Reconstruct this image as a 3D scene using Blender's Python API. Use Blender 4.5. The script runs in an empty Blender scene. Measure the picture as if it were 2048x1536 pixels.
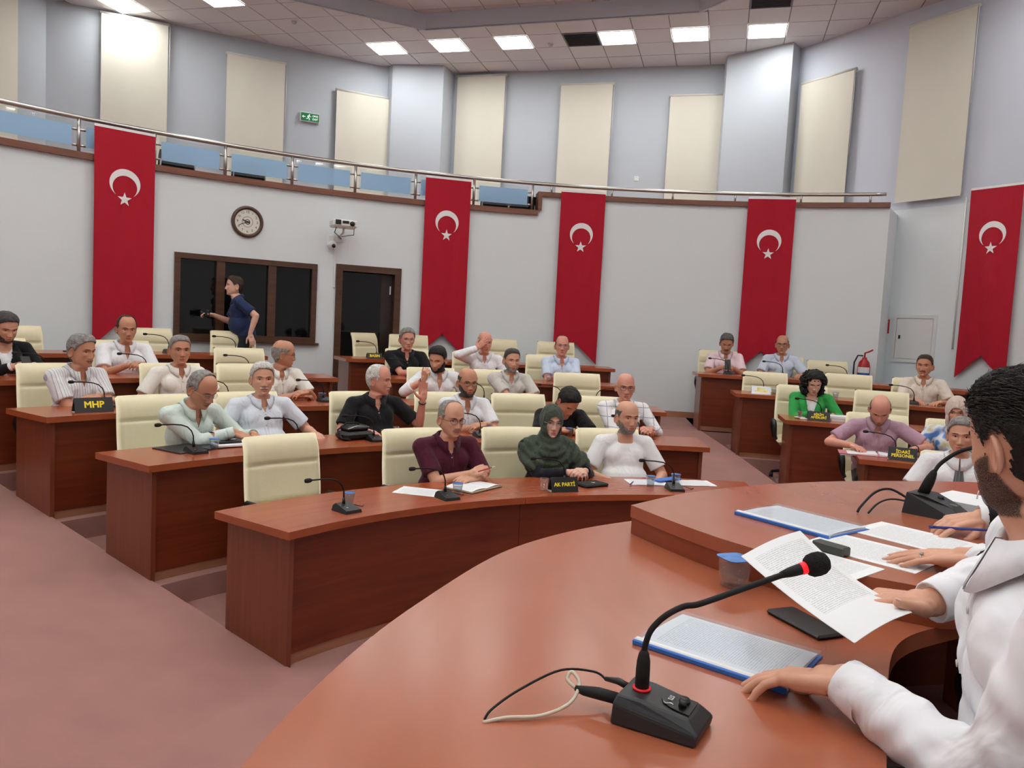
import bpy, math, random
import numpy as np
from mathutils import Vector, Matrix, Quaternion
from mathutils.bvhtree import BVHTree

random.seed(7); np.random.seed(7)
scene = bpy.context.scene
COL = scene.collection

# ------------------------------------------------------------------ camera
EYE = 1.88
PITCH, ROLL = math.radians(4.3), math.radians(3.0)
cam_data = bpy.data.cameras.new('camera'); cam = bpy.data.objects.new('camera', cam_data); COL.objects.link(cam)
cam_data.sensor_width = 36.0; cam_data.lens = 36.0*1540/2048; cam_data.clip_start = 0.05; cam_data.clip_end = 100
_F = Vector((0, math.cos(PITCH), -math.sin(PITCH))); _R0 = Vector((1, 0, 0)); _U0 = Vector((0, math.sin(PITCH), math.cos(PITCH)))
_R = _R0*math.cos(ROLL) + _U0*math.sin(ROLL); _U = -_R0*math.sin(ROLL) + _U0*math.cos(ROLL)
m3 = Matrix((_R, _U, -_F)).transposed()
cam.matrix_world = Matrix.Translation((0, 0, EYE)) @ m3.to_4x4()
scene.camera = cam

# ------------------------------------------------------------------ world, exposure
world = bpy.data.worlds.new('world'); scene.world = world; world.use_nodes = True
world.node_tree.nodes['Background'].inputs[0].default_value = (0.75, 0.82, 0.95, 1)
world.node_tree.nodes['Background'].inputs[1].default_value = 0.15
vs = scene.view_settings
vs.view_transform = 'Standard'; vs.look = 'None'; vs.gamma = 1.0; vs.use_curve_mapping = False
vs.exposure = 0.12
LAMP = 24.0            # radiance of every ceiling light panel
try:
    scene.cycles.use_denoising = True
    scene.cycles.max_bounces = 6; scene.cycles.diffuse_bounces = 4; scene.cycles.glossy_bounces = 3; scene.cycles.transparent_max_bounces = 14
    scene.cycles.use_adaptive_sampling = True; scene.cycles.adaptive_threshold = 0.1; scene.cycles.adaptive_min_samples = 16
    scene.cycles.caustics_reflective = False; scene.cycles.caustics_refractive = False
except Exception: pass

# ------------------------------------------------------------------ layout of the chamber
CX, CY = 1.6, 2.1                    # common centre of the curved rows and the curved wall
ROWS = [3.25, 4.55, 5.85, 7.05, 8.15]  # front radius of each desk row
TIER = 0.155; DESK_H = 0.76; DEPTH = 0.62
WALL_R = 9.7
CEIL = 6.8
def tier(k): return TIER*(k-1)
def pol(r, th, z=0.0):
    t = math.radians(th); return Vector((CX+r*math.cos(t), CY+r*math.sin(t), z))

# ------------------------------------------------------------------ materials
def srgb(r, g, b):
    def c(v):
        v /= 255.0
        return v/12.92 if v <= 0.04045 else ((v+0.055)/1.055)**2.4
    return (c(r), c(g), c(b), 1.0)
MATS = {}
def new_mat(name):
    m = bpy.data.materials.new(name); m.use_nodes = True
    return m, m.node_tree.nodes, m.node_tree.links, m.node_tree.nodes['Principled BSDF']
def plain(name, rgb, rough=0.6, metal=0.0, noise=0.06, nscale=12.0, bump=0.0, bscale=60.0, spec=0.5, sheen=0.0, emit=0.0, sss=0.0):
    if name in MATS: return MATS[name]
    m, N, L, P = new_mat(name)
    col = srgb(*rgb)
    P.inputs['Roughness'].default_value = rough; P.inputs['Metallic'].default_value = metal
    P.inputs['Specular IOR Level'].default_value = spec
    if sheen: P.inputs['Sheen Weight'].default_value = sheen
    if emit:
        P.inputs['Emission Color'].default_value = col; P.inputs['Emission Strength'].default_value = emit
    tc = N.new('ShaderNodeTexCoord')
    nt = N.new('ShaderNodeTexNoise'); nt.inputs['Scale'].default_value = nscale; nt.inputs['Detail'].default_value = 4
    L.new(tc.outputs['Object'], nt.inputs['Vector'])
    mx = N.new('ShaderNodeMix'); mx.data_type = 'RGBA'
    lo = tuple(c*(1-noise) for c in col[:3])+(1,); hi = tuple(min(1, c*(1+noise)) for c in col[:3])+(1,)
    mx.inputs[6].default_value = lo; mx.inputs[7].default_value = hi
    L.new(nt.outputs['Fac'], mx.inputs[0]); L.new(mx.outputs[2], P.inputs['Base Color'])
    if sss:
        P.inputs['Subsurface Weight'].default_value = sss; P.inputs['Subsurface Radius'].default_value = (0.02, 0.008, 0.004)
    if bump:
        n2 = N.new('ShaderNodeTexNoise'); n2.inputs['Scale'].default_value = bscale; n2.inputs['Detail'].default_value = 5
        L.new(tc.outputs['Object'], n2.inputs['Vector'])
        b = N.new('ShaderNodeBump'); b.inputs['Strength'].default_value = bump; b.inputs['Distance'].default_value = 0.01
        L.new(n2.outputs['Fac'], b.inputs['Height']); L.new(b.outputs['Normal'], P.inputs['Normal'])
    MATS[name] = m; return m
def wood(name, dark, light, rough=0.32, su=1.2, sv=22.0, coat=0.15, spec=0.5):
    if name in MATS: return MATS[name]
    m, N, L, P = new_mat(name)
    uv = N.new('ShaderNodeUVMap')
    mp = N.new('ShaderNodeMapping'); mp.inputs['Scale'].default_value = (su, sv, 1)
    L.new(uv.outputs['UV'], mp.inputs['Vector'])
    n1 = N.new('ShaderNodeTexNoise'); n1.inputs['Scale'].default_value = 1.0; n1.inputs['Detail'].default_value = 6; n1.inputs['Distortion'].default_value = 1.2
    L.new(mp.outputs['Vector'], n1.inputs['Vector'])
    n2 = N.new('ShaderNodeTexNoise'); n2.inputs['Scale'].default_value = 2.2; n2.inputs['Detail'].default_value = 3
    L.new(uv.outputs['UV'], n2.inputs['Vector'])
    ad = N.new('ShaderNodeMath'); ad.operation = 'MULTIPLY_ADD'; ad.inputs[1].default_value = 0.6; 
    L.new(n1.outputs['Fac'], ad.inputs[0]); 
    ml = N.new('ShaderNodeMath'); ml.operation = 'MULTIPLY'; ml.inputs[1].default_value = 0.4
    L.new(n2.outputs['Fac'], ml.inputs[0]); L.new(ml.outputs[0], ad.inputs[2])
    cr = N.new('ShaderNodeValToRGB'); cr.color_ramp.elements[0].position = 0.34; cr.color_ramp.elements[1].position = 0.68
    cr.color_ramp.elements[0].color = srgb(*dark); cr.color_ramp.elements[1].color = srgb(*light)
    L.new(ad.outputs[0], cr.inputs['Fac']); L.new(cr.outputs['Color'], P.inputs['Base Color'])
    P.inputs['Roughness'].default_value = rough; P.inputs['Coat Weight'].default_value = coat; P.inputs['Coat Roughness'].default_value = 0.25
    P.inputs['Specular IOR Level'].default_value = spec
    MATS[name] = m; return m
def glass(name, rgb=(235, 240, 240), alpha=0.12, rough=0.03, gloss=0.6):
    if name in MATS: return MATS[name]
    m, N, L, P = new_mat(name); N.remove(P)
    out = [n for n in N if n.type == 'OUTPUT_MATERIAL'][0]
    tr = N.new('ShaderNodeBsdfTransparent'); tr.inputs[0].default_value = srgb(*rgb)
    gl = N.new('ShaderNodeBsdfGlossy'); gl.inputs['Roughness'].default_value = rough
    df = N.new('ShaderNodeBsdfDiffuse'); df.inputs[0].default_value = srgb(*rgb)
    lw = N.new('ShaderNodeLayerWeight'); lw.inputs['Blend'].default_value = 0.5
    pw = N.new('ShaderNodeMath'); pw.operation = 'POWER'; pw.inputs[1].default_value = 4.0; L.new(lw.outputs['Facing'], pw.inputs[0])
    fr = N.new('ShaderNodeMath'); fr.operation = 'MULTIPLY_ADD'; fr.inputs[1].default_value = gloss; fr.inputs[2].default_value = 0.03; L.new(pw.outputs[0], fr.inputs[0])
    m1 = N.new('ShaderNodeMixShader'); m2 = N.new('ShaderNodeMixShader')
    m1.inputs[0].default_value = alpha; L.new(tr.outputs[0], m1.inputs[1]); L.new(df.outputs[0], m1.inputs[2])
    L.new(fr.outputs[0], m2.inputs[0]); L.new(m1.outputs[0], m2.inputs[1]); L.new(gl.outputs[0], m2.inputs[2])
    L.new(m2.outputs[0], out.inputs['Surface'])
    MATS[name] = m; return m
def printed(name, base=(236, 238, 240), ink=(120, 124, 130), lines=58.0, margin=0.1, x0=0.1, x1=0.9, y0=0.12, y1=0.9, rough=0.6, amount=0.36):
    """paper with rows of unreadable small print, driven by UV"""
    if name in MATS: return MATS[name]
    m, N, L, P = new_mat(name)
    uv = N.new('ShaderNodeUVMap'); sp = N.new('ShaderNodeSeparateXYZ'); L.new(uv.outputs['UV'], sp.inputs[0])
    def math_(op, a, b=None):
        n = N.new('ShaderNodeMath'); n.operation = op
        for i, v in enumerate((a, b)):
            if v is None: continue
            if isinstance(v, (int, float)): n.inputs[i].default_value = v
            else: L.new(v, n.inputs[i])
        return n.outputs[0]
    X, Y = sp.outputs[0], sp.outputs[1]
    row = math_('FRACT', math_('MULTIPLY', Y, lines)); on = math_('GREATER_THAN', row, 0.5)
    rowid = math_('FLOOR', math_('MULTIPLY', Y, lines))
    cb = N.new('ShaderNodeCombineXYZ'); L.new(math_('MULTIPLY', X, 62.0), cb.inputs[0]); L.new(math_('MULTIPLY', rowid, 7.3), cb.inputs[1])
    ns = N.new('ShaderNodeTexNoise'); ns.inputs['Scale'].default_value = 1.0; ns.inputs['Detail'].default_value = 2; L.new(cb.outputs[0], ns.inputs['Vector'])
    word = math_('GREATER_THAN', ns.outputs['Fac'], 0.42)
    wn = N.new('ShaderNodeTexNoise'); wn.inputs['Scale'].default_value = 3.1; cb2 = N.new('ShaderNodeCombineXYZ'); L.new(math_('FLOOR', math_('MULTIPLY', Y, lines/5.0)), cb2.inputs[1]); L.new(cb2.outputs[0], wn.inputs['Vector'])
    block = math_('GREATER_THAN', wn.outputs['Fac'], 0.40)
    inx = math_('MULTIPLY', math_('GREATER_THAN', X, x0), math_('LESS_THAN', X, x1))
    iny = math_('MULTIPLY', math_('GREATER_THAN', Y, y0), math_('LESS_THAN', Y, y1))
    f = math_('MULTIPLY', math_('MULTIPLY', math_('MULTIPLY', on, word), block), math_('MULTIPLY', inx, iny))
    f = math_('MULTIPLY', f, amount)
    mx = N.new('ShaderNodeMix'); mx.data_type = 'RGBA'; mx.inputs[6].default_value = srgb(*base); mx.inputs[7].default_value = srgb(*ink)
    L.new(f, mx.inputs[0]); L.new(mx.outputs[2], P.inputs['Base Color']); P.inputs['Roughness'].default_value = rough
    MATS[name] = m; return m
def cloth(name, rgb, rgb2=None, pattern=None, bump=0.35, rough=0.85, scale=1.0, sheen=0.1):
    """woven cloth with soft folds; pattern: None, 'stripes', 'plaid', 'blots'"""
    if name in MATS: return MATS[name]
    m, N, L, P = new_mat(name)
    tc = N.new('ShaderNodeTexCoord')
    col = srgb(*rgb); P.inputs['Base Color'].default_value = col
    P.inputs['Roughness'].default_value = rough; P.inputs['Sheen Weight'].default_value = sheen; P.inputs['Specular IOR Level'].default_value = 0.25
    if pattern in ('stripes', 'plaid'):
        sp = N.new('ShaderNodeSeparateXYZ'); L.new(tc.outputs['Object'], sp.inputs[0])
        def line(sock, freq, width):
            a = N.new('ShaderNodeMath'); a.operation = 'MULTIPLY'; a.inputs[1].default_value = freq; L.new(sock, a.inputs[0])
            b = N.new('ShaderNodeMath'); b.operation = 'FRACT'; L.new(a.outputs[0], b.inputs[0])
            c = N.new('ShaderNodeMath'); c.operation = 'LESS_THAN'; c.inputs[1].default_value = width; L.new(b.outputs[0], c.inputs[0]); return c.outputs[0]
        f = line(sp.outputs[0], 46.0 if pattern == 'stripes' else 11.0, 0.22 if pattern == 'stripes' else 0.08)
        if pattern == 'plaid':
            g = line(sp.outputs[2], 11.0, 0.08); h = N.new('ShaderNodeMath'); h.operation = 'MAXIMUM'; L.new(f, h.inputs[0]); L.new(g, h.inputs[1]); f = h.outputs[0]
        mx = N.new('ShaderNodeMix'); mx.data_type = 'RGBA'; mx.inputs[6].default_value = col; mx.inputs[7].default_value = srgb(*rgb2)
        L.new(f, mx.inputs[0]); L.new(mx.outputs[2], P.inputs['Base Color'])
    elif pattern == 'blots':
        nt = N.new('ShaderNodeTexNoise'); nt.inputs['Scale'].default_value = 9; nt.inputs['Detail'].default_value = 1; L.new(tc.outputs['Object'], nt.inputs['Vector'])
        cr = N.new('ShaderNodeValToRGB'); e = cr.color_ramp.elements; e[0].position = 0.42; e[0].color = srgb(*rgb2); e[1].position = 0.5; e[1].color = col
        x = e.new(0.62); x.color = srgb(205, 196, 130)
        L.new(nt.outputs['Fac'], cr.inputs[0]); L.new(cr.outputs[0], P.inputs['Base Color'])
    mp = N.new('ShaderNodeMapping'); mp.inputs['Scale'].default_value = (9*scale, 9*scale, 5*scale); mp.inputs['Rotation'].default_value = (0.3, 0.5, 0.4)
    L.new(tc.outputs['Object'], mp.inputs['Vector'])
    n1 = N.new('ShaderNodeTexNoise'); n1.inputs['Scale'].default_value = 1.0; n1.inputs['Detail'].default_value = 2.5; n1.inputs['Distortion'].default_value = 1.4
    L.new(mp.outputs['Vector'], n1.inputs['Vector'])
    b = N.new('ShaderNodeBump'); b.inputs['Strength'].default_value = bump; b.inputs['Distance'].default_value = 0.05
    L.new(n1.outputs['Fac'], b.inputs['Height']); L.new(b.outputs['Normal'], P.inputs['Normal'])
    MATS[name] = m; return m
def skin(name, rgb):
    if name in MATS: return MATS[name]
    m, N, L, P = new_mat(name)
    tc = N.new('ShaderNodeTexCoord'); col = srgb(*rgb)
    nt = N.new('ShaderNodeTexNoise'); nt.inputs['Scale'].default_value = 14; nt.inputs['Detail'].default_value = 4; L.new(tc.outputs['Object'], nt.inputs['Vector'])
    mx = N.new('ShaderNodeMix'); mx.data_type = 'RGBA'
    mx.inputs[6].default_value = (col[0]*0.90, col[1]*0.80, col[2]*0.76, 1); mx.inputs[7].default_value = (min(1, col[0]*1.05), col[1]*1.08, col[2]*1.08, 1)
    L.new(nt.outputs['Fac'], mx.inputs[0]); L.new(mx.outputs[2], P.inputs['Base Color'])
    P.inputs['Roughness'].default_value = 0.48; P.inputs['Specular IOR Level'].default_value = 0.45
    n2 = N.new('ShaderNodeTexNoise'); n2.inputs['Scale'].default_value = 140; L.new(tc.outputs['Object'], n2.inputs['Vector'])
    b = N.new('ShaderNodeBump'); b.inputs['Strength'].default_value = 0.12; b.inputs['Distance'].default_value = 0.004
    L.new(n2.outputs['Fac'], b.inputs['Height']); L.new(b.outputs['Normal'], P.inputs['Normal'])
    MATS[name] = m; return m
def hairmat(name, rgb, dens=1.0, fine=260.0):
    """short hair; the mesh attribute 'soft' (0..1) thins it out towards its edges"""
    if name in MATS: return MATS[name]
    m, N, L, P = new_mat(name); col = srgb(*rgb)
    tc = N.new('ShaderNodeTexCoord'); mp = N.new('ShaderNodeMapping'); mp.inputs['Scale'].default_value = (240, 70, 120); L.new(tc.outputs['Object'], mp.inputs['Vector'])
    nt = N.new('ShaderNodeTexNoise'); nt.inputs['Scale'].default_value = 1.0; nt.inputs['Detail'].default_value = 3; nt.inputs['Distortion'].default_value = 0.6; L.new(mp.outputs['Vector'], nt.inputs['Vector'])
    n2 = N.new('ShaderNodeTexNoise'); n2.inputs['Scale'].default_value = 38; n2.inputs['Detail'].default_value = 2; L.new(tc.outputs['Object'], n2.inputs['Vector'])
    av = N.new('ShaderNodeMath'); av.operation = 'ADD'; L.new(nt.outputs['Fac'], av.inputs[0]); L.new(n2.outputs['Fac'], av.inputs[1])
    hf = N.new('ShaderNodeMath'); hf.operation = 'MULTIPLY'; hf.inputs[1].default_value = 0.5; L.new(av.outputs[0], hf.inputs[0])
    cr = N.new('ShaderNodeValToRGB'); cr.color_ramp.elements[0].position = 0.32; cr.color_ramp.elements[1].position = 0.68
    cr.color_ramp.elements[0].color = tuple(c*0.42 for c in col[:3])+(1,); cr.color_ramp.elements[1].color = tuple(min(1, c*1.5) for c in col[:3])+(1,)
    L.new(hf.outputs[0], cr.inputs[0]); L.new(cr.outputs[0], P.inputs['Base Color']); P.inputs['Roughness'].default_value = 0.6; P.inputs['Specular IOR Level'].default_value = 0.3
    b = N.new('ShaderNodeBump'); b.inputs['Strength'].default_value = 0.8; b.inputs['Distance'].default_value = 0.008
    L.new(hf.outputs[0], b.inputs['Height']); L.new(b.outputs['Normal'], P.inputs['Normal'])
    at = N.new('ShaderNodeAttribute'); at.attribute_name = 'soft'
    n3 = N.new('ShaderNodeTexNoise'); n3.inputs['Scale'].default_value = fine; n3.inputs['Detail'].default_value = 1; L.new(tc.outputs['Object'], n3.inputs['Vector'])
    ml = N.new('ShaderNodeMath'); ml.operation = 'MULTIPLY_ADD'; ml.inputs[1].default_value = 1.9*dens; ml.inputs[2].default_value = -0.35; L.new(at.outputs['Fac'], ml.inputs[0])
    sb = N.new('ShaderNodeMath'); sb.operation = 'SUBTRACT'; L.new(ml.outputs[0], sb.inputs[0]); L.new(n3.outputs['Fac'], sb.inputs[1])
    al = N.new('ShaderNodeMath'); al.operation = 'MULTIPLY_ADD'; al.inputs[1].default_value = 4.0; al.inputs[2].default_value = 0.5; al.use_clamp = True; L.new(sb.outputs[0], al.inputs[0])
    L.new(al.outputs[0], P.inputs['Alpha'])
    MATS[name] = m; return m
def emitter(name, rgb, strength):
    if name in MATS: return MATS[name]
    m, N, L, P = new_mat(name); P.inputs['Base Color'].default_value = (0.9, 0.9, 0.9, 1)
    P.inputs['Emission Color'].default_value = srgb(*rgb); P.inputs['Emission Strength'].default_value = strength
    MATS[name] = m; return m

M_WALL = plain('white wall paint', (224, 230, 233), 0.75, noise=0.02, nscale=1.5, bump=0.05, bscale=180)
M_WALLU = plain('pale blue wall paint', (185, 191, 199), 0.8, noise=0.02, nscale=1.5, bump=0.05, bscale=180)
M_CEIL = plain('mineral ceiling tile', (218, 216, 217), 0.9, noise=0.04, nscale=30, bump=0.08, bscale=300)
M_GRID = plain('ceiling grid metal', (140, 136, 136), 0.6, noise=0.02)
M_BLIND = plain('cream roller blind', (216, 212, 199), 0.85, noise=0.03, nscale=4, bump=0.06, bscale=250)
M_DESK = wood('shaded cherry veneer', (100, 38, 14), (126, 54, 24), rough=0.4, coat=0.08)  # shaded tone put into the colour; same wood as the tops
M_TOP = wood('lit cherry top veneer', (154, 74, 40), (172, 86, 50), rough=0.26, coat=0.25)  # same cherry, painted lighter for the ceiling light on it
M_TRIM = wood('brown ledge wood', (110, 66, 48), (134, 84, 62), rough=0.4)
M_FRAME = wood('walnut frame wood', (66, 40, 26), (98, 62, 40), rough=0.4)
M_CARPET = plain('dusty pink carpet', (172, 124, 116), 0.98, noise=0.16, nscale=3.5, bump=0.5, bscale=420, spec=0.1, sheen=0.2)
M_STEEL = plain('brushed steel', (196, 194, 190), 0.28, metal=1.0, noise=0.03)
M_CREAM = plain('cream leather', (232, 222, 186), 0.42, noise=0.03, nscale=18, bump=0.12, bscale=220)
M_BLACK = plain('black plastic', (22, 23, 25), 0.42, noise=0.05)
M_BLACKM = plain('matt black', (14, 14, 15), 0.75, noise=0.05)
M_FABRIC = plain('charcoal fabric', (38, 40, 44), 0.95, noise=0.1, bump=0.3, bscale=300)
M_WHITE = plain('white plastic', (232, 232, 230), 0.4, noise=0.02)
M_GLASS = glass('clear glass', (250, 253, 253), 0.04)
M_CUP = glass('clear plastic cup', (253, 254, 254), 0.045, 0.04, 0.85)
M_BLUEF = glass('blue glass film', (186, 220, 246), 0.6, 0.2)
M_DARKG = plain('dark window glass', (12, 13, 15), 0.04, noise=0.0, spec=0.5)
M_FLAG = cloth('red flag cloth', (176, 18, 42), bump=0.25, scale=0.4, rough=0.7)
M_FWHITE = plain('white flag print', (238, 236, 236), 0.8, noise=0.02)
M_PAPER = plain('white paper', (240, 241, 243), 0.7, noise=0.01)
M_PRINT = printed('printed page')
M_LAMP = emitter('lit lamp diffuser', (253, 254, 250), LAMP)
M_YEL = plain('yellow lettering', (252, 226, 30), 0.5, noise=0.01, emit=0.0)

# ------------------------------------------------------------------ mesh helpers
class MB:
    def __init__(s): s.v = []; s.f = []; s.uv = []; s.m = []; s.sm = []
    def add(s, verts, faces, uvs=None, mi=0, smooth=False):
        o = len(s.v); s.v.extend([tuple(p) for p in verts])
        for i, f in enumerate(faces):
            s.f.append(tuple(o+j for j in f)); s.m.append(mi); s.sm.append(smooth)
            s.uv.append(uvs[i] if uvs is not None else None)
        return s
    def box(s, c, size, M=None, mi=0, bev=0.0):
        cx, cy, cz = c; hx, hy, hz = size[0]/2, size[1]/2, size[2]/2
        ax = 0 if size[0] >= max(size[1], size[2]) else (1 if size[1] >= size[2] else 2)
        if bev <= 0:
            V = [Vector((cx+sx*hx, cy+sy*hy, cz+sz*hz)) for sx in (-1, 1) for sy in (-1, 1) for sz in (-1, 1)]
            F = [(0, 1, 3, 2), (4, 6, 7, 5), (0, 4, 5, 1), (2, 3, 7, 6), (0, 2, 6, 4), (1, 5, 7, 3)]
            sm = False
        else:
            b = min(bev, hx*.98, hy*.98, hz*.98); V = []; 
            # chamfered box: 24 verts
            idx = {}
            for sx in (-1, 1):
                for sy in (-1, 1):
                    for sz in (-1, 1):
                        for a in range(3):
                            p = [sx*(hx-b), sy*(hy-b), sz*(hz-b)]; sg = (sx, sy, sz); p[a] += sg[a]*b
                            idx[(sx, sy, sz, a)] = len(V); V.append(Vector((cx+p[0], cy+p[1], cz+p[2])))
            F = []
            for a in range(3):
                o1, o2 = [(1, 2), (2, 0), (0, 1)][a]
                for sg in (-1, 1):
                    q = []
                    for (u, w) in ((-1, -1), (1, -1), (1, 1), (-1, 1)):
                        k = [0, 0, 0]; k[a] = sg; k[o1] = u; k[o2] = w; q.append(idx[(k[0], k[1], k[2], a)])
                    F.append(tuple(q if sg > 0 else q[::-1]))
            for a in range(3):      # edges parallel to axis a
                o1, o2 = [(1, 2), (2, 0), (0, 1)][a]
                for u in (-1, 1):
                    for w in (-1, 1):
                        k0 = [0, 0, 0]; k1 = [0, 0, 0]; k0[a] = -1; k1[a] = 1
                        for k in (k0, k1): k[o1] = u; k[o2] = w
                        q = [idx[(*k0, o1)], idx[(*k1, o1)], idx[(*k1, o2)], idx[(*k0, o2)]]
                        F.append(tuple(q if u*w < 0 else q[::-1]))
            for sx in (-1, 1):
                for sy in (-1, 1):
                    for sz in (-1, 1):
                        q = [idx[(sx, sy, sz, 0)], idx[(sx, sy, sz, 1)], idx[(sx, sy, sz, 2)]]
                        F.append(tuple(q if sx*sy*sz > 0 else q[::-1]))
            sm = False
        U = []
        for f in F:
            fu = []
            n = (V[f[1]]-V[f[0]]).cross(V[f[2]]-V[f[0]]); k = max(range(3), key=lambda i: abs(n[i]))
            rest = [i for i in range(3) if i != k]
            if ax in rest: rest.remove(ax); pr = (ax, rest[0])
            else: pr = tuple(rest)
            U.append([(V[j][pr[0]], V[j][pr[1]]) for j in f])
        if M is not None: V = [M @ p for p in V]
        return s.add(V, F, U, mi, sm)
    def tube(s, pts, rad, n=10, mi=0, cap=True):
        pts = [Vector(p) for p in pts]; k = len(pts)
        if not hasattr(rad, '__len__'): rad = [rad]*k
        V = []; F = []; prev = None
        for i, p in enumerate(pts):
            t = (pts[min(i+1, k-1)]-pts[max(i-1, 0)])
            t = t.normalized() if t.length > 1e-9 else Vector((0, 0, 1))
            if prev is None:
                a = Vector((0, 0, 1)) if abs(t.z) < 0.9 else Vector((1, 0, 0)); x = t.cross(a).normalized()
            else:
                x = (prev-t*prev.dot(t)).normalized()
            prev = x; y = t.cross(x)
            for j in range(n):
                a = 2*math.pi*j/n; V.append(p+(x*math.cos(a)+y*math.sin(a))*rad[i])
        for i in range(k-1):
            for j in range(n):
                F.append((i*n+j, i*n+(j+1) % n, (i+1)*n+(j+1) % n, (i+1)*n+j))
        if cap:
            F.append(tuple(range(n-1, -1, -1))); F.append(tuple((k-1)*n+j for j in range(n)))
        return s.add(V, F, None, mi, True)
    def lathe(s, prof, n=20, M=None, mi=0, smooth=True, caps=True):
        V = []; F = []
        for (r, z) in prof:
            for j in range(n):
                a = 2*math.pi*j/n; V.append(Vector((r*math.cos(a), r*math.sin(a), z)))
        k = len(prof)
        for i in range(k-1):
            for j in range(n):
                F.append((i*n+j, i*n+(j+1) % n, (i+1)*n+(j+1) % n, (i+1)*n+j))
        if caps and prof[0][0] > 1e-6: F.append(tuple(range(n-1, -1, -1)))
        if caps and prof[-1][0] > 1e-6: F.append(tuple((k-1)*n+j for j in range(n)))
        if M is not None: V = [M @ p for p in V]
        return s.add(V, F, None, mi, smooth)
    def prism(s, poly, z0, z1, M=None, mi=0, mi_top=None):
        n = len(poly)
        ar = sum(poly[i][0]*poly[(i+1) % n][1]-poly[(i+1) % n][0]*poly[i][1] for i in range(n))
        if ar < 0: poly = list(poly)[::-1]
        V = [Vector((p[0], p[1], z0)) for p in poly]+[Vector((p[0], p[1], z1)) for p in poly]
        F = [tuple(range(n-1, -1, -1)), tuple(range(n, 2*n))]
        U = [[(poly[i][0], poly[i][1]) for i in range(n-1, -1, -1)], [(p[0], p[1]) for p in poly]]
        d = 0
        for i in range(n):
            j = (i+1) % n; L = math.hypot(poly[j][0]-poly[i][0], poly[j][1]-poly[i][1])
            F.append((i, j, n+j, n+i)); U.append([(d, z0), (d+L, z0), (d+L, z1), (d, z1)]); d += L
        if M is not None: V = [M @ p for p in V]
        s.add(V, F, U, mi)
        if mi_top is not None: s.m[-(n+1)] = mi_top
        return s
    def arc(s, r0, r1, z0, z1, t0, t1, n=None, mi=0, smooth=False):
        """curved slab round the chamber centre; uv runs along the arc"""
        if n is None: n = max(1, int(abs(t1-t0)/1.5)+1)
        V = []; 
        for i in range(n+1):
            t = t0+(t1-t0)*i/n
            for (r, z) in ((r0, z0), (r1, z0), (r1, z1), (r0, z1)): V.append(pol(r, t, z))
        F = []; U = []
        rm = (r0+r1)/2
        for i in range(n):
            a = i*4; b = (i+1)*4; ua = math.radians(t0+(t1-t0)*i/n)*rm; ub = math.radians(t0+(t1-t0)*(i+1)/n)*rm
            for k in range(4):
                k2 = (k+1) % 4
                w0 = (0, r1-r0, r1-r0+z1-z0, 2*(r1-r0)+z1-z0)[k]; w1 = w0+((r1-r0) if k in (0, 2) else (z1-z0))
                q = (a+k, a+k2, b+k2, b+k); u = [(ua, w0), (ua, w1), (ub, w1), (ub, w0)]
                if t1 > t0: q = q[::-1]; u = u[::-1]
                F.append(q); U.append(u)
        e = n*4
        F.append((0, 1, 2, 3) if t1 > t0 else (3, 2, 1, 0)); U.append([(0, 0), (r1-r0, 0), (r1-r0, z1-z0), (0, z1-z0)])
        F.append((e+3, e+2, e+1, e) if t1 > t0 else (e, e+1, e+2, e+3)); U.append([(0, 0), (r1-r0, 0), (r1-r0, z1-z0), (0, z1-z0)])
        return s.add(V, F, U, mi, smooth)
    def mesh(s, name, mats):
        me = bpy.data.meshes.new(name); me.from_pydata([tuple(p) for p in s.v], [], s.f)
        for m in (mats if isinstance(mats, (list, tuple)) else [mats]): me.materials.append(m)
        me.polygons.foreach_set('material_index', s.m); me.polygons.foreach_set('use_smooth', s.sm)
        if any(u is not None for u in s.uv):
            ul = me.uv_layers.new(name='UVMap'); flat = []
            for f, u in zip(s.f, s.uv):
                if u is None: flat.extend([0.0, 0.0]*len(f))
                else:
                    for p in u: flat.extend((p[0], p[1]))
            ul.data.foreach_set('uv', flat)
        me.update(); return me
    def obj(s, name, mats, parent=None, M=None):
        return link(name, s.mesh(name, mats), parent, M)
def link(name, data, parent=None, M=None):
    o = bpy.data.objects.new(name, data); COL.objects.link(o)
    if parent is not None: o.parent = parent
    if M is not None: o.matrix_basis = M
    return o
def thing(name, label, cat, M=None, group=None):
    o = bpy.data.objects.new(name, None); COL.objects.link(o); o.empty_display_size = 0.1
    if M is not None: o.matrix_basis = M
    return tag(o, label, cat, group)
def tag(o, label, cat, group=None):
    o['label'] = label; o['category'] = cat
    if group: o['group'] = group
    return o
def struct(o, label=None):
    o['kind'] = 'structure'
    if label: o['label'] = label
    return o
def copy_tree(o, parent=None, M=None, label=None, group=None):
    c = o.copy(); COL.objects.link(c); c.parent = parent
    if M is not None: c.matrix_basis = M
    if label: c['label'] = label
    if group: c['group'] = group
    for ch in o.children: copy_tree(ch, c)
    return c
def Tm(x, y, z, rz=0.0, rx=0.0, ry=0.0, s=1.0):
    return Matrix.Translation((x, y, z)) @ Matrix.Rotation(rz, 4, 'Z') @ Matrix.Rotation(ry, 4, 'Y') @ Matrix.Rotation(rx, 4, 'X') @ Matrix.Scale(s, 4)
def seat_M(r, th, z, turn=0.0, s=1.0):
    """frame at radius r, angle th, local -Y pointing at the chamber centre"""
    p = pol(r, th, z); return Tm(p.x, p.y, p.z, math.radians(th-90+turn), s=s)
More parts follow.
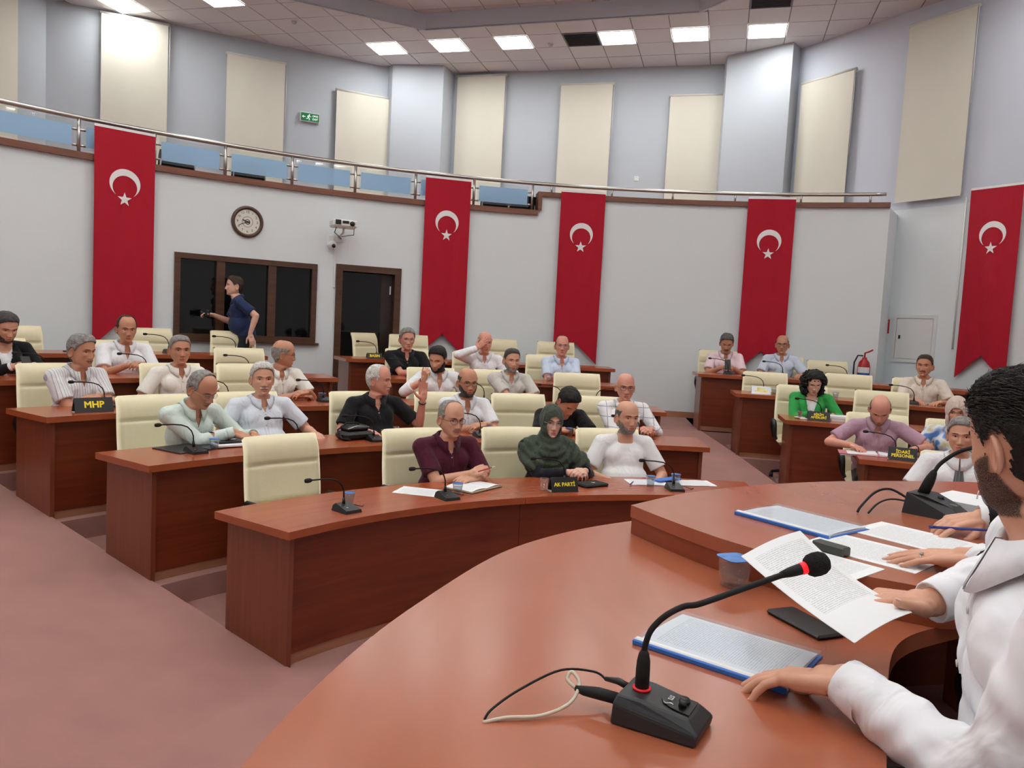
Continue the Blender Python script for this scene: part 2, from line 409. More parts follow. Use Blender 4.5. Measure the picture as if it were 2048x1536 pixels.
def text_mesh(txt, size, bold=0.0, ext=0.0008, align='CENTER', spacing=1.0, line=1.0):
    c = bpy.data.curves.new('txt', 'FONT'); c.body = txt; c.size = size; c.align_x = align; c.align_y = 'CENTER'
    c.extrude = ext; c.offset = bold; c.space_character = spacing; c.space_line = line; c.resolution_u = 2
    o = bpy.data.objects.new('txt', c); COL.objects.link(o)
    dg = bpy.context.evaluated_depsgraph_get(); me = bpy.data.meshes.new_from_object(o.evaluated_get(dg))
    bpy.data.objects.remove(o); bpy.data.curves.remove(c); return me
def text_obj(name, txt, size, mat, parent, M, bold=0.0, **k):
    me = text_mesh(txt, size, 0.0, **k)
    bold = max(bold, size*.004)
    if True:                                   # heavier strokes: shifted copies in one mesh
        n = len(me.vertices); V = np.empty(n*3); me.vertices.foreach_get('co', V); V = V.reshape(-1, 3); F = [tuple(p.vertices) for p in me.polygons]; VV = []; FF = []
        for q, (dx, dy) in enumerate(((-1, 0), (1, 0), (0, 1), (0, -1), (-.7, .7), (.7, .7), (.7, -.7), (-.7, -.7))):
            VV.append(V+np.array([dx*bold, dy*bold, q*.00002])); FF += [tuple(q*n+i for i in f) for f in F]
        bpy.data.meshes.remove(me); me = bpy.data.meshes.new(name); me.from_pydata(np.concatenate(VV).tolist(), [], FF); me.materials.clear(); me.materials.append(mat)
    return link(name, me, parent, M)
# ================================================================== THE ROOM
V2 = lambda x, y: Vector((x, y))
cL, cR = V2(-2.031, 15.842), V2(4.103, 14.199)
dL = V2(0.898, 0.439).normalized(); dM = (cR-cL).normalized(); dR = V2(0.515, -0.857).normalized()
pLL = cL-dL*6.55
OUT = [pLL, cL, cR, cR+dR*10.5, V2(9.4, -3.5), V2(-10.2, -3.5), V2(-10.6, 6.0)]   # outer walls, clockwise seen from above

# ---- floor: pit, tiers and carpet ramps, one carpeted mesh
fl = MB()
fl.box((0, 4.5, -0.05), (24, 22, 0.1))
C_END = [87.0, 88.7, 90.3, 91.5, 92.0]       # right ends of the middle block
R_BEG = [66.0, 72.0, 77.6, 81.0, 83.6]       # left ends of the right block
L_END = 145.6
RIM = WALL_R+0.1
for k in range(1, 6):
    r0 = ROWS[k-1]-0.02; r1 = RIM if k == 5 else ROWS[k]-0.02
    if k == 1: continue
    fl.arc(r0, r1, -0.02, tier(k), C_END[k-1], L_END if k < 4 else 178, mi=0)
    fl.arc(r0, r1, -0.02, tier(k), 5, R_BEG[k-1], mi=0)
fl.arc(ROWS[4]-0.02, RIM, -0.02, tier(5), 60, 100)
def ramp_z(r): return max(0.0, min(tier(5)+0.004, tier(5)*(r-3.2)/(ROWS[4]-3.2)))
def ramp(edges_a, edges_b, radii):
    V = []; F = []; n = 8
    for r, a, b in zip(radii, edges_a, edges_b):
        for i in range(n+1): V.append(pol(r, a+(b-a)*i/n, ramp_z(r)))
        V.append(pol(r, a, -0.02)); V.append(pol(r, b, -0.02))
    w = n+3
    for k in range(len(radii)-1):
        for i in range(n): F.append((k*w+i, (k+1)*w+i, (k+1)*w+i+1, k*w+i+1))
        F.append((k*w+n+1, (k+1)*w+n+1, (k+1)*w, k*w)); F.append((k*w+n, (k+1)*w+n, (k+1)*w+n+2, k*w+n+2))
    fl.add(V, F)
rr = [3.2]+ROWS[1:]+[RIM]
ramp([a-0.3 for a in R_BEG]+[84], [c+0.3 for c in C_END]+[92], rr)
ramp([L_END-0.15]*6, [178]*6, rr)
floor = struct(fl.obj('floor', M_CARPET), 'dusty pink carpet over pit, tiers and ramped aisles')
pf = MB(); pf.prism([(-0.55, -3.0), (-0.5, 1.0), (-0.3, 1.8), (0.1, 2.45), (0.6, 2.85), (1.4, 3.12), (2.6, 3.2), (4.5, 2.4), (5.2, -3.0)], -0.02, 0.52)
struct(pf.obj('floor', M_CARPET), 'raised carpeted podium behind the long desk')

# ---- curved back wall with the booth window and the door cut out
WIN = (116.85, 127.7, 1.50, 2.59); DOOR = (109.8, 115.3, tier(5), 2.62)
LEDGE_L, LEDGE_R = 3.55, 3.83
wb = MB()
def wall_piece(t0, t1, z0, z1): wb.arc(WALL_R, WALL_R+0.16, z0, z1, t0, t1, n=max(1, int((t1-t0)/1.0)), smooth=False)
wall_piece(WIN[1], 180, 0, LEDGE_L)
wall_piece(WIN[0], WIN[1], 0, WIN[2]); wall_piece(WIN[0], WIN[1], WIN[3], LEDGE_L)
wall_piece(DOOR[1], WIN[0], 0, LEDGE_L)
wall_piece(DOOR[0], DOOR[1], 0, DOOR[2]); wall_piece(DOOR[0], DOOR[1], DOOR[3], LEDGE_L)
wall_piece(98.0, DOOR[0], 0, LEDGE_L)
wall_piece(68.05, 98.0, 0, LEDGE_R)
a = pol(WALL_R, 68.05); b = V2(5.62, 11.68)
wb.prism([(a.x, a.y), (b.x, b.y), (b.x-0.12, b.y+0.1), (a.x-0.14, a.y+0.08)], 0, LEDGE_R)
struct(wb.obj('wall_back', M_WALL), 'white curved wall under the gallery')
# booth behind the window and the door
bo = MB(); bo.arc(WALL_R+1.7, WALL_R+1.75, 0.3, 3.3, 106, 131); bo.arc(WALL_R+0.16, WALL_R+1.7, 0.3, 3.3, 131, 131.3); bo.arc(WALL_R+0.16, WALL_R+1.7, 0.3, 3.3, 106, 106.3)
bo.arc(WALL_R+0.16, WALL_R+1.7, 0.3, tier(5), 106, 131); bo.arc(WALL_R+0.16, WALL_R+1.7, 3.1, 3.2, 106, 131)
struct(bo.obj('wall_booth', plain('dark booth interior', (40, 40, 44), 0.9)), 'dark room behind the window and door')  # dark wall colour stands in for the dim interior

# ---- gallery slab
gs = MB(); ths = [68.1+i*2 for i in range(56)]
def hit_out(th):
    o = V2(CX, CY); d = V2(math.cos(math.radians(th)), math.sin(math.radians(th))); best = None
    for i in range(len(OUT)):
        p, q = OUT[i], OUT[(i+1) % len(OUT)]; e = q-p; den = d.x*e.y-d.y*e.x
        if abs(den) < 1e-9: continue
        t = ((p.x-o.x)*e.y-(p.y-o.y)*e.x)/den; u = ((p.x-o.x)*d.y-(p.y-o.y)*d.x)/den
        if t > 0 and -1e-6 <= u <= 1+1e-6: best = t if best is None else min(best, t)
    return best
Vg = []; Fg = []
for t in ths:
    ro = max(WALL_R+0.2, hit_out(t)+0.05)
    for (r, z) in ((WALL_R+0.02, 2.86), (ro, 2.86), (ro, 2.98), (WALL_R+0.02, 2.98)): Vg.append(pol(r, t, z))
for i in range(len(ths)-1):
    for k in range(4): Fg.append((i*4+k, i*4+(k+1) % 4, (i+1)*4+(k+1) % 4, (i+1)*4+k))
gs.add(Vg, Fg); struct(gs.obj('floor_gallery', M_CARPET), 'gallery floor behind the glass balustrade')

# ---- outer walls
def flat_wall(name, p, q, z0, z1, mat, label):
    d = (q-p).normalized(); n = V2(-d.y, d.x)            # outward for a clockwise outline
    mb = MB(); mb.prism([tuple(p), tuple(q), tuple(q+n*0.2), tuple(p+n*0.2)], z0, z1); return struct(mb.obj(name, mat), label)
flat_wall('wall_gallery_left', OUT[0], OUT[1], 2.5, CEIL+0.4, M_WALLU, 'pale blue gallery wall with cream blinds')
flat_wall('wall_gallery_middle', OUT[1], OUT[2], 2.5, CEIL+0.4, M_WALLU, 'pale blue gallery wall between two pilasters')
flat_wall('wall_right', OUT[2], OUT[3], 0, 3.9, M_WALL, 'white side wall')
flat_wall('wall_right_upper', OUT[2], OUT[3], 3.9, CEIL+0.4, plain('pale upper wall', (206, 211, 223), 0.8, noise=0.02, nscale=1.5, bump=0.05, bscale=180), 'pale side wall above the gallery')  # upper part bluer and slightly darker than the wall below
for i in range(3, 7): flat_wall('wall_far', OUT[i], OUT[(i+1) % 7], 0, CEIL+0.4, M_WALLU if i == 6 else M_WALL, 'white wall out of view')
# pilasters at the two corners
def pilaster(name, poly, label):
    mb = MB(); mb.prism(poly, 2.9, CEIL); return struct(mb.obj(name, M_WALLU), label)
pilaster('wall_pilaster', [(-2.62, 15.30), (-1.62, 15.20), (-1.45, 15.70), (-2.0, 15.95), (-2.75, 15.52)], 'square pale blue pilaster')
pilaster('wall_pilaster', [(3.48, 13.92), (4.36, 13.14), (4.62, 13.45), (4.2, 14.3), (3.55, 14.4)], 'square pale blue pilaster')

# ---- ceiling: ring of tiles, raised middle
u0 = dM; v0 = V2(-dM.y, dM.x); O0 = cL
def g2w(i, j): return O0+u0*(i*0.6+0.12)+v0*(-(j*0.6)-0.0)
COF = []                                              # raised middle, clockwise
def w_in(d): return d
cofA = V2(-1.75, 13.19)*1.0207; cofB = V2(2.50, 11.92)*1.0207
COF = [cofA-dL*7.0, cofA, cofB, cofB+dR*9.0, V2(4.5, -1.0), V2(-6.5, -1.0)]
def clip(poly, p, d, keep_left):
    n = V2(-d.y, d.x) if keep_left else V2(d.y, -d.x); out = []
    for i in range(len(poly)):
        a, b = poly[i], poly[(i+1) % len(poly)]; da, db = (a-p).dot(n), (b-p).dot(n)
        if da >= 0: out.append(a)
        if (da >= 0) != (db >= 0): out.append(a+(b-a)*(da/(da-db)))
    return out
ceil_mb = MB()
ceil_mb.prism([tuple(p*1.02) for p in OUT], CEIL+0.55, CEIL+0.6)
n7 = len(COF)
for i in range(n7):                                   # fascia of the raised middle
    p, q = COF[i], COF[(i+1) % n7]; d = (q-p).normalized(); n = V2(-d.y, d.x)
    ceil_mb.prism([tuple(p), tuple(q), tuple(q+n*0.03), tuple(p+n*0.03)], CEIL-0.005, CEIL+0.27, mi=1)
ceiling = struct(ceil_mb.obj('ceiling', [M_GRID, plain('ceiling fascia', (198, 202, 212), 0.8, noise=0.02)]), 'suspended ceiling with a raised middle')
# grid backing just above the tiles (the recessed joints)
gb = MB()
def ring_quads():
    k = len(OUT)
    th0 = [i*6 for i in range(60)]
def inside(poly, p):
    for i in range(len(poly)):
        a, b = poly[i], poly[(i+1) % len(poly)]; d = b-a
        if (p-a).dot(V2(-d.y, d.x)) > 0: return False
    return True
NOCELL = {}
tile_full = None; ntile = 0; far_mb = MB()
def cell_poly(i, j, m=0.008):
    return [g2w(i+m/0.6, j+m/0.6), g2w(i+1-m/0.6, j+m/0.6), g2w(i+1-m/0.6, j+1-m/0.6), g2w(i+m/0.6, j+1-m/0.6)]
def tile_poly(i, j):
    """clipped polygon of ring cell, or None"""
    P = cell_poly(i, j)
    for k in range(len(OUT)):
        P = clip(P, OUT[k], (OUT[(k+1) % len(OUT)]-OUT[k]).normalized(), False)
        if len(P) < 3: return None, False
    c = sum((p for p in cell_poly(i, j)), V2(0, 0))/4
    full = True
    ins = [inside(COF, p) for p in cell_poly(i, j)]
    if all(ins): return None, False
    if any(ins):
        best = None
        for k in range(len(COF)):
            d = (COF[(k+1) % len(COF)]-COF[k]).normalized(); dist = (c-COF[k]).dot(V2(-d.y, d.x))
            if best is None or dist > best[0]: best = (dist, k, d)
        P = clip(P, COF[best[1]], best[2], True)
        if len(P) < 3: return None, False
    ar = abs(sum(P[i].x*P[(i+1) % len(P)].y-P[(i+1) % len(P)].x*P[i].y for i in range(len(P))))/2
    return (P, ar > 0.34) if ar > 0.01 else (None, False)
# lights: (i, j) grid cells of the ring that hold a panel
def cell_of(x, y):
    p = V2(x, y)-O0; return int(math.floor((p.dot(u0)-0.12)/0.6)), int(math.floor((-p.dot(v0))/0.6))
S_ = 1.0207
LIGHTS = [cell_of(x*S_, y*S_) for x, y in ((-2.3, 14.27), (-1.25, 13.97), (-0.2, 13.65), (1.37, 13.17), (2.5, 12.84), (3.6, 12.5), (-6.45, 12.6), (-4.9, 12.25))]
VENTS = [cell_of(0.84*S_, 13.36*S_), cell_of(3.27*S_, 11.45*S_)]
hidden_lights = [(-8.2, 9.6), (-8.6, 6.4), (-8.7, 3.2), (-8.5, 0.2), (-5.5, -2.2), (-1.5, -2.3), (2.5, -2.2), (6.2, -1.0), (6.8, 2.5), (6.6, 6.0), (5.9, 8.9)]  # lamps out of view, added round the ring to light the hall
LIGHTS += [cell_of(x, y) for x, y in hidden_lights]
grid_z = CEIL+0.012
far_tiles = MB()
for j in range(-1, 34):
    for i in range(-18, 26):
        c = g2w(i+.5, j+.5)
        if c.y < -4 or c.y > 17 or abs(c.x) > 12: continue
        P, full = tile_poly(i, j)
        if P is None or (i, j) in LIGHTS or (i, j) in VENTS: continue
        near = c.y > 8.9 and c.x > -9.2 and c.x < 7.0
        if not near:
            far_tiles.prism([tuple(p) for p in P], CEIL, CEIL+0.02); continue
        if full:
            if tile_full is None:
                q = cell_poly(0, 0); cc = g2w(.5, .5); tile_full = MB().prism([tuple(p-cc) for p in q], 0, 0.02).mesh('ceiling_tile', M_CEIL)
            o = link('ceiling_tile', tile_full, ceiling); o.location = (c.x, c.y, CEIL+random.uniform(-0.002, 0.003))
        else:
            MB().prism([tuple(p) for p in P], CEIL, CEIL+0.02).obj('ceiling_tile', M_CEIL, ceiling)
        ntile += 1
ft = far_tiles.obj('ceiling_tiles_out_of_view', M_CEIL, ceiling); ft['kind'] = 'stuff'
# grid: T-bars seen in the joints, and raised middle tiles
bars = MB()
for k in range(len(OUT)):
    pass
ring_back = MB(); ang = [i*3 for i in range(121)]
def ray_poly(poly, o, d):
    best = None
    for i in range(len(poly)):
        p, q = poly[i], poly[(i+1) % len(poly)]; e = q-p; den = d.x*e.y-d.y*e.x
        if abs(den) < 1e-9: continue
        t = ((p.x-o.x)*e.y-(p.y-o.y)*e.x)/den; u = ((p.x-o.x)*d.y-(p.y-o.y)*d.x)/den
        if t > 0 and -1e-6 <= u <= 1+1e-6: best = t if best is None else min(best, t)
    return best
ctr = V2(0.5, 6.0); Vr = []; Fr = []
angs = sorted(ang[:-1]+[math.degrees(math.atan2((p-ctr).y, (p-ctr).x)) % 360 for p in COF+OUT])
for a in angs:
    d = V2(math.cos(math.radians(a)), math.sin(math.radians(a))); ti = ray_poly(COF, ctr, d); to = ray_poly(OUT, ctr, d)
    pi, po = ctr+d*ti, ctr+d*(to+0.05); Vr += [(pi.x, pi.y, grid_z), (po.x, po.y, grid_z)]
m = len(angs)
for i in range(m):
    k = (i+1) % m; Fr.append((2*i, 2*i+1, 2*k+1, 2*k))
ring_back.add(Vr, Fr); ring_back.obj('ceiling_grid', M_GRID, ceiling)
# raised middle
rb = MB(); rb.prism([tuple(p) for p in COF], CEIL+0.285, CEIL+0.30); rb.obj('ceiling_grid', M_GRID, ceiling)
far_up = MB()
for j in range(3, 34):
    for i in range(-18, 26):
        c = g2w(i+.5, j+.5); P = cell_poly(i, j)
        for k in range(len(COF)):
            P = clip(P, COF[k], (COF[(k+1) % len(COF)]-COF[k]).normalized(), False)
            if len(P) < 3: break
        if len(P) < 3: continue
        if c.y > 9.6: MB().prism([tuple(p) for p in P], CEIL+0.27, CEIL+0.29).obj('ceiling_tile', M_CEIL, ceiling)
        else: far_up.prism([tuple(p) for p in P], CEIL+0.27, CEIL+0.29)
fu = far_up.obj('ceiling_tiles_out_of_view', M_CEIL, ceiling); fu['kind'] = 'stuff'
# lamps
RZC = math.atan2(dM.y, dM.x)
lf = MB()
for sx, sy, w, h in ((0, .29, .596, .016), (0, -.29, .596, .016), (.29, 0, .016, .564), (-.29, 0, .016, .564)): lf.box((sx, sy, -0.004), (w, h, 0.014))
lf_me = lf.mesh('lamp_frame', M_WHITE); ld_me = MB().box((0, 0, -0.001), (.566, .566, 0.006)).mesh('diffuser', M_LAMP)
near_txt = {0: 'lit square ceiling light above the pilaster beside the green exit sign', 1: 'lit square ceiling light over the tall blind next to the pilaster', 2: 'lit square ceiling light next to the round smoke detector by the vent', 3: 'lit square ceiling light touching the dark square vent grille',
            4: 'lit square ceiling light over the blind partly covered by a pilaster', 5: 'lit square ceiling light above the pilaster beside the red fire sign wall', 6: 'lit square ceiling light above the tall blind over the first flag', 7: 'lit square ceiling light above the wall clock side of the gallery'}
for n, (i, j) in enumerate(LIGHTS):
    c = g2w(i+.5, j+.5)
    t = thing('ceiling_light', near_txt.get(n, 'unseen square light panel added round the tiled ceiling'), 'light', Tm(c.x, c.y, CEIL, RZC), 'square light panels in the ceiling')
    link('lamp_frame', lf_me, t); link('diffuser', ld_me, t)
for n, (x, y) in enumerate([(x-.27*(y-5)*.0, y) for y in (8.6, 6.4, 4.2, 2.0, 0.2) for x in (-4.6, -2.2, 0.2, 2.6)]):   # unseen lamps added in the raised middle to brighten the hall
    t = thing('ceiling_light', 'added square light panel in the raised middle, out of view', 'light', Tm(x, y, CEIL+0.268, RZC), 'added light panels of the raised ceiling')
    link('lamp_frame', lf_me, t); link('diffuser', ld_me, t)
M_VENT = plain('grey vent grille', (104, 108, 112), 0.5)
for n, (i, j) in enumerate(VENTS):
    c = g2w(i+.5, j+.5)
    t = thing('ceiling_vent', ['dark square vent grille between two lit ceiling lights', 'dark square vent grille near the edge of the raised ceiling'][n], 'vent', Tm(c.x, c.y, CEIL, RZC), 'vent grilles in the ceiling')
    MB().box((0, 0, 0.004), (.58, .58, 0.01)).obj('backing', plain('vent dark', (60, 62, 66), 0.8), t)
    fr = MB()
    for sx, sy, w, h in ((0, .285, .59, .02), (0, -.285, .59, .02), (.285, 0, .02, .55), (-.285, 0, .02, .55)): fr.box((sx, sy, -0.004), (w, h, 0.014))
    fr.obj('vent_frame', M_VENT, t)
    sl_me = MB().box((0, 0, 0), (.55, .03, 0.004), Matrix.Rotation(0.5, 4, 'X')).mesh('slat', M_VENT)
    for q in range(11): o = link('slat', sl_me, t); o.location = (0, -.25+q*.05, -.004)
for n, (x, y) in enumerate(((0.36, 13.78), (-3.98, 13.36))):
    t = thing('smoke_detector', ['small white smoke detector on the ceiling beside the vent grille', 'small white smoke detector on the ceiling near the exit sign wall'][n], 'smoke detector', Tm(x, y, CEIL), 'smoke detectors')
    MB().lathe([(0, -0.012), (.055, -0.012), (.058, 0)], 18).obj('base_plate', M_WHITE, t); MB().lathe([(0, -.05), (.03, -.048), (.042, -.03), (.044, -.012)], 18).obj('sensor', plain('detector grey', (190, 186, 184), .5), t)

# ---- gallery ledge, posts, rail, glass
tr = MB(); tr.arc(WALL_R-0.05, WALL_R+0.22, LEDGE_L, LEDGE_L+0.075, 98.0, 178); tr.arc(WALL_R-0.05, WALL_R+0.22, LEDGE_L+.075, LEDGE_R+.07, 97.7, 98.05); tr.arc(WALL_R-0.05, WALL_R+0.22, LEDGE_R, LEDGE_R+0.07, 68.05, 98.05)
struct(tr.obj('trim_1', M_TRIM), 'brown wooden ledge along the gallery front')
RAILZ = 4.03
bal = thing('balustrade', 'steel gallery balustrade with blue banded glass panes', 'railing', Tm(CX, CY, LEDGE_L+.075))
def rel(p, o=bal): return p-Vector(o.matrix_basis.translation)
MB().tube([rel(pol(WALL_R+0.06, 68.4+i*0.9, RAILZ)) for i in range(110)], 0.027, 10).obj('handrail', M_STEEL, bal)
POSTS = [165+0.0, 160, 154.7, 149.5, 144.4, 139.2, 134.0, 129.1, 124.1, 119.0, 113.9, 108.8, 103.7, 98.5]
for th in POSTS:
    p = pol(WALL_R+.06, th); mb = MB(); mb.tube([rel(Vector((p.x, p.y, LEDGE_L+.075))), rel(Vector((p.x, p.y, RAILZ)))], .02, 10)
    po = mb.obj('post', M_STEEL, bal)
    for zz in (LEDGE_L+.16, LEDGE_L+.34):
        for sg in (-1, 1):
            if (th == 98.5 and sg == -1): continue
            a = pol(WALL_R+.06, th+sg*.08, zz); b = pol(WALL_R+.06, th+sg*.42, zz)
            MB().tube([rel(a), rel(b)], .014, 8).obj('clamp', M_STEEL, po)
for th in (96.8, 91.4, 86.0, 80.6, 75.1, 69.6):
    p = pol(WALL_R+.06, th); MB().tube([rel(Vector((p.x, p.y, LEDGE_R+.07))), rel(Vector((p.x, p.y, RAILZ)))], .016, 10).obj('short_post', M_STEEL, bal)
for i in range(len(POSTS)-1):
    a, b = POSTS[i], POSTS[i+1]
    g = MB(); g.arc(WALL_R+.055, WALL_R+.063, LEDGE_L+.12, RAILZ-.05, b+.32, a-.32)
    g.v = [tuple(rel(Vector(p))) for p in g.v]; go = g.obj('glass_pane', M_GLASS, bal)
    g = MB(); g.arc(WALL_R+.051, WALL_R+.0545, LEDGE_L+.15, RAILZ-.10, b+.45, a-.45)
    g.v = [tuple(rel(Vector(p))) for p in g.v]; g.obj('blue_film', M_BLUEF, go)

# ---- roller blinds
def blind(P, d, s0, s1, z1, z0, label, chain=True):
    n = V2(d.y, -d.x); c = P+d*((s0+s1)/2)+n*0.10; rz = math.atan2(d.y, d.x); w = s1-s0
    t = thing('roller_blind', label, 'blind', Tm(c.x, c.y, z1, rz), 'cream roller blinds on the gallery walls')
    g = MB(); N_ = 12; Vb = []; Fb = []
    for s_ in (0, 1):
        for i in range(N_+1):
            x = -w/2+w*i/N_
            for zz in (0, -(z1-z0)): Vb.append((x, 0.004*math.sin(i*1.1)+(0.0 if s_ == 0 else 0.004), zz))
    o = 2*(N_+1)
    for i in range(N_):
        Fb.append((2*i, 2*i+1, 2*i+3, 2*i+2)); Fb.append((o+2*i+2, o+2*i+3, o+2*i+1, o+2*i))
    g.add(Vb, Fb, None, 0, True); g.obj('fabric', M_BLIND, t)
    MB().tube([(-w/2-.02, 0.03, 0.02), (w/2+.02, 0.03, 0.02)], .028, 10).obj('roller', plain('blind roller', (206, 204, 196), .5), t)
    MB().box((0, 0.004, -(z1-z0)-.008), (w, .014, .022)).obj('bottom_bar', M_BLIND, t)
    if chain: MB().tube([(w/2+.025, -.01, 0), (w/2+.025, -.01, -1.3)], .004, 6).obj('chain', M_WHITE, t)
blind(cL, dL, -5.75, -4.73, 6.72, 3.05, 'cream roller blind touching the ceiling above the flag beside the wall clock')
blind(cL, dL, -3.77, -2.76, 6.45, 3.05, 'cream roller blind on the gallery wall above the wall clock')
blind(cL, dL, -1.80, -0.78, 6.16, 3.05, 'cream roller blind hanging between the exit sign and the pilaster')
blind(cL, dM, 0.70, 1.68, 6.70, 3.05, 'tall cream roller blind right beside the pilaster, touching the ceiling under the lights')
blind(cL, dM, 2.79, 3.78, 6.48, 3.05, 'cream roller blind in the middle of the wall between the pilasters')
blind(cL, dM, 4.85, 5.82, 6.22, 3.05, 'cream roller blind partly covered by the pilaster, beside the wall socket')
blind(cR, dR, 1.08, 2.07, 6.14, 3.05, 'cream roller blind with a hanging chain above the end of the steel rail')
blind(cR, dR, 2.94, 3.91, 6.53, 4.01, 'large cream roller blind ending on the side wall beyond the steel rail')
e0 = V2(-10.6, 6.0); dN = (pLL-e0).normalized(); blind(pLL, dN, -1.6, -0.55, 6.6, 3.05, 'cream roller blind cut by the edge of the view, on the wall beyond the corner', False)

# ---- window and door in the curved wall
def arc_part(name, r0, r1, z0, z1, t0, t1, mat, parent, org):
    g = MB(); g.arc(r0, r1, z0, z1, t0, t1); g.v = [tuple(Vector(p)-org) for p in g.v]; return g.obj(name, mat, parent)
org = pol(WALL_R, (WIN[0]+WIN[1])/2, WIN[2])
w1 = bpy.data.objects.new('window_1', None); COL.objects.link(w1); w1.location = org; struct(w1, 'dark booth window with walnut frame')
dt = math.degrees(0.07/WALL_R); ft_ = 0.07
for (t0, t1, z0, z1) in ((WIN[0], WIN[1], WIN[3]-ft_, WIN[3]), (WIN[0], WIN[1], WIN[2], WIN[2]+ft_), (WIN[0], WIN[0]+dt, WIN[2]+ft_, WIN[3]-ft_), (WIN[1]-dt, WIN[1], WIN[2]+ft_, WIN[3]-ft_)):
    arc_part('window_frame', WALL_R-.03, WALL_R+.1, z0, z1, t0, t1, M_FRAME, w1, org)
for tm in (120.42, 124.34): arc_part('mullion', WALL_R-.02, WALL_R+.09, WIN[2]+ft_, WIN[3]-ft_, tm-dt*.75, tm+dt*.75, M_FRAME, w1, org)
for (t0, t1) in ((WIN[0]+dt, 120.42-dt*.75), (120.42+dt*.75, 124.34-dt*.75), (124.34+dt*.75, WIN[1]-dt)):
    arc_part('window_pane', WALL_R+.04, WALL_R+.046, WIN[2]+ft_, WIN[3]-ft_, t0, t1, M_DARKG, w1, org)
arc_part('window_sill', WALL_R-.06, WALL_R+.02, WIN[2]-.03, WIN[2], WIN[0]-.25, WIN[1]+.25, M_FRAME, w1, org)
org = pol(WALL_R, (DOOR[0]+DOOR[1])/2, DOOR[2])
d1 = bpy.data.objects.new('door_1', None); COL.objects.link(d1); d1.location = org; struct(d1, 'dark doorway with walnut frame and dark leaf')
arc_part('door_frame', WALL_R-.03, WALL_R+.16, DOOR[3]-.09, DOOR[3], DOOR[0], DOOR[1], M_FRAME, d1, org)
for (t0, t1) in ((DOOR[0], DOOR[0]+dt*1.3), (DOOR[1]-dt*1.3, DOOR[1])): arc_part('door_frame', WALL_R-.03, WALL_R+.16, DOOR[2], DOOR[3]-.09, t0, t1, M_FRAME, d1, org)
arc_part('door_leaf', WALL_R+.10, WALL_R+.14, DOOR[2]+.01, DOOR[3]-.1, DOOR[0]+dt*1.3, DOOR[0]+dt*1.3+1.0, wood('dark leaf', (36, 24, 20), (50, 34, 26)), d1, org)
arc_part('doorway_dark', WALL_R+.10, WALL_R+.11, DOOR[2]+.01, DOOR[3]-.1, DOOR[0]+dt*1.3+1.0, DOOR[1]-dt*1.3, M_DARKG, d1, org)  # opaque dark sheet stands in for the dark interior of the doorway
hp = pol(WALL_R+.07, DOOR[0]+dt*1.3+.25, 2.3)-org
MB().box(tuple(hp), (.02, .03, .12)).obj('door_hinge', M_STEEL, d1)
bb = MB(); bb.arc(WALL_R-.018, WALL_R+.01, 0.02, tier(5)+.09, 68.2, DOOR[0]-.1); bb.arc(WALL_R-.018, WALL_R+.01, 0.02, tier(5)+.09, DOOR[1]+.1, 178)
struct(bb.obj('baseboard_back', wood('pale skirting', (168, 116, 88), (190, 138, 106))), 'pale wooden skirting under the curved wall')

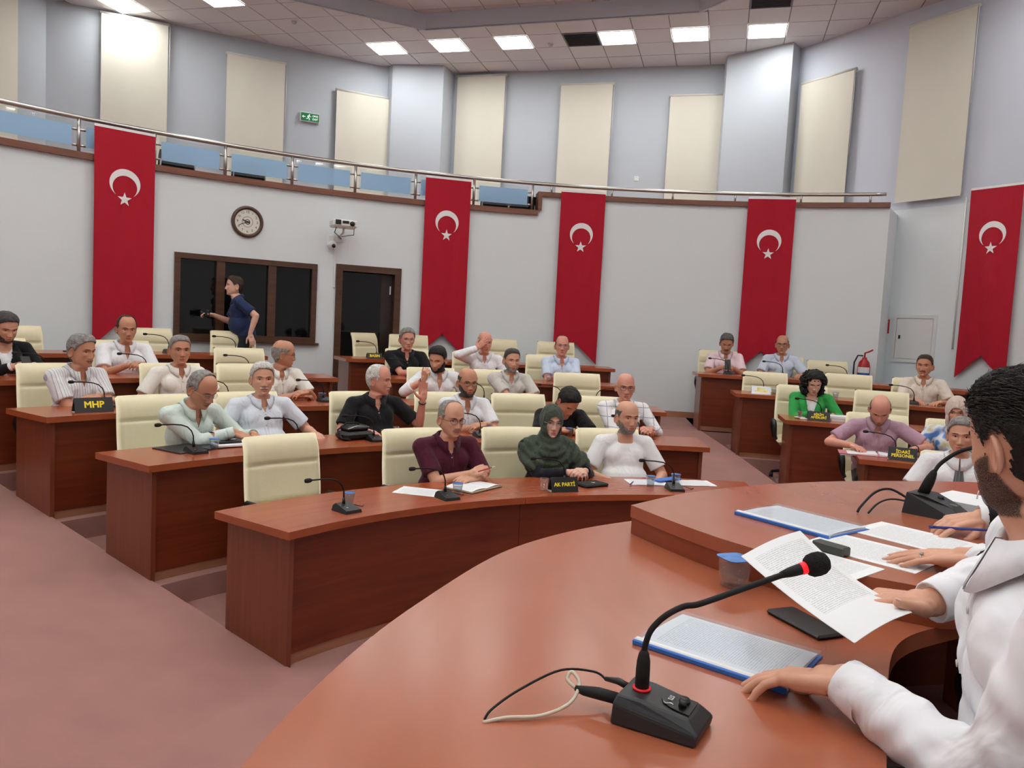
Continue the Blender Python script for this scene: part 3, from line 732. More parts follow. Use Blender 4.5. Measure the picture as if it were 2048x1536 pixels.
# ================================================================== FLAGS
def flag(M, label):
    """local x along the wall, y out of it (towards the room is -y), z down from the top edge"""
    t = thing('hanging_flag', label, 'flag', M, 'red flags with white crescent and star on the walls')
    W, ztail, znotch = .67, -2.56, -2.24; nx, nz = 22, 60; Vf = []; Ff = []
    ph = random.uniform(0, 6)
    def yy(x, z): return -0.085-0.016*math.sin(x*9+ph+z*.5)*min(1, -z*1.2)-.008*math.sin(x*23+z*1.3+ph)*min(1, -z)
    for i in range(nx+1):
        x = -W/2+W*i/nx; zb = ztail+(znotch-ztail)*max(0, 1-abs(x)/(W/2))
        for j in range(nz+1):
            z = zb*j/nz; Vf.append((x, yy(x, z), z))
    for i in range(nx):
        for j in range(nz): a = i*(nz+1)+j; Ff.append((a, a+1, a+nz+2, a+nz+1))
    mb = MB(); mb.add(Vf, Ff, None, 0, True); mb.add([(x, y+.003, z) for x, y, z in Vf], [f[::-1] for f in Ff], None, 0, True); mb.obj('cloth', M_FLAG, t)
    def flat(name, pts):
        n = len(pts); g = MB(); V = [(x, yy(x, z)-.004, z) for x, z in pts]; 
        return g, V
    # crescent (opening downwards): outer circle minus inner circle
    R_, r_, off = .172, .138, -.045; zc = -.62; n = 40; outer = []; inner = []
    # intersection half-angle measured from straight down
    yint = (R_*R_-r_*r_+off*off)/(2*off); a0 = math.acos(max(-1, min(1, -yint/R_))); b0 = math.acos(max(-1, min(1, -(yint-off)/r_)))
    for i in range(n+1):
        f = i/n; a = a0+(2*math.pi-2*a0)*f; b = b0+(2*math.pi-2*b0)*f
        outer.append((R_*math.sin(a), zc-R_*math.cos(a))); inner.append((r_*math.sin(b), zc+off-r_*math.cos(b)))
    g = MB(); V = []
    for (ox, oz), (ix, iz) in zip(outer, inner): V += [(ox, yy(ox, oz)-.004, oz), (ix, yy(ix, iz)-.004, iz)]
    g.add(V, [(2*i, 2*i+1, 2*i+3, 2*i+2) for i in range(n)]); g.obj('crescent', M_FWHITE, t)
    zs = zc-.185; P = []
    for i in range(10):
        a = math.pi/2+i*math.pi/5; rad = .086 if i % 2 == 0 else .034; P.append((rad*math.cos(a), zs+rad*math.sin(a)))
    g = MB(); V = [(x, yy(x, z)-.004, z) for x, z in P]+[(0, yy(0, zs)-.004, zs)]
    g.add(V, [(i, (i+1) % 10, 10) for i in range(10)]); g.obj('star', M_FWHITE, t)
    g = MB(); V = []
    for i in range(nx+1):
        x = -W/2+W*i/nx; V += [(x, yy(x, 0)-.002, .025), (x, yy(x, 0)-.002, -.006)]
    g.add(V, [(2*i, 2*i+1, 2*i+3, 2*i+2) for i in range(nx)]); g.obj('hem', M_FWHITE, t)
    return t
for th, z, lab in ((131.25, 3.95, 'long red flag hanging from the balustrade beside the round wall clock'), (106.1, 3.95, 'long red flag hanging from the balustrade beside the dark doorway'),
                (94.05, 3.92, 'long red flag hanging under the short posts, next to the step in the gallery ledge'), (77.55, 3.94, 'long red flag hanging behind the seated man in a pink shirt')):
    p = pol(WALL_R, th, z); flag(Tm(p.x, p.y, p.z, math.radians(th-90)), lab)
p = cR+dR*4.38; flag(Tm(p.x, p.y, 4.05, math.atan2(dR.y, dR.x)), 'long red flag on the flat side wall beyond the white electrical panel')

# ================================================================== THINGS ON THE WALLS
def wall_M(th, z, r=WALL_R): p = pol(r, th, z); return Tm(p.x, p.y, p.z, math.radians(th-90))    # local -y into the room
def side_M(P, d, s, z): p = P+d*s; return Tm(p.x, p.y, z, math.atan2(d.y, d.x))
RX90 = Matrix.Rotation(math.pi/2, 4, 'X')     # text facing -y
t = thing('wall_clock', 'round wall clock with brown rim above the dark window', 'clock', wall_M(122.45, 3.065))
MB().lathe([(0, 0), (.165, 0), (.165, .02), (0, .02)], 40, RX90, smooth=False).obj('dial', plain('clock dial', (226, 222, 212), .6), t)
MB().lathe([(.158, .0), (.205, .0), (.208, .02), (.195, .04), (.175, .042), (.16, .026), (.158, .0)], 48, RX90).obj('rim', wood('clock rim', (70, 48, 36), (92, 66, 50)), t)
M_INK = plain('dark ink', (70, 66, 64), .6)
for h in range(1, 13):
    a = math.pi/2-h*math.pi/6; text_obj('numeral', str(h), .044, M_INK, t, Matrix.Translation((.127*math.cos(a), -.0225, .127*math.sin(a))) @ RX90, ext=.0005)
def hand(L, w, ang, y):
    M = Matrix.Translation((0, y, 0)) @ Matrix.Rotation(ang, 4, 'Y'); g = MB(); g.box((0, 0, L/2-.015), (w, .003, L+.03), M); return g
hand(.07, .012, math.radians(290), -.027).obj('hour_hand', M_BLACK, t); hand(.115, .008, math.radians(246), -.031).obj('minute_hand', M_BLACK, t)
em = MB(); em.lathe([(.026, .0215), (.034, .0225), (.03, .0235), (.026, .0215)], 24, RX90, caps=False); em.lathe([(.064, .0215), (.0665, .0225), (.069, .0215)], 32, RX90, caps=False); em.lathe([(0, .023), (.010, .0228), (.012, .0215)], 18, RX90)
em.obj('emblem', M_INK, t)
# projector and camera
t = thing('ceiling_projector', 'white projector on a wall bracket above the door frame corner', 'projector', wall_M(115.2, 3.09))
MB().box((0, -.30, .05), (.34, .26, .10), bev=.02).obj('body', M_WHITE, t)
g = MB(); g.box((-.10, -.434, .06), (.075, .01, .06)); g.box((-.0, -.434, .065), (.085, .01, .035)); g.obj('vent_panel', M_BLACK, t)
MB().lathe([(0, .02), (.03, .02), (.034, 0)], 18, Matrix.Translation((.09, -.43, .05)) @ RX90).obj('lens', M_BLACK, t)
MB().tube([(0, -.3, .0), (0, -.3, -.06), (0, -.02, -.1)], .016, 8).obj('bracket', M_WHITE, t)
MB().box((0, -.012, -.1), (.12, .02, .14)).obj('wall_plate', M_WHITE, t)
MB().tube([(-.1, -.32, .0), (-.12, -.3, -.07), (-.04, -.25, -.12), (.02, -.1, -.13), (.02, -.012, -.12)], .006, 6).obj('cable', M_BLACK, t)
MB().tube([(.14, -.32, .0), (.15, -.28, -.08), (.08, -.2, -.09), (.02, -.1, -.1)], .005, 6).obj('cable', M_BLACK, t)
t = thing('security_camera', 'small white dome camera under the projector', 'camera', wall_M(115.85, 2.88))
MB().box((0, -.03, .05), (.09, .06, .16), bev=.012).obj('mount', M_WHITE, t)
MB().lathe([(0, -.07), (.03, -.065), (.05, -.04), (.055, 0), (.05, .04), (0, .06)], 20, Matrix.Translation((0.01, -.09, -.01)) @ Matrix.Rotation(1.2, 4, 'X')).obj('housing', M_WHITE, t)
MB().lathe([(0, .01), (.026, .008), (.028, 0)], 18, Matrix.Translation((.015, -.15, -.03)) @ Matrix.Rotation(1.5, 4, 'X')).obj('lens', M_BLACK, t)
tag(MB().box((0, -.01, -.25), (.022, .018, .66)).obj('cable_duct', M_WHITE, None, wall_M(115.45, 2.87)), 'thin white cable duct running down beside the door', 'duct')
# exit sign
t = thing('exit_sign', 'green and white exit sign on the pale blue gallery wall', 'sign', side_M(cL, dL, -2.28, 5.585))
MB().box((0, -.04, 0), (.36, .05, .17), bev=.006).obj('housing', M_WHITE, t)
MB().box((0, -.0665, 0), (.335, .006, .145)).obj('face', plain('exit green', (0, 110, 62), .5, emit=.25), t)
M_SIGNW = plain('sign white', (236, 244, 240), .5, emit=.4)
g = MB(); g.box((-.115, -.0705, 0), (.06, .003, .012)); g.add([(-.15, -.072, 0), (-.118, -.072, .026), (-.118, -.072, -.026)], [(0, 1, 2)]); g.obj('arrow', M_SIGNW, t)
g = MB(); g.lathe([(0, .003), (.011, .002), (.011, 0)], 12, Matrix.Translation((-.012, -.0695, .045)) @ RX90)
for a, b, w in (((-.018, .03), (-.03, -.008), .02), ((-.03, -.008), (-.008, -.03), .012), ((-.008, -.03), (-.018, -.055), .011), ((-.03, -.008), (-.05, -.03), .012), ((-.05, -.03), (-.066, -.03), .011), ((-.015, .028), (.006, .008), .009), ((.006, .008), (.02, .014), .008), ((-.018, .028), (-.045, .018), .009), ((-.045, .018), (-.052, 0), .008)):
    d = Vector((b[0]-a[0], 0, b[1]-a[1])); c = Vector(((a[0]+b[0])/2, -.0705, (a[1]+b[1])/2)); g.box((0, 0, 0), (d.length+w*.5, .002, w), Matrix.Translation(c) @ Matrix.Rotation(-math.atan2(d.z, d.x), 4, 'Y'))
g.obj('running_figure', M_SIGNW, t)
text_obj('lettering', 'ÇIKIŞ', .042, M_SIGNW, t, Matrix.Translation((.095, -.071, .028)) @ RX90, bold=.0012); text_obj('lettering', 'EXIT', .05, M_SIGNW, t, Matrix.Translation((.095, -.071, -.03)) @ RX90, bold=.0012)
for x in (-.13, .13): MB().tube([(x, -.03, .085), (x, -.02, .12)], .004, 6).obj('hook', M_STEEL, t)
def socket(M, label):
    t = thing('wall_socket', label, 'socket', M, 'wall sockets')
    MB().box((0, -.006, 0), (.085, .012, .085), bev=.004).obj('plate', M_WHITE, t); MB().lathe([(0, .004), (.02, .004), (.024, .0145), (.026, .0145), (.026, 0)], 18, RX90).obj('outlet', plain('socket grey', (120, 120, 122), .5), t)
socket(side_M(cL, dL, -4.31, 4.79-.55), 'white wall socket on the gallery wall seen through blue glass'); socket(side_M(cL, dM, 4.31, 4.76), 'white wall socket on the gallery wall between two blinds above the rail')
# electrical panel, fire sign, extinguisher
t = thing('electrical_panel', 'white flush electrical panel door on the side wall', 'panel', side_M(cR, dR, 3.37, 2.0))
g = MB()
for c, s_ in (((0, -.01, .325), (.66, .02, .05)), ((0, -.01, -.325), (.66, .02, .05)), ((-.305, -.01, 0), (.05, .02, .6)), ((.305, -.01, 0), (.05, .02, .6))): g.box(c, s_)
M_PANEL = plain('panel white', (222, 222, 222), .45, noise=.01); g.obj('panel_frame', M_PANEL, t); d_ = MB().box((0, -.008, 0), (.545, .012, .585)).obj('panel_door', M_PANEL, t)
MB().box((-.22, -.018, .02), (.03, .014, .055), bev=.004).obj('latch', M_BLACK, d_)
t = thing('fire_sign', 'small red fire notice beside the electrical panel', 'sign', side_M(cR, dR, 2.9, 2.17))
MB().box((0, -.004, 0), (.14, .006, .21)).obj('board', plain('fire red', (188, 30, 40), .5), t)
g = MB()
for z, w, h in ((.088, .07, .012), (.064, .10, .014), (.042, .07, .012), (-.005, .09, .05), (-.052, .06, .012), (-.082, .022, .02)): g.box((0, -.008, z), (w, .002, h))
g.obj('print', M_FWHITE, t)
p = pol(WALL_R-.25, 69.1, tier(5))
t = thing('fire_extinguisher', 'red fire extinguisher with blue and white label in the corner', 'extinguisher', Tm(p.x, p.y, p.z+.52, -.45))
MB().lathe([(0, 0), (.078, 0), (.085, .02), (.085, .42), (.07, .49), (.035, .53), (.03, .56), (0, .56)], 24).obj('cylinder', plain('extinguisher red', (176, 22, 32), .3), t)
g = MB(); g.lathe([(.0865, .12), (.0865, .40)], 24); lab = g
lb = MB(); Vl = []; 
for i in range(9):
    a = math.radians(-150+i*15); Vl += [(.087*math.cos(a), .087*math.sin(a), .14), (.087*math.cos(a), .087*math.sin(a), .34), (.087*math.cos(a), .087*math.sin(a), .42)]
for i in range(8): lb.add([Vl[3*i], Vl[3*i+3], Vl[3*i+4], Vl[3*i+1]], [(0, 1, 2, 3)], None, 0, True); lb.add([Vl[3*i+1], Vl[3*i+4], Vl[3*i+5], Vl[3*i+2]], [(0, 1, 2, 3)], None, 1, True)
lb.obj('label_sticker', [plain('label blue', (44, 92, 168), .5, noise=.5, nscale=40), plain('label white', (230, 230, 230), .5)], t)
MB().tube([(0, 0, .55), (0, 0, .62), (.05, 0, .64), (.10, 0, .67)], .012, 8).obj('lever', plain('extinguisher red', (176, 22, 32), .3), t)
MB().tube([(-.02, 0, .58), (-.09, 0, .58), (-.13, 0, .48), (-.13, 0, .2), (-.11, 0, .08)], .011, 8).obj('hose', M_BLACK, t)
MB().box((0, .07, .2), (.08, .18, .03)).obj('wall_bracket', M_BLACK, t); MB().lathe([(.02, -.52), (.11, -.52), (.11, -.50), (.02, -.48), (.015, 0)], 16).obj('stand', M_BLACK, t)
tag(MB().tube([(0, -.012, 0), (0, -.012, -2.1)], .012, 6).obj('wall_conduit', M_WHITE, None, side_M(cR, dR, 3.95, 3.98)), 'thin painted conduit running down the side wall before the flag', 'conduit')
# ================================================================== DESKS
def desk_unit(k, t0, t1, label, end_lo, end_hi, group):
    """curved council desk from angle t0 (small) to t1 (large); end_* = closed end panel there"""
    z = tier(k); R0 = ROWS[k-1]; tm = (t0+t1)/2; org = pol(R0+.3, tm, z)
    t = thing('council_desk', label, 'desk', Matrix.Translation(org), group)
    def part(name, r0, r1, z0, z1, a0, a1, mat):
        g = MB(); g.arc(r0, r1, z0, z1, a0, a1); g.v = [tuple(Vector(p)-org) for p in g.v]; return g.obj(name, mat, t)
    g_ = math.degrees(.0015/R0); a0, a1 = t0+g_, t1-g_
    ov = math.degrees(.05/R0)
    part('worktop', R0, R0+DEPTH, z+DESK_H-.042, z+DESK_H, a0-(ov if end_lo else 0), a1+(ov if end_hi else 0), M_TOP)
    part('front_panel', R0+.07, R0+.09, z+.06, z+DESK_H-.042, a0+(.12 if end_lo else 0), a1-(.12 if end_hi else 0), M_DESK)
    part('plinth', R0+.075, R0+.088, z, z+.06, a0+.1, a1-.1, M_SKIRT)
    dp = math.degrees(.03/R0)
    if end_lo: part('end_panel', R0+.05, R0+DEPTH-.04, z, z+DESK_H-.042, a0, a0+dp, M_END)
    if end_hi: part('end_panel', R0+.05, R0+DEPTH-.04, z, z+DESK_H-.042, a1-dp, a1, M_END)
    if not end_hi: part('partition', R0+.10, R0+DEPTH-.08, z, z+DESK_H-.042, a1-dp*.6, a1, M_DESK)
    return t
M_SKIRT = wood('pale plinth edge', (150, 100, 76), (172, 120, 92)); M_END = wood('cherry end panel', (112, 55, 33), (132, 70, 46), sv=1.2, su=22)  # end panels: same cherry, toned between the shaded fronts and lit tops
GM, GR = 'curved cherry desks of the middle block', 'curved cherry desks of the right hand block'
desk_unit(1, C_END[0], 116.9, 'cherry desk with a lettered black plate and blue folders', True, False, GM)
desk_unit(1, 116.9, L_END, 'cherry desk holding the open notebook, beside the empty cream chair', False, True, GM)
desk_unit(2, C_END[1], 112.0, 'cherry desk in front of the man in a plaid shirt', True, False, GM)
desk_unit(2, 112.0, 131.5, 'cherry desk carrying the black leather bag', False, False, GM)
desk_unit(2, 131.5, L_END, 'cherry desk carrying the black document folder', False, True, GM)
desk_unit(3, C_END[2], 113.0, 'cherry desk in front of the man in a grey polo', True, False, GM)
desk_unit(3, 113.0, 129.5, 'cherry desk in front of the man shown in profile, behind the raised hand', False, False, GM)
desk_unit(3, 129.5, L_END, 'cherry desk with a black plate of three yellow letters', False, True, GM)
desk_unit(4, C_END[3], 114.6, 'cherry desk in front of the smiling man in a light blue polo', True, True, GM)
desk_unit(4, 119.8, 134.0, 'cherry desk ending at the open floor before the doorway', True, False, GM)
desk_unit(4, 134.0, 152.0, 'cherry desk in front of the man in a black suit', False, True, GM)
desk_unit(5, C_END[4], 116.2, 'topmost cherry desk by the doorway with a small black and yellow plate', True, True, GM)
desk_unit(5, 123.4, 135.0, 'topmost cherry desk under the dark window', True, False, GM)
desk_unit(5, 135.0, 150.0, 'topmost cherry desk behind the man in a black suit', False, True, GM)
desk_unit(2, 40, R_BEG[1], 'cherry desk in front of the man in a mauve polo', True, True, GR)
desk_unit(3, 44, R_BEG[2], 'cherry desk in front of the curly haired woman in green', True, True, GR)
desk_unit(4, 48, R_BEG[3], 'cherry desk with a glaring reflective plate, in front of the man in a beige shirt', True, True, GR)
desk_unit(5, 52, R_BEG[4], 'cherry desk in front of the man in a pink shirt', True, True, GR)
desk_unit(1, 38, 70.0, 'cherry desk in front of the man in a grey tie', True, True, GR)

# ================================================================== CHAIRS
def cushion(w, h, th, nu, nv, groove, lean, wrap, mat, roll=0.0):
    """puffy back pad standing in x (width) z (height), front towards -y"""
    def prof(u, v):
        e = (1-abs(u)**8)**.5*max(0.0, 1-abs(2*v-1)**14)**.5
        g = 0.0
        for gv, depth in groove: g += depth*math.exp(-((v-gv)/.018)**2)*(1-abs(u)**8)
        for gu in (-.82, .82): g += .006*math.exp(-((u-gu)/.035)**2)
        puff = .012*math.cos(u*math.pi/2)*(0.6+.4*math.sin(v*math.pi*2.6))
        return e, g, puff
    V = []; F = []
    for side in (0, 1):
        for i in range(nu+1):
            u = -1+2*i/nu
            for j in range(nv+1):
                v = j/nv; e, g, puff = prof(u, v)
                wv = w*(1+.03*math.sin(v*math.pi)-.06*max(0, .35-v))
                x = u*wv/2; z = v*h
                yc = -wrap*u*u + math.tan(lean)*z + roll*max(0, v-.80)**2
                y = yc+(-(th/2*e+(puff-g)*e) if side == 0 else th/2*e)
                V.append((x, y, z))
    o = (nu+1)*(nv+1)
    for i in range(nu):
        for j in range(nv):
            a = i*(nv+1)+j; F.append((a, a+nv+1, a+nv+2, a+1)); F.append((o+a, o+a+1, o+a+nv+2, o+a+nv+1))
    for i in range(nu):
        for j in (0, nv):
            a = i*(nv+1)+j; F.append((a, a+nv+1, o+a+nv+1, o+a) if j else (a+nv+1, a, o+a, o+a+nv+1))
    for j in range(nv):
        for i in (0, nu):
            a = i*(nv+1)+j; F.append((a+1, a, o+a, o+a+1) if i else (a, a+1, o+a+1, o+a))
    mb = MB(); mb.add(V, F, None, 0, True); return mb
def make_chair(name, mat, back_h=.60, back_z=.46, w=.55, low=False):
    root = thing(name, 'x', 'chair')
    bk = cushion(w, back_h, .075, 20, 40, ((.70, .022), (.28, .020)), math.radians(7), .045, mat, .9)
    bk.obj('backrest', mat, root, Matrix.Translation((0, .20, back_z)))
    st = cushion(.52, .50, .10, 14, 14, (), 0, 0.0, mat)
    st.obj('seat', mat, root, Matrix.Translation((0, .24, .45)) @ Matrix.Rotation(math.pi/2, 4, 'X'))
    if not low:
        for sg in (-1, 1):
            g = MB(); g.tube([(sg*.27, .18, .46), (sg*.30, .17, .58), (sg*.30, .10, .655), (sg*.30, -.08, .66), (sg*.295, -.15, .63), (sg*.28, -.12, .50), (sg*.25, -.05, .44)], [.018, .02, .024, .026, .022, .018, .016], 8); g.obj('armrest', M_BLACK, root)
        MB().tube([(0, 0, .08), (0, 0, .40)], .028, 10).obj('gas_column', M_BLACK, root)
        b = MB()
        for i in range(5):
            a = i*2*math.pi/5+.3; b.tube([(0, 0, .11), (.15*math.cos(a), .15*math.sin(a), .10), (.29*math.cos(a), .29*math.sin(a), .07)], [.03, .024, .016], 6)
        b.obj('star_base', M_BLACK, root)
        cw = MB(); cw.tube([(-.02, 0, 0), (.02, 0, 0)], .03, 10); cme = cw.mesh('caster', M_BLACK)
        for i in range(5):
            a = i*2*math.pi/5+.3; o = link('caster', cme, root); o.location = (.29*math.cos(a), .29*math.sin(a), .03)
    else:
        g = MB()
        for sx in (-1, 1):
            g.tube([(sx*.22, -.2, 0), (sx*.22, -.18, .42)], .012, 6); g.tube([(sx*.22, .24, 0), (sx*.22, .2, .44), (sx*.2, .24, .7)], .012, 6)
        g.obj('leg_frame', M_STEEL, root)
    return root
CHAIR0 = make_chair('office_chair', M_CREAM); chair_used = [False]
def chair(k, th, label, turn=0.0, dr=.95, group='cream leather office chairs', dz=0.0):
    dr -= {4: .13, 3: .05}.get(k, 0)
    M = seat_M(ROWS[k-1]+dr-.05, th, tier(k)+dz, turn)
    if not chair_used[0]:
        chair_used[0] = True; o = CHAIR0; o.matrix_basis = M; o['label'] = label; o['group'] = group
    else: o = copy_tree(CHAIR0, None, M, label, group)
    return o
# ================================================================== PEOPLE: shapes
def _sphere(nu=14, nv=9):
    V = [(0, 0, -1)]; F = []
    for j in range(1, nv):
        p = -math.pi/2+math.pi*j/nv
        for i in range(nu):
            a = 2*math.pi*i/nu; V.append((math.cos(p)*math.cos(a), math.cos(p)*math.sin(a), math.sin(p)))
    V.append((0, 0, 1)); n = len(V)-1
    for i in range(nu): F.append((0, 1+(i+1) % nu, 1+i)); F.append((n, n-nu+i, n-nu+(i+1) % nu))
    for j in range(nv-2):
        for i in range(nu): a = 1+j*nu; F.append((a+i, a+(i+1) % nu, a+nu+(i+1) % nu, a+nu+i))
    return np.array(V), F
SV, SF = _sphere()
def basis(d):
    d = np.array(d, float); d /= np.linalg.norm(d)+1e-12; a = np.array([0, 0, 1.0]) if abs(d[2]) < .9 else np.array([1.0, 0, 0])
    x = np.cross(a, d); x /= np.linalg.norm(x); return np.stack([x, np.cross(d, x), d], 1)
class Prims:
    def __init__(s): s.v = []; s.f = []; s.n = 0
    def raw(s, V, F): s.v.append(np.asarray(V, float)); s.f += [tuple(s.n+i for i in f) for f in F]; s.n += len(V); return s
    def ell(s, c, r, R=None):
        V = SV*np.array(r)
        if R is not None: V = V @ np.asarray(R).T
        return s.raw(V+np.array(c), SF)
    def cap(s, p0, p1, r0, r1, flat=None):
        """tapered capsule; flat=(fx, fy) squashes the cross section in the basis frame"""
        p0 = np.array(p0, float); p1 = np.array(p1, float); B = basis(p1-p0); up = SV[:, 2] > 1e-6
        V = SV*np.where(up, r1, r0)[:, None]; V = V @ B.T; V = V+np.where(up[:, None], p1, p0); return s.raw(V, SF)
    def cone(s, p0, p1, r0, r1, n=18):
        p0 = np.array(p0, float); p1 = np.array(p1, float); B = basis(p1-p0); V = []
        for p, r in ((p0, r0), (p1, r1)):
            for i in range(n): a = 2*math.pi*i/n; V.append(p+B @ np.array([math.cos(a)*r, math.sin(a)*r, 0]))
        F = [(i, (i+1) % n, n+(i+1) % n, n+i) for i in range(n)]+[tuple(range(n-1, -1, -1)), tuple(range(n, 2*n))]
        return s.raw(V, F)
    def arrays(s): return np.concatenate(s.v), s.f
JOBS = []; RINGSEG = []
def remesh_job(prims, voxel, smooth=4, fac=.5):
    V, F = prims.arrays(); me = bpy.data.meshes.new('tmp'); me.from_pydata(V.tolist(), [], F)
    o = bpy.data.objects.new('tmp', me); COL.objects.link(o)
    m = o.modifiers.new('r', 'REMESH'); m.mode = 'VOXEL'; m.voxel_size = voxel; m.use_smooth_shade = True
    if smooth: q = o.modifiers.new('s', 'SMOOTH'); q.iterations = smooth; q.factor = fac
    JOBS.append(o); return len(JOBS)-1
def run_jobs():
    bpy.context.view_layer.update(); dg = bpy.context.evaluated_depsgraph_get(); out = []
    for o in JOBS:
        me = bpy.data.meshes.new_from_object(o.evaluated_get(dg)); n = len(me.vertices); V = np.empty(n*3); me.vertices.foreach_get('co', V)
        F = np.empty(len(me.loops), np.int64); me.loops.foreach_get('vertex_index', F); ls = np.empty(len(me.polygons), np.int64); me.polygons.foreach_get('loop_total', ls)
        assert (ls == 4).all(), 'quads expected'
        out.append((V.reshape(-1, 3), F.reshape(-1, 4))); bpy.data.meshes.remove(me)
    for o in JOBS:
        md = o.data; bpy.data.objects.remove(o); bpy.data.meshes.remove(md)
    JOBS.clear(); return out
def np_obj(name, V, F, mat, parent, smooth=True, M=None):
    me = bpy.data.meshes.new(name); F = F.tolist() if hasattr(F, 'tolist') else F; me.from_pydata(np.asarray(V).tolist(), [], F)
    me.materials.append(mat); me.polygons.foreach_set('use_smooth', [smooth]*len(me.polygons)); me.update(); return link(name, me, parent, M)

def soft(o, val=1.0):
    a = o.data.attributes.new('soft', 'FLOAT', 'POINT'); n = len(o.data.vertices); a.data.foreach_set('value', np.broadcast_to(np.asarray(val, float), (n,)).copy()); return o

def rotm(rx=0, ry=0, rz=0):
    rx, ry, rz = map(math.radians, (rx, ry, rz)); cx, sx, cy, sy, cz, sz = math.cos(rx), math.sin(rx), math.cos(ry), math.sin(ry), math.cos(rz), math.sin(rz)
    X = np.array([[1, 0, 0], [0, cx, -sx], [0, sx, cx]]); Y = np.array([[cy, 0, sy], [0, 1, 0], [-sy, 0, cy]]); Z = np.array([[cz, -sz, 0], [sz, cz, 0], [0, 0, 1]])
    return Z @ X @ Y

# ---- head: a ring grid with a modelled face; local front is -y, up z, origin between the ears
RINGS = np.array([  # z, half width, front y, back y, tilt
 (.1225, .004, -.006, .008, 0), (.119, .030, -.036, .045, 0), (.108, .050, -.060, .070, 0), (.088, .0640, -.078, .088, 0), (.062, .0725, -.0885, .099, 0), (.032, .0765, -.0925, .103, 0),
 (.002, .0765, -.0905, .100, 0), (-.028, .0735, -.0895, .093, .004), (-.054, .0690, -.0895, .083, .012), (-.076, .0625, -.0885, .074, .022), (-.096, .0520, -.0860, .067, .030), (-.110, .0400, -.0790, .062, .032),
 (-.1165, .0430, -.060, .060, .030), (-.124, .0540, -.042, .061, .024), (-.140, .0575, -.036, .064, .014), (-.175, .0600, -.037, .068, .004), (-.22, .0640, -.040, .072, 0)])
HEADS = {}
def head_grid(nr=84, nc=72):
    key = (nr, nc)
    if key in HEADS: return HEADS[key]
    # sample rings by arc length along the front profile
    s = np.concatenate([[0], np.cumsum(np.hypot(np.diff(RINGS[:, 0]), np.diff(RINGS[:, 2])*.55+np.diff(RINGS[:, 1])*.3)+.003)]); s /= s[-1]
    q = np.linspace(0, 1, nr)
    def cr(col):   # Catmull-Rom through the ring table
        y = RINGS[:, col]; out = []
        for t in q:
            i = min(len(s)-2, max(0, np.searchsorted(s, t)-1)); h = s[i+1]-s[i]; f = (t-s[i])/h
            m0 = (y[i+1]-y[max(i-1, 0)])/(s[i+1]-s[max(i-1, 0)])*h; m1 = (y[min(i+2, len(y)-1)]-y[i])/(s[min(i+2, len(s)-1)]-s[i])*h
            out.append((2*f**3-3*f*f+1)*y[i]+(f**3-2*f*f+f)*m0+(-2*f**3+3*f*f)*y[i+1]+(f**3-f*f)*m1)
        return np.array(out)
    Z, W, Fy, By, T = [cr(c) for c in range(5)]
    a0 = np.linspace(0, 2*np.pi, nc, endpoint=False); ang = a0+.35*np.sin(a0)*-1.0   # denser at the front (a = 0 is front)
    ang = a0-.35*np.sin(a0)
    ang = a0-.38*np.sin(a0)
    ca, sa = np.cos(ang), np.sin(ang); e = 2/2.35
    X = W[:, None]*np.sign(sa)*np.abs(sa)**e
    Y = np.where(ca[None] > 0, Fy[:, None], -By[:, None])*np.abs(ca[None])**e*np.where(ca[None] > 0, 1, 1)
    Y = np.where(ca[None] > 0, Fy[:, None]*np.abs(ca[None])**e, By[:, None]*np.abs(ca[None])**e)
    tt = (Y-Fy[:, None])/(By[:, None]-Fy[:, None]+1e-9); Zm = Z[:, None]+T[:, None]*tt
    V = np.stack([X, Y, np.broadcast_to(Zm, X.shape)], -1).copy()
    x, y, z = V[..., 0], V[..., 1], V[..., 2]; fr = np.clip(-y/.06, 0, 1)**1.2
    G = lambda cx, cz, sx, sz: np.exp(-((np.abs(x)-cx)/sx)**2-((z-cz)/sz)**2)
    def G0(cz, sx, sz): return np.exp(-(x/sx)**2-((z-cz)/sz)**2)
    d = np.zeros_like(x)
    hn = np.interp(z, [-.058, -.050, -.043, -.034, -.012, .012, .03], [0, .008, .023, .0255, .015, .006, 0]); sn = np.interp(z, [-.05, -.04, 0, .03], [.0135, .0135, .0085, .010])
    d += hn*np.exp(-(x/sn)**2)
    d += .0085*G(.0135, -.0435, .0065, .0075)                     # nostril wings
    d += -.0125*G(.032, .004, .0165, .0105)                        # eye sockets
    d += .0055*G(.026, .0235, .022, .0075)+.002*G0(.02, .012, .01)  # brow ridge
    d += .0055*G(.045, -.022, .016, .014)                          # cheek bones
    d += -.004*G(.046, -.062, .014, .018)                          # hollow of the cheeks
    d += -.0035*G(.024, -.056, .006, .014)                         # nose to mouth folds
    d += .0065*G0(-.0655, .019, .0055)+.0070*G0(-.0785, .017, .0055)-.0050*G0(-.0718, .022, .0024)
    d += -.0045*G0(-.0885, .020, .0055)+.0065*G0(-.102, .017, .011)
    V[..., 1] -= d*fr
    V[..., 0] += np.sign(x)*.003*np.exp(-((z-.0)/.03)**2-((y+.03)/.03)**2)*-1
    nr_, nc_ = x.shape
    F = []
    for i in range(nr_-1):
        for j in range(nc_):
            k = (j+1) % nc_; F.append((i*nc_+j, (i+1)*nc_+j, (i+1)*nc_+k, i*nc_+k))
    P = V.reshape(-1, 3)
    # normals
    Q = np.array(F); fn = np.cross(P[Q[:, 2]]-P[Q[:, 0]], P[Q[:, 3]]-P[Q[:, 1]]); N = np.zeros_like(P)
    for c in range(4): np.add.at(N, Q[:, c], fn)
    N /= np.linalg.norm(N, axis=1)[:, None]+1e-12
    if (N*P).sum() < 0: N = -N; F = [f[::-1] for f in F]
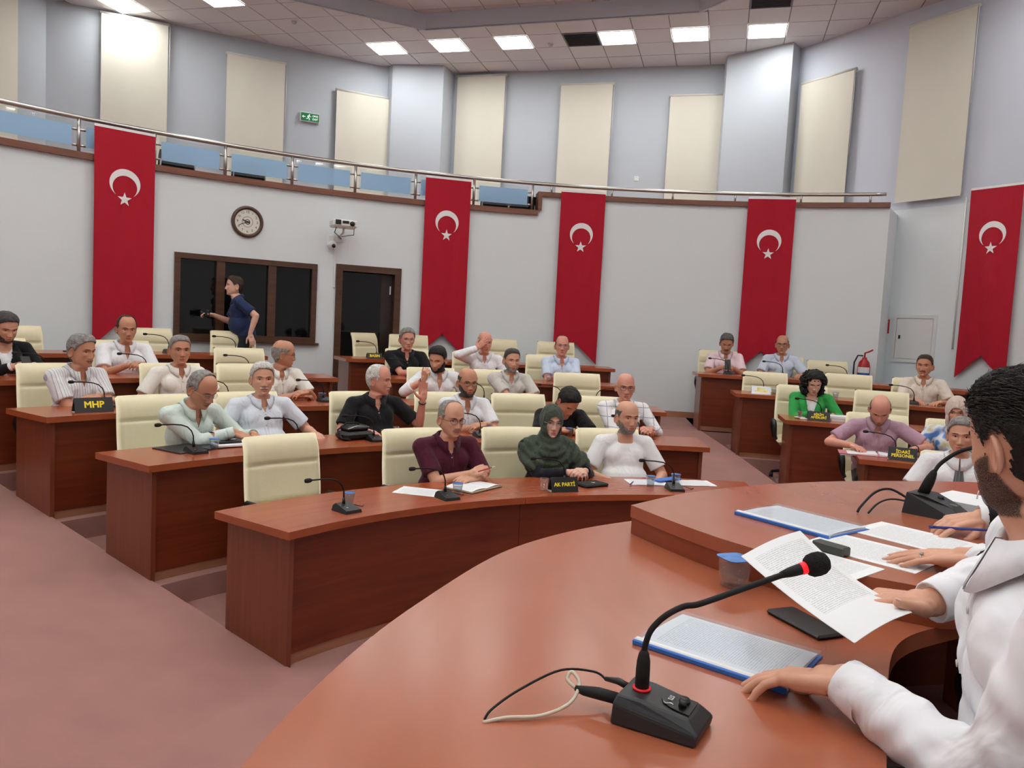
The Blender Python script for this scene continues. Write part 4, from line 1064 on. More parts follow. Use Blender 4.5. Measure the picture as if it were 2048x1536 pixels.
    cap_ = tuple(range(nc_)); cz = np.cross(P[nc_//3]-P[0], P[2*nc_//3]-P[0])[2]; F.append(cap_ if cz > 0 else cap_[::-1])
    HEADS[key] = (P, F, N); return HEADS[key]
def ear_grid(side):
    """cupped ear with a rolled rim"""
    V = []; F = []; nu, nv = 20, 7
    for j in range(nv+1):
        r = j/nv
        for i in range(nu):
            a = 2*math.pi*i/nu; yy = .0185*r*math.cos(a)*(1-.18*math.sin(a)); zz = .032*r*math.sin(a)-(.004 if math.sin(a) < -.5 else 0)*r
            depth = -.006+.011*math.exp(-((r-.86)/.16)**2)-.004*max(0, r-.92)/.08
            if math.cos(a) < -.3 and r < .95: depth *= .35
            V.append((side*(.012+depth+.010*r*math.cos(a)), yy, zz))
    o = len(V)
    for i in range(nu):
        a = 2*math.pi*i/nu; V.append((side*.002, .012*math.cos(a), .026*math.sin(a)))
    for j in range(nv):
        for i in range(nu):
            k = (i+1) % nu; q = (j*nu+i, j*nu+k, (j+1)*nu+k, (j+1)*nu+i); F.append(q if side > 0 else q[::-1])
    for i in range(nu):
        k = (i+1) % nu; q = (nv*nu+i, nv*nu+k, o+k, o+i); F.append(q if side > 0 else q[::-1])
    V = np.array(V); t = math.radians(14)*side; c, s_ = math.cos(t), math.sin(t)
    V = np.stack([V[:, 0]*.8, V[:, 1], V[:, 2]], 1); V[:, 1] += -.12*V[:, 2]
    return V+np.array([side*.0735, .014, -.012]), F

# ---- hair and beard: shells grown from the head grid where a mask is positive
def sst(a, b, x): t = np.clip((x-a)/(b-a), 0, 1); return t*t*(3-2*t)
def hair_mask(kind):
    def f(P):
        x, y, z = P[:, 0], P[:, 1], P[:, 2]; ax = np.abs(x)
        yf = np.interp(z, [-.085, -.06, -.035, -.022, -.018, .02, .045, .062, .078, .092, .12], [.045, .035, .028, .022, -.022, -.028, -.046, -.062, -.078, -.10, -.14])
        if kind in ('receding', 'thin'): yf = np.where(z > .04, np.interp(z, [.04, .06, .075, .09, .105, .125], [-.034, -.030, -.030, -.028, -.026, -.02])-.022*np.exp(-(ax/.022)**2)*(kind == 'receding'), yf)
        m = (y-yf)/.012
        m = np.minimum(m, (z+.088+.02*(y < .03))/.012)
        if kind in ('sides', 'buzzsides'): m = np.minimum(m, (.058+.25*np.maximum(0, .03-0*y)-.0075+.0-z+.30*(y-.06)*(y > .06)*-1*0)/.012); 
        if kind in ('sides', 'buzzsides'): m = np.where(y > .07, np.minimum(m, (.072-z)/.012), m)
        # keep off the ears
        ear = (np.hypot((y-.012)/.021, (z+.013)/.032)-1)*1.6; m = np.where(ax > .055, np.minimum(m, ear), m)
        m = m+np.where(m > -.7, .35, 0)*np.sin(P @ np.array([310., 170, 90])+1)*np.sin(P @ np.array([-120., 260, 210]))
        return np.clip(m, -1, 1)
    return f
def beard_mask(kind):
    def f(P):
        x, y, z = P[:, 0], P[:, 1], P[:, 2]; ax = np.abs(x)
        lips = np.hypot(x/.023, (z+.072)/.0105) - 1
        if kind == 'moustache':
            c = -.0585-.22*np.maximum(ax-.010, 0); m = np.minimum((.0062-np.abs(z-c))/.004, (.034-ax)/.006); return np.clip(np.where(y < -.04, m, -1), -1, 1)
        if kind == 'goatee':
            m = np.minimum((.034-ax)/.006, np.minimum((-.052-z)/.004, (z+.121)/.006)); return np.clip(np.where(y < -.03, np.minimum(m, lips*3), -1), -1, 1)
        top = np.interp(ax, [0, .02, .035, .05, .062, .072], [-.052, -.052, -.055, -.045, -.022, -.005])
        m = np.minimum((top-z)/.014, (z+.130)/.014); m = np.minimum(m, np.where(z > -.045, (.004-y)/.014, (.022-y+.35*(-.045-z))/.018)); m = np.minimum(m, lips*3)
        return np.clip(m, -1, 1)
    return f
def brow_mask(P):
    x, y, z = P[:, 0], P[:, 1], P[:, 2]; ax = np.abs(x); c = .0225+.10*np.minimum(ax-.012, .022)-.22*np.maximum(ax-.038, 0)
    return np.clip(np.where((y < -.03), np.minimum((.0042-np.abs(z-c))/.0025, np.minimum((ax-.011)/.003, (.052-ax)/.003)), -1), -1, 1)
def lip_mask(P):
    x, y, z = P[:, 0], P[:, 1], P[:, 2]; return np.clip(np.where(y < -.05, (1-np.hypot(x/.0235, (z+.0720)/.0100))*3, -1), -1, 1)
def shell(grid, mask, thick, noise=0.0, seed=0, lift=None, inner=-.0025):
    P, F, N = grid; m = mask(P); keep = m > -.55
    t = np.where(m > 0, thick*np.sqrt(np.clip(m, 0, 1)), inner)
    if lift is not None: t = t+lift(P)*np.clip(m, 0, 1)
    if noise:
        nn_ = np.zeros(len(P))
        for w3 in range(3): nn_ += np.sin(P @ np.random.RandomState(seed+w3+40).normal(size=3)*160+w3*2)
        t = t+np.clip(m, 0, 1)*noise*1.6*nn_/3
        rs = np.random.RandomState(seed); k = rs.normal(size=(10, 3))*70; ph = rs.uniform(0, 6.28, 10)
        t = t+np.clip(m, 0, 1)*noise*np.sin(P @ k.T+ph).sum(1)/3
    V = P+N*t[:, None]; idx = -np.ones(len(P), int); FF = [f for f in F if all(keep[list(f)]) and len(f) == 4] + [f for f in F if len(f) > 4 and all(keep[list(f)])]
    if not FF: return None
    used = sorted({i for f in FF for i in f}); idx[used] = range(len(used))
    return V[used], [tuple(idx[i] for i in f) for f in FF], np.clip(m[used], 0, 1)

# ---- hand: local x to the finger tips, z out of the back of the hand, y to the thumb side (side=+1) or mirrored
def hand_prims(pr, M, side, curl=.35, spread=.06, thumb=(.55, .25), s=1.0, point=None, tips=None, tz=0.0):
    R, o = M
    def w(p): p = np.array(p, float)*s; p[1] *= side; return o+R @ p
    K = [(.086, .029), (.090, .009), (.086, -.011), (.078, -.029)]; L = [(.042, .026, .020), (.046, .029, .021), (.043, .027, .021), (.034, .021, .018)]; rd = [.0092, .0095, .0090, .0080]
    cl = curl if hasattr(curl, '__len__') else [curl, curl*1.05, curl*1.12, curl*1.2]
    pr.cap(w((-.012, 0, -.002)), w((.02, .004, -.002)), .0255*s, .026*s)
    for (kx, ky), r in zip(K, rd): pr.cap(w((.01, ky*.72, -.002)), w((kx, ky, 0)), .0155*s, .0120*s)
    pr.cap(w((.03, .012, -.007)), w((.06, .0, -.006)), .017*s, .015*s)
    pr.cap(w((.02, -.02, -.008)), w((.062, -.025, -.006)), .0145*s, .012*s)
    for q, ((kx, ky), l, r) in enumerate(zip(K, L, rd)):
        p = np.array([kx, ky, 0.0]); a = 0.0; yaw = spread*(1.5-q)*1.0
        for seg in range(3):
            a += cl[q]*(.85, 1.15, .7)[seg]
            d = np.array([math.cos(a)*math.cos(yaw), math.sin(yaw), -math.sin(a)]); p1 = p+d*l[seg]
            r0 = r*(1.06, 1.0, .92)[seg]; r1 = r*(1.0, .92, .80)[seg]; pr.cap(w(p), w(p1), r0*s, r1*s)
            if seg == 0 and q == 2 and tips is not None: RINGSEG.append(((w(p)+w(p1))/2, w(p1)-w(p), r0*s))
            if seg == 2 and tips is not None: tips.append((w(p), w(p1), R @ (np.array([math.sin(a)*math.cos(yaw), 0, math.cos(a)])*np.array([1, side, 1])), r1*s))
            p = p1
    th, tc = thumb; p = np.array([.016, .020, -.010]); 
    d = np.array([math.cos(th+.25)*.92, math.sin(th+.25), -.28+tz]); d /= np.linalg.norm(d); p1 = p+d*.042; pr.cap(w(p), w(p1), .0170*s, .0130*s)
    d = np.array([math.cos(th-tc*.6), math.sin(th-tc*.6), -.22-.3*tc+tz]); d /= np.linalg.norm(d); p2 = p1+d*.033; pr.cap(w(p1), w(p2), .0118*s, .0105*s)
    d = np.array([math.cos(th-tc*1.5), math.sin(th-tc*1.5), -.22-.5*tc+tz]); d /= np.linalg.norm(d); p3 = p2+d*.026; pr.cap(w(p2), w(p3), .0105*s, .0088*s)
    if tips is not None: tips.append((w(p2), w(p3), R @ (np.array([0, .25*side, 1.0])), .0088*s))
def frame(f, u):
    f = np.array(f, float); f /= np.linalg.norm(f); u = np.array(u, float); u = u-f*(u @ f); u /= np.linalg.norm(u)+1e-9; return np.stack([f, np.cross(u, f), u], 1)
def ik(S, Wt, l1, l2, pole):
    S = np.array(S, float); Wt = np.array(Wt, float); d = Wt-S; D = np.linalg.norm(d); mx = (l1+l2)*.995
    if D > mx: Wt = S+d/D*mx; d = Wt-S; D = mx
    if D < abs(l1-l2)+.03: pass
    a = (l1*l1-l2*l2+D*D)/(2*D); h = math.sqrt(max(1e-6, l1*l1-a*a)); n = d/D; p = np.array(pole, float); p = p-n*(p @ n); p /= np.linalg.norm(p)+1e-9
    return S+n*a+p*h, Wt

SKINS = {'fair': (232, 186, 166), 'mid': (216, 164, 138), 'tan': (200, 146, 118), 'red': (220, 158, 138), 'dark': (180, 126, 100)}
HAIRC = {'white': (206, 202, 196), 'grey': (140, 136, 132), 'salt': (96, 92, 88), 'black': (26, 23, 22), 'brown': (62, 46, 38), 'dkgrey': (70, 66, 64)}
PEOPLE = []
def person(label, M, spec, group='people in the hall'):
    """first pass: lay out the figure and queue the remeshing; M places the floor point under the hips, facing local -y"""
    sp = dict(lean=6, side=0, twist=0, head=(0, 0, 0), skin='mid', hair=None, hc='grey', beard=None, bc=None, glasses=None, shirt='polo', sleeve='short', belly=.0, s=1.0,
              aL=None, aR=None, stand=False, vneck=.05, hi=False, hoodc=None, hthick=.010, wide=1.0, curlL=.35, curlR=.35, poleL=(.7, .35, -.7), poleR=(-.7, .35, -.7), thumbL=(.55, .25), thumbR=(.55, .25), handz=0.0)
    sp.update(spec)
    root = thing('person', label, 'person', M, group)
    hip = np.array([0, .03, .526 if not sp['stand'] else .955]); Rt = rotm(sp['lean'], sp['side'], sp['twist']); S = sp['s']; b = sp['belly']; wd = sp['wide']
    def tp(p): p = np.array(p, float); return hip+Rt @ ((p-np.array([0, .03, .50]))*S)      # torso-space point, written for hips at z=.50
    sh = {+1: tp((.184*wd, .012, .957)), -1: tp((-.184*wd, .012, .957))}
    l1, l2 = .285*S, .250*S
    arms = {}
    for sg, key, pk in ((+1, 'aL', 'poleL'), (-1, 'aR', 'poleR')):
        a = sp[key] or ((sg*.20, -.30, .80), (-sg*.25, -.9, -.15), (0, -.1, 1)); W_, f_, u_ = [np.array(q, float) for q in a]
        if sp['stand']: pass
        E_, W_ = ik(sh[sg], W_, l1, l2, np.array(sp[pk], float)); arms[sg] = (E_, W_, f_, u_)
    # -- shirt
    pr = Prims(); A = lambda c, r, R=Rt: pr.ell(tp(c), np.array(r)*S, R)
    A((0, .03, .54), (.180*wd, .135, .115)); A((0, -.005-b*.5, .66), (.165*wd+b, .125+b, .16)); A((0, .005, .80), (.172*wd, .122+b*.3, .17)); A((0, .008, .885), (.176*wd, .112, .105))
    A((.075, -.045, .86), (.085, .07, .085)); A((-.075, -.045, .86), (.085, .07, .085))
    for sg in (1, -1):
        pr.cap(tp((sg*.048, .030, .984)), tp((sg*.150*wd, .016, .966)), .058*S, .064*S); pr.ell(sh[sg], np.array((.070, .068, .070))*S, Rt)
        E_, W_, f_, u_ = arms[sg]
        d = E_-sh[sg]; dl = np.linalg.norm(d); d = d/dl
        if sp['sleeve'] == 'short': pr.cap(sh[sg], sh[sg]+d*dl*.35, .069*S, .068*S); pr.cone(sh[sg]+d*dl*.30, sh[sg]+d*dl*.76, .068*S, .071*S)
        elif sp['sleeve'] == 'long':
            pr.cap(sh[sg], E_, .068*S, .054*S); e = W_-E_; el = np.linalg.norm(e); e = e/el; pr.cap(E_, E_+e*el*.6, .055*S, .049*S); pr.cone(E_+e*el*.5, E_+e*el*.97, .050*S, .040*S)
        elif sp['sleeve'] == 'rolled':
            pr.cap(sh[sg], E_, .070*S, .058*S); e = W_-E_; pr.cone(E_, E_+e*.42, .060*S, .058*S)
    jshirt = remesh_job(pr, .0095 if not sp['hi'] else .007, 4 if not sp['hi'] else 5)
    # -- body: shoulders, chest core, arms and hands in one surface
    pb = Prims(); B = lambda c, r: pb.ell(tp(c), np.array(r)*S, Rt)
    B((0, .008, .85), (.150*wd, .100, .150)); B((.06, -.035, .86), (.078, .066, .085)); B((-.06, -.035, .86), (.078, .066, .085)); pb.cap(tp((0, .018, .96)), tp((0, .010, 1.04)), .060*S, .054*S); B((0, .0, .70), (.13, .095, .15))
    tips = []
    for sg in (1, -1):
        pb.cap(tp((sg*.05, .02, .985)), tp((sg*.145*wd, .014, .955)), .048*S, .050*S); E_, W_, f_, u_ = arms[sg]
        pb.cap(sh[sg], (sh[sg]+E_)/2, .056*S, .050*S); pb.cap((sh[sg]+E_)/2, E_, .049*S, .041*S); m_ = E_+(W_-E_)*.30; pb.cap(E_, m_, .041*S, .043*S); pb.cap(m_, W_, .0425*S, .0275*S)
        hand_prims(pb, (frame(f_, u_), W_+np.array(f_)/np.linalg.norm(f_)*.012), -sg if True else sg, curl=sp['curlL'] if sg > 0 else sp['curlR'], thumb=sp['thumbL'] if sg > 0 else sp['thumbR'], s=S*1.0, tz=sp.get('tzL' if sg > 0 else 'tzR', 0.0), tips=tips if sp['hi'] else None)
    jbody = remesh_job(pb, .0048 if not sp['hi'] else .0030, 3 if not sp['hi'] else 4, .45)
    # -- trousers and shoes
    pt = Prims()
    if not sp['stand']:
        pt.ell((0, .03, .52), (.185, .15, .11))
        for sg in (1, -1):
            pt.cap((sg*.09, .0, .50), (sg*.13, -.40, .49), .092, .068); pt.cap((sg*.13, -.40, .48), (sg*.13, -.36, .10), .064, .050)
        feet = [((sg*.13, -.36, .0), 0) for sg in (1, -1)]
    else:
        pt.ell((0, .03, .95), (.17, .13, .13)); 
        for sg, fy in ((1, -.18), (-1, .16)):
            pt.cap((sg*.085, .03, .92), (sg*.09, .03+fy*.6, .50), .095, .065); pt.cap((sg*.09, .03+fy*.6, .50), (sg*.09, .05+fy, .09), .062, .046)
        feet = [((.09, -.12, 0), 0), ((-.09, .22, 0), 0)]
    jtr = remesh_job(pt, .018, 3)
    jhood = None
    if sp['hoodc']:
        ph = Prims(); hp, HR = head_pose(sp, tp, Rt); H = lambda c, r: ph.ell(hp(np.array([c]))[0], np.array(r)*S, HR)
        H((0, .006, .020), (.098, .128, .130)); H((0, -.018, -.05), (.090, .092, .095)); H((0, .01, -.10), (.088, .082, .08))
        if sp.get('scarf') == 'short': ph.cap(tp((0, .0, 1.03)), tp((0, -.01, .985)), .085, .085)
        else: ph.cap(tp((0, -.01, 1.04)), tp((0, -.03, .96)), .092, .118); ph.ell(tp((0, -.02, .93)), np.array((.185*wd, .135, .09)), Rt); ph.ell(tp((.01, -.085, .84)), np.array((.165, .072, .15)), Rt); ph.ell(tp((.05, -.10, .76)), np.array((.10, .055, .10)), Rt)
        for sg in (() if sp.get('scarf') == 'short' else (1, -1)): ph.cap(tp((sg*.12, .0, .975)), tp((sg*.172*wd, .0, .94)), .080, .086); ph.cap(tp((sg*.176*wd, .0, .935)), sh[sg]+(arms[sg][0]-sh[sg])*.60, .080, .080)
        jhood = remesh_job(ph, .0075, 5)
    PEOPLE.append(dict(root=root, sp=sp, tp=tp, Rt=Rt, jshirt=jshirt, jbody=jbody, jtr=jtr, jhood=jhood, feet=feet, arms=arms, sh=sh, tips=tips, label=label))
    return root
def head_pose(sp, tp, Rt):
    yaw, pitch, roll = sp['head']; HR = Rt @ rotm(-sp['lean']*.75, 0, 0) @ rotm(pitch, roll, yaw); NR = Rt; S = sp['s']*sp.get('hs', 1.07)
    HR = Rt @ rotm(-sp['lean']*.75, 0, 0) @ rotm(0, 0, yaw) @ rotm(pitch, roll, 0)
    piv = tp((0, -.004, 1.048)); pl = np.array([0, .016, -.115])
    def pose(V):
        q = (V-pl)*S; w = sst(-.185, -.108, V[:, 2])[:, None]; return piv+w*(q @ HR.T)+(1-w)*(q @ NR.T)
    return pose, HR
def bvh_of(V, F): return BVHTree.FromPolygons([Vector(p) for p in V], [tuple(f) for f in F])

def finish(p, res):
    sp, root, tp, Rt = p['sp'], p['root'], p['tp'], p['Rt']; S = sp['s']; Rti = Rt.T; hip = tp((0, .03, .5))
    def to_t(V): return ((V-hip) @ Rt)/S+np.array([0, .03, .50])
    pose, HR = head_pose(sp, tp, Rt); nr, nc = (84, 72) if not sp['hi'] else (190, 170)
    grid = head_grid(nr, nc); P, F, N = grid
    msk = skin('skin '+sp['skin'], SKINS[sp['skin']]); hcm = hairmat('hair '+sp['hc'], HAIRC[sp['hc']]); bcol = sp['bc'] or sp['hc']; bcm = hairmat('hair '+bcol, HAIRC[bcol]); stm = hairmat('stubble '+bcol, HAIRC[bcol], .50) if not sp['hi'] else hairmat('fine stubble '+bcol, HAIRC[bcol], .47, 1100.0); clm = hairmat('clipped beard '+bcol, HAIRC[bcol], .72)
    # body + head + ears in one mesh
    bV, bF = res[p['jbody']]; Vs = [bV]; Fs = [tuple(f) for f in bF.tolist()]; n = len(bV)
    Vs.append(pose(P)); Fs += [tuple(n+i for i in f) for f in F]; n += len(P)
    if not sp['hoodc']:
        for sd in (1, -1):
            eV, eF = ear_grid(sd); Vs.append(pose(eV)); Fs += [tuple(n+i for i in f) for f in eF]; n += len(eV)
    np_obj('body', np.concatenate(Vs), Fs, msk, root)
    # shirt with its neck opening
    sV, sF = res[p['jshirt']]; T = to_t(sV); fc = T[sF].mean(1)
    v = sp['vneck']; cut = np.zeros(len(sF), bool)
    if v > 0 and sp['shirt'] != 'tee': cut |= (fc[:, 1] < .0) & (np.abs(fc[:, 0]) < .048*np.clip((fc[:, 2]-(1.0-v*1.7))/(v*1.7), 0, 1)) & (fc[:, 2] > 1.0-v*1.7)
    if sp['shirt'] == 'jacket': cut |= (fc[:, 1] < -.01) & (np.abs(fc[:, 0]) < .075*np.clip((fc[:, 2]-.72)/.28, 0, 1))
    cut |= (np.hypot(fc[:, 0], fc[:, 1]-.012) < .0625) & (fc[:, 2] > .96)
    if sp['hi']:      # cloth folds on the close figures
        fn = np.cross(sV[sF[:, 2]]-sV[sF[:, 0]], sV[sF[:, 3]]-sV[sF[:, 1]]); nv = np.zeros_like(sV)
        for c_ in range(4): np.add.at(nv, sF[:, c_], fn)
        nv /= np.linalg.norm(nv, axis=1)[:, None]+1e-12; dsp = np.zeros(len(sV))
        for sg in (1, -1):
            E_, W_, f_, u_ = p['arms'][sg]; a_ = W_-E_; La = np.linalg.norm(a_); a_ = a_/La; q_ = sV-E_; tl = q_ @ a_; rad = q_-tl[:, None]*a_; rl = np.linalg.norm(rad, axis=1); B_ = basis(a_); an = np.arctan2(rad @ B_[:, 1], rad @ B_[:, 0])
            wg = np.exp(-(np.maximum(0, rl-.07)/.02)**2)*sst(-.10, -.02, tl)*sst(La*.93, La*.75, tl)
            dsp += wg*(.0036*np.sin(tl*118+2.2*np.sin(an+1.1)+1.3*np.sin(2*an))+.0030*np.sin(tl*71-2.6*np.sin(an*1.0-.6)))
            u3 = E_-p['sh'][sg]; Lu = np.linalg.norm(u3); u3 = u3/Lu; q_ = sV-p['sh'][sg]; tl = q_ @ u3; rad = q_-tl[:, None]*u3; rl = np.linalg.norm(rad, axis=1); B_ = basis(u3); an = np.arctan2(rad @ B_[:, 1], rad @ B_[:, 0])
            wg = np.exp(-(np.maximum(0, rl-.08)/.02)**2)*sst(.0, .10, tl)*sst(Lu*1.05, Lu*.9, tl); dsp += wg*(.0045*np.sin(tl*62+3.0*np.sin(an+.4)+2*an)+.0025*np.sin(tl*105-2*np.sin(an)))
        tq = T; dsp += .0045*np.sin(tq[:, 0]*38+tq[:, 2]*46+2*np.sin(tq[:, 2]*17))*sst(.95, .80, tq[:, 2])*np.exp(-(tq[:, 0]/.2)**4)
        sV = sV+nv*dsp[:, None]*.62; T = to_t(sV)
    def wid(z): return (.048*np.clip((z-(1.0-v*1.7))/(v*1.7), 0, 1) if (v > 0 and sp['shirt'] not in ('tee', 'jacket')) else (.075*np.clip((z-.72)/.28, 0, 1) if sp['shirt'] == 'jacket' else np.zeros_like(z)))
    used_ = np.unique(sF[~cut]); tv = T[used_]; wv = wid(tv[:, 2]); lim_ = .0 if sp['shirt'] != 'jacket' else -.01
    ins_ = (tv[:, 1] < lim_) & (np.abs(tv[:, 0]) < wv+.0045) & (np.abs(tv[:, 0]) > wv-.012) & (wv > .002); tv[ins_, 0] = np.where(tv[ins_, 0] >= 0, 1, -1)*wv[ins_]
    sV = sV.copy(); sV[used_] = hip+((tv-np.array([0, .03, .50]))*S) @ Rt.T
    sF2 = sF[~cut]; smat = sp['cloth']; so = np_obj('shirt' if sp['shirt'] != 'jacket' else 'jacket', sV, sF2, smat, root)
    bv = bvh_of(sV, sF)
    def front(x, z, off):   # point on the front of the shirt, torso coordinates
        o = tp((x, -.6, z)); d = Rt @ np.array([0, 1.0, 0]); h = bv.ray_cast(Vector(o), Vector(d))
        if h[0] is None or to_t(np.array([h[0]]))[0, 1] < -.185-sp['belly']*1.6: return tp((x, -.135-sp['belly'], z))-d*off
        return np.array(h[0])-d*off
    def strip(x0, x1, zs, off, name, mat, par):
        V = []; 
        for z in zs:
            for x in (x0(z), x1(z)): V.append(front(x, z, off))
        for i in range(len(zs)):
            for x in (x0(zs[i]), x1(zs[i])): V.append(front(x, zs[i], -.004))
        m = len(zs); Fq = []
        for i in range(m-1):
            Fq.append((2*i, 2*i+1, 2*i+3, 2*i+2)); o = 2*m; Fq += [(2*i, 2*i+2, o+2*i+2, o+2*i), (2*i+1, o+2*i+1, o+2*i+3, 2*i+3)]
        return np_obj(name, V, Fq, mat, par)
    if sp['shirt'] in ('dress', 'polo', 'tie'):
        z_top = 1.0-v*1.7 if sp['shirt'] != 'tie' else .985; z_bot = (.80 if sp['hi'] else .60) if sp['shirt'] != 'polo' else .84
        zs = np.linspace(z_top, z_bot, 9 if sp['shirt'] == 'polo' else 22); strip(lambda z: -.015, lambda z: .015, zs, .003, 'placket', smat, root)
        if sp['shirt'] != 'tie':
            bm_ = MB().lathe([(0, .002), (.0055, .0018), (.006, 0)], 10).mesh('button', plain('shirt button', (200, 198, 192), .4))
            for z in np.arange(z_top-.02, z_bot, -.085):
                o = link('button', bm_, root); q = front(0, z, .004); o.matrix_basis = Matrix.Translation(q) @ Matrix.Rotation(math.pi/2+math.radians(sp['lean']), 4, 'X')
        # collar
        nA = 40; Vc = []; op = math.radians(16 if sp['shirt'] != 'tie' and v > 0 else 3)
        for i in range(nA+1):
            a = -math.pi/2+op+(2*math.pi-2*op)*i/nA          # from the front round the back
            fr = max(0, -math.sin(a)); ex = fr**3
            c = np.array([0, .014, 1.016]); ca, sa = math.cos(a), math.sin(a); zt = .034*(-fr)+.014*max(0, math.sin(a))
            r_in = .0655; r_out = .101+.012*ex
            inn0 = c+np.array([ca*r_in, sa*r_in, zt-.012]); top = c+np.array([ca*(r_in+.002), sa*(r_in+.002), zt+.028]); edge = c+np.array([ca*(r_in+.012), sa*(r_in+.012), zt+.029])
            low = c+np.array([ca*r_out, sa*r_out-.010*ex, zt-.010-.046*ex])
            for q_, push in ((inn0, 0), (top, 0), (edge, 0), (low, .005)):
                w_ = tp(q_)
                if push:
                    h = bv.find_nearest(Vector(w_))
                    if h[0] is not None:
                        nrm = np.array(h[1]); dist = (w_-np.array(h[0])) @ nrm
                        if dist < .005: w_ = w_+nrm*(.005-dist)
                Vc.append(w_)
            lowin = Vc[-1]*.0+Vc[-1]; Vc.append(lowin-(Rt @ np.array([ca, sa, .3]))*.004)
        Fc = []
        for i in range(nA):
            for k in range(4): Fc.append((i*5+k, (i+1)*5+k, (i+1)*5+k+1, i*5+k+1))
        np_obj('collar', Vc, Fc, sp.get('collar') or smat, root)
    if sp['shirt'] == 'tie':
        zs = np.linspace(.995, .60, 20); w_ = lambda z: .020+.030*min(1, max(0, (.98-z)/.3))
        strip(lambda z: -w_(z), lambda z: w_(z), zs, .010, 'tie', cloth('grey striped tie', (96, 100, 104), (128, 130, 132), 'stripes', bump=.1), root)
        np_obj('tie_knot', SV*np.array([.023, .016, .023])+front(0, .99, .012), SF, cloth('grey striped tie', (96, 100, 104)), root)
    if sp['shirt'] == 'jacket':
        # shirt front inside the jacket
        zs = np.linspace(.99, .66, 14); strip(lambda z: -.072*max(.1, (z-.66)/.33), lambda z: .072*max(.1, (z-.66)/.33), zs, -.008, 'shirt_front', cloth('white shirt cloth', (236, 238, 242)), root)
        for sg in (1, -1):
            zs = np.linspace(1.0, .68, 14); a_ = lambda z: sg*(.012+.062*(z-.66)/.34); b_ = lambda z: sg*(.03+.115*min(1, (z-.66)/.25)*(1 if z < .93 else 1-(z-.93)*5)); strip(a_ if sg > 0 else b_, b_ if sg > 0 else a_, zs, .007, 'lapel', smat, root)
    if sp['sleeve'] == 'long' or sp['sleeve'] == 'jacket':
        for sg in (1, -1):
            E_, W_, f_, u_ = p['arms'][sg]; e = (W_-E_)/np.linalg.norm(W_-E_); B = basis(e); cV = []; cF = []; nn = 18
            for (d_, r_) in (((-.052, .0425), (-.050, .0445), (-.002, .0405), (.0, .037), (-.02, .0345)) if sp['shirt'] != 'jacket' else ((-.03, .033), (-.01, .0375), (.008, .0375), (.010, .035), (-.005, .033))):
                for i in range(nn): a = 2*math.pi*i/nn; cV.append(W_+e*d_*S+B @ np.array([math.cos(a)*r_, math.sin(a)*r_, 0])*S)
            for k in range(4):
                for i in range(nn): j = (i+1) % nn; cF.append((k*nn+i, k*nn+j, (k+1)*nn+j, (k+1)*nn+i))
            np_obj('cuff', cV, cF, sp.get('cuff') or smat, root)
    tV, tF = res[p['jtr']]; np_obj('trousers', tV, tF, sp.get('trousers') or cloth('dark trousers', (34, 36, 42)), root)
    for (fx, fy, fz), _ in p['feet']:
        g = MB(); nV = SV*np.array([.046, .13, .055])+np.array([fx, fy-.06, .05]); nV[:, 2] = np.maximum(nV[:, 2], .002); np_obj('shoe', nV, SF, plain('black shoe leather', (20, 18, 18), .35), root)
    # hair, brows, lips, beard
    def add_shell(name, mask, thick, mat, **k):
        r = shell(grid, mask, thick, **k)
        if r: soft(np_obj(name, pose(r[0]), r[1], mat, root), r[2])
    if sp['hair'] and not sp['hoodc'] and sp['hair'] != 'curly':
        kind = sp['hair']; lift = None
        if kind == 'full': lift = lambda q: .006*sst(.05, .11, q[:, 2])*sst(.03, -.06, q[:, 1])
        if kind == 'quiff': kind = 'full'; lift = lambda q: .010*sst(.045, .11, q[:, 2])*sst(.06, -.06, q[:, 1])-.005*sst(.03, -.03, q[:, 2])
        add_shell('hair', hair_mask(kind), sp['hthick'], hcm, noise=sp['hthick']*.16, seed=len(p['label']), lift=lift)
    if sp['hi'] and sp['hair'] == 'quiff':
        rs = np.random.RandomState(11); mk = hair_mask('full')(P); cand = np.where((mk > .15) & (P[:, 2] > .012))[0]; w_ = np.ones(len(cand)); Vh = []; Fh = []; n = 0
        for i in rs.choice(cand, 9000):
            p0 = P[i]+rs.normal(size=3)*.002; nn = N[i]; top_ = float(sst(.0, .085, P[i, 2])); L_ = .004+.017*top_*rs.uniform(.6, 1.2)
            comb = np.array([rs.normal()*.22+.25, .8, -.45*(1-top_)]); comb = comb-nn*(comb @ nn); comb /= np.linalg.norm(comb)+1e-9; d0 = comb+nn*rs.uniform(.08, .30); d0 /= np.linalg.norm(d0); b0 = p0+nn*(.003+.008*top_)
            pts = []; d = d0.copy()
            for k in range(4): pts.append(b0.copy()); b0 = b0+d*L_/3; d = d-nn*rs.uniform(.02, .16); d /= np.linalg.norm(d)
            pts = pose(np.array(pts)); Bq = basis(pts[-1]-pts[0])
            for k in range(4):
                r_ = .0008*(1-.25*k)
                for a in (0, 2.09, 4.19): Vh.append(pts[k]+Bq @ np.array([math.cos(a)*r_, math.sin(a)*r_, 0]))
            for k in range(3):
                for a in range(3): Fh.append((n+k*3+a, n+k*3+(a+1) % 3, n+k*3+3+(a+1) % 3, n+k*3+3+a))
            n += 12
        ho = np_obj('hair_strands', Vh, Fh, plain('dark hair strand', (34, 30, 29), .45), root); ho['kind'] = 'stuff'
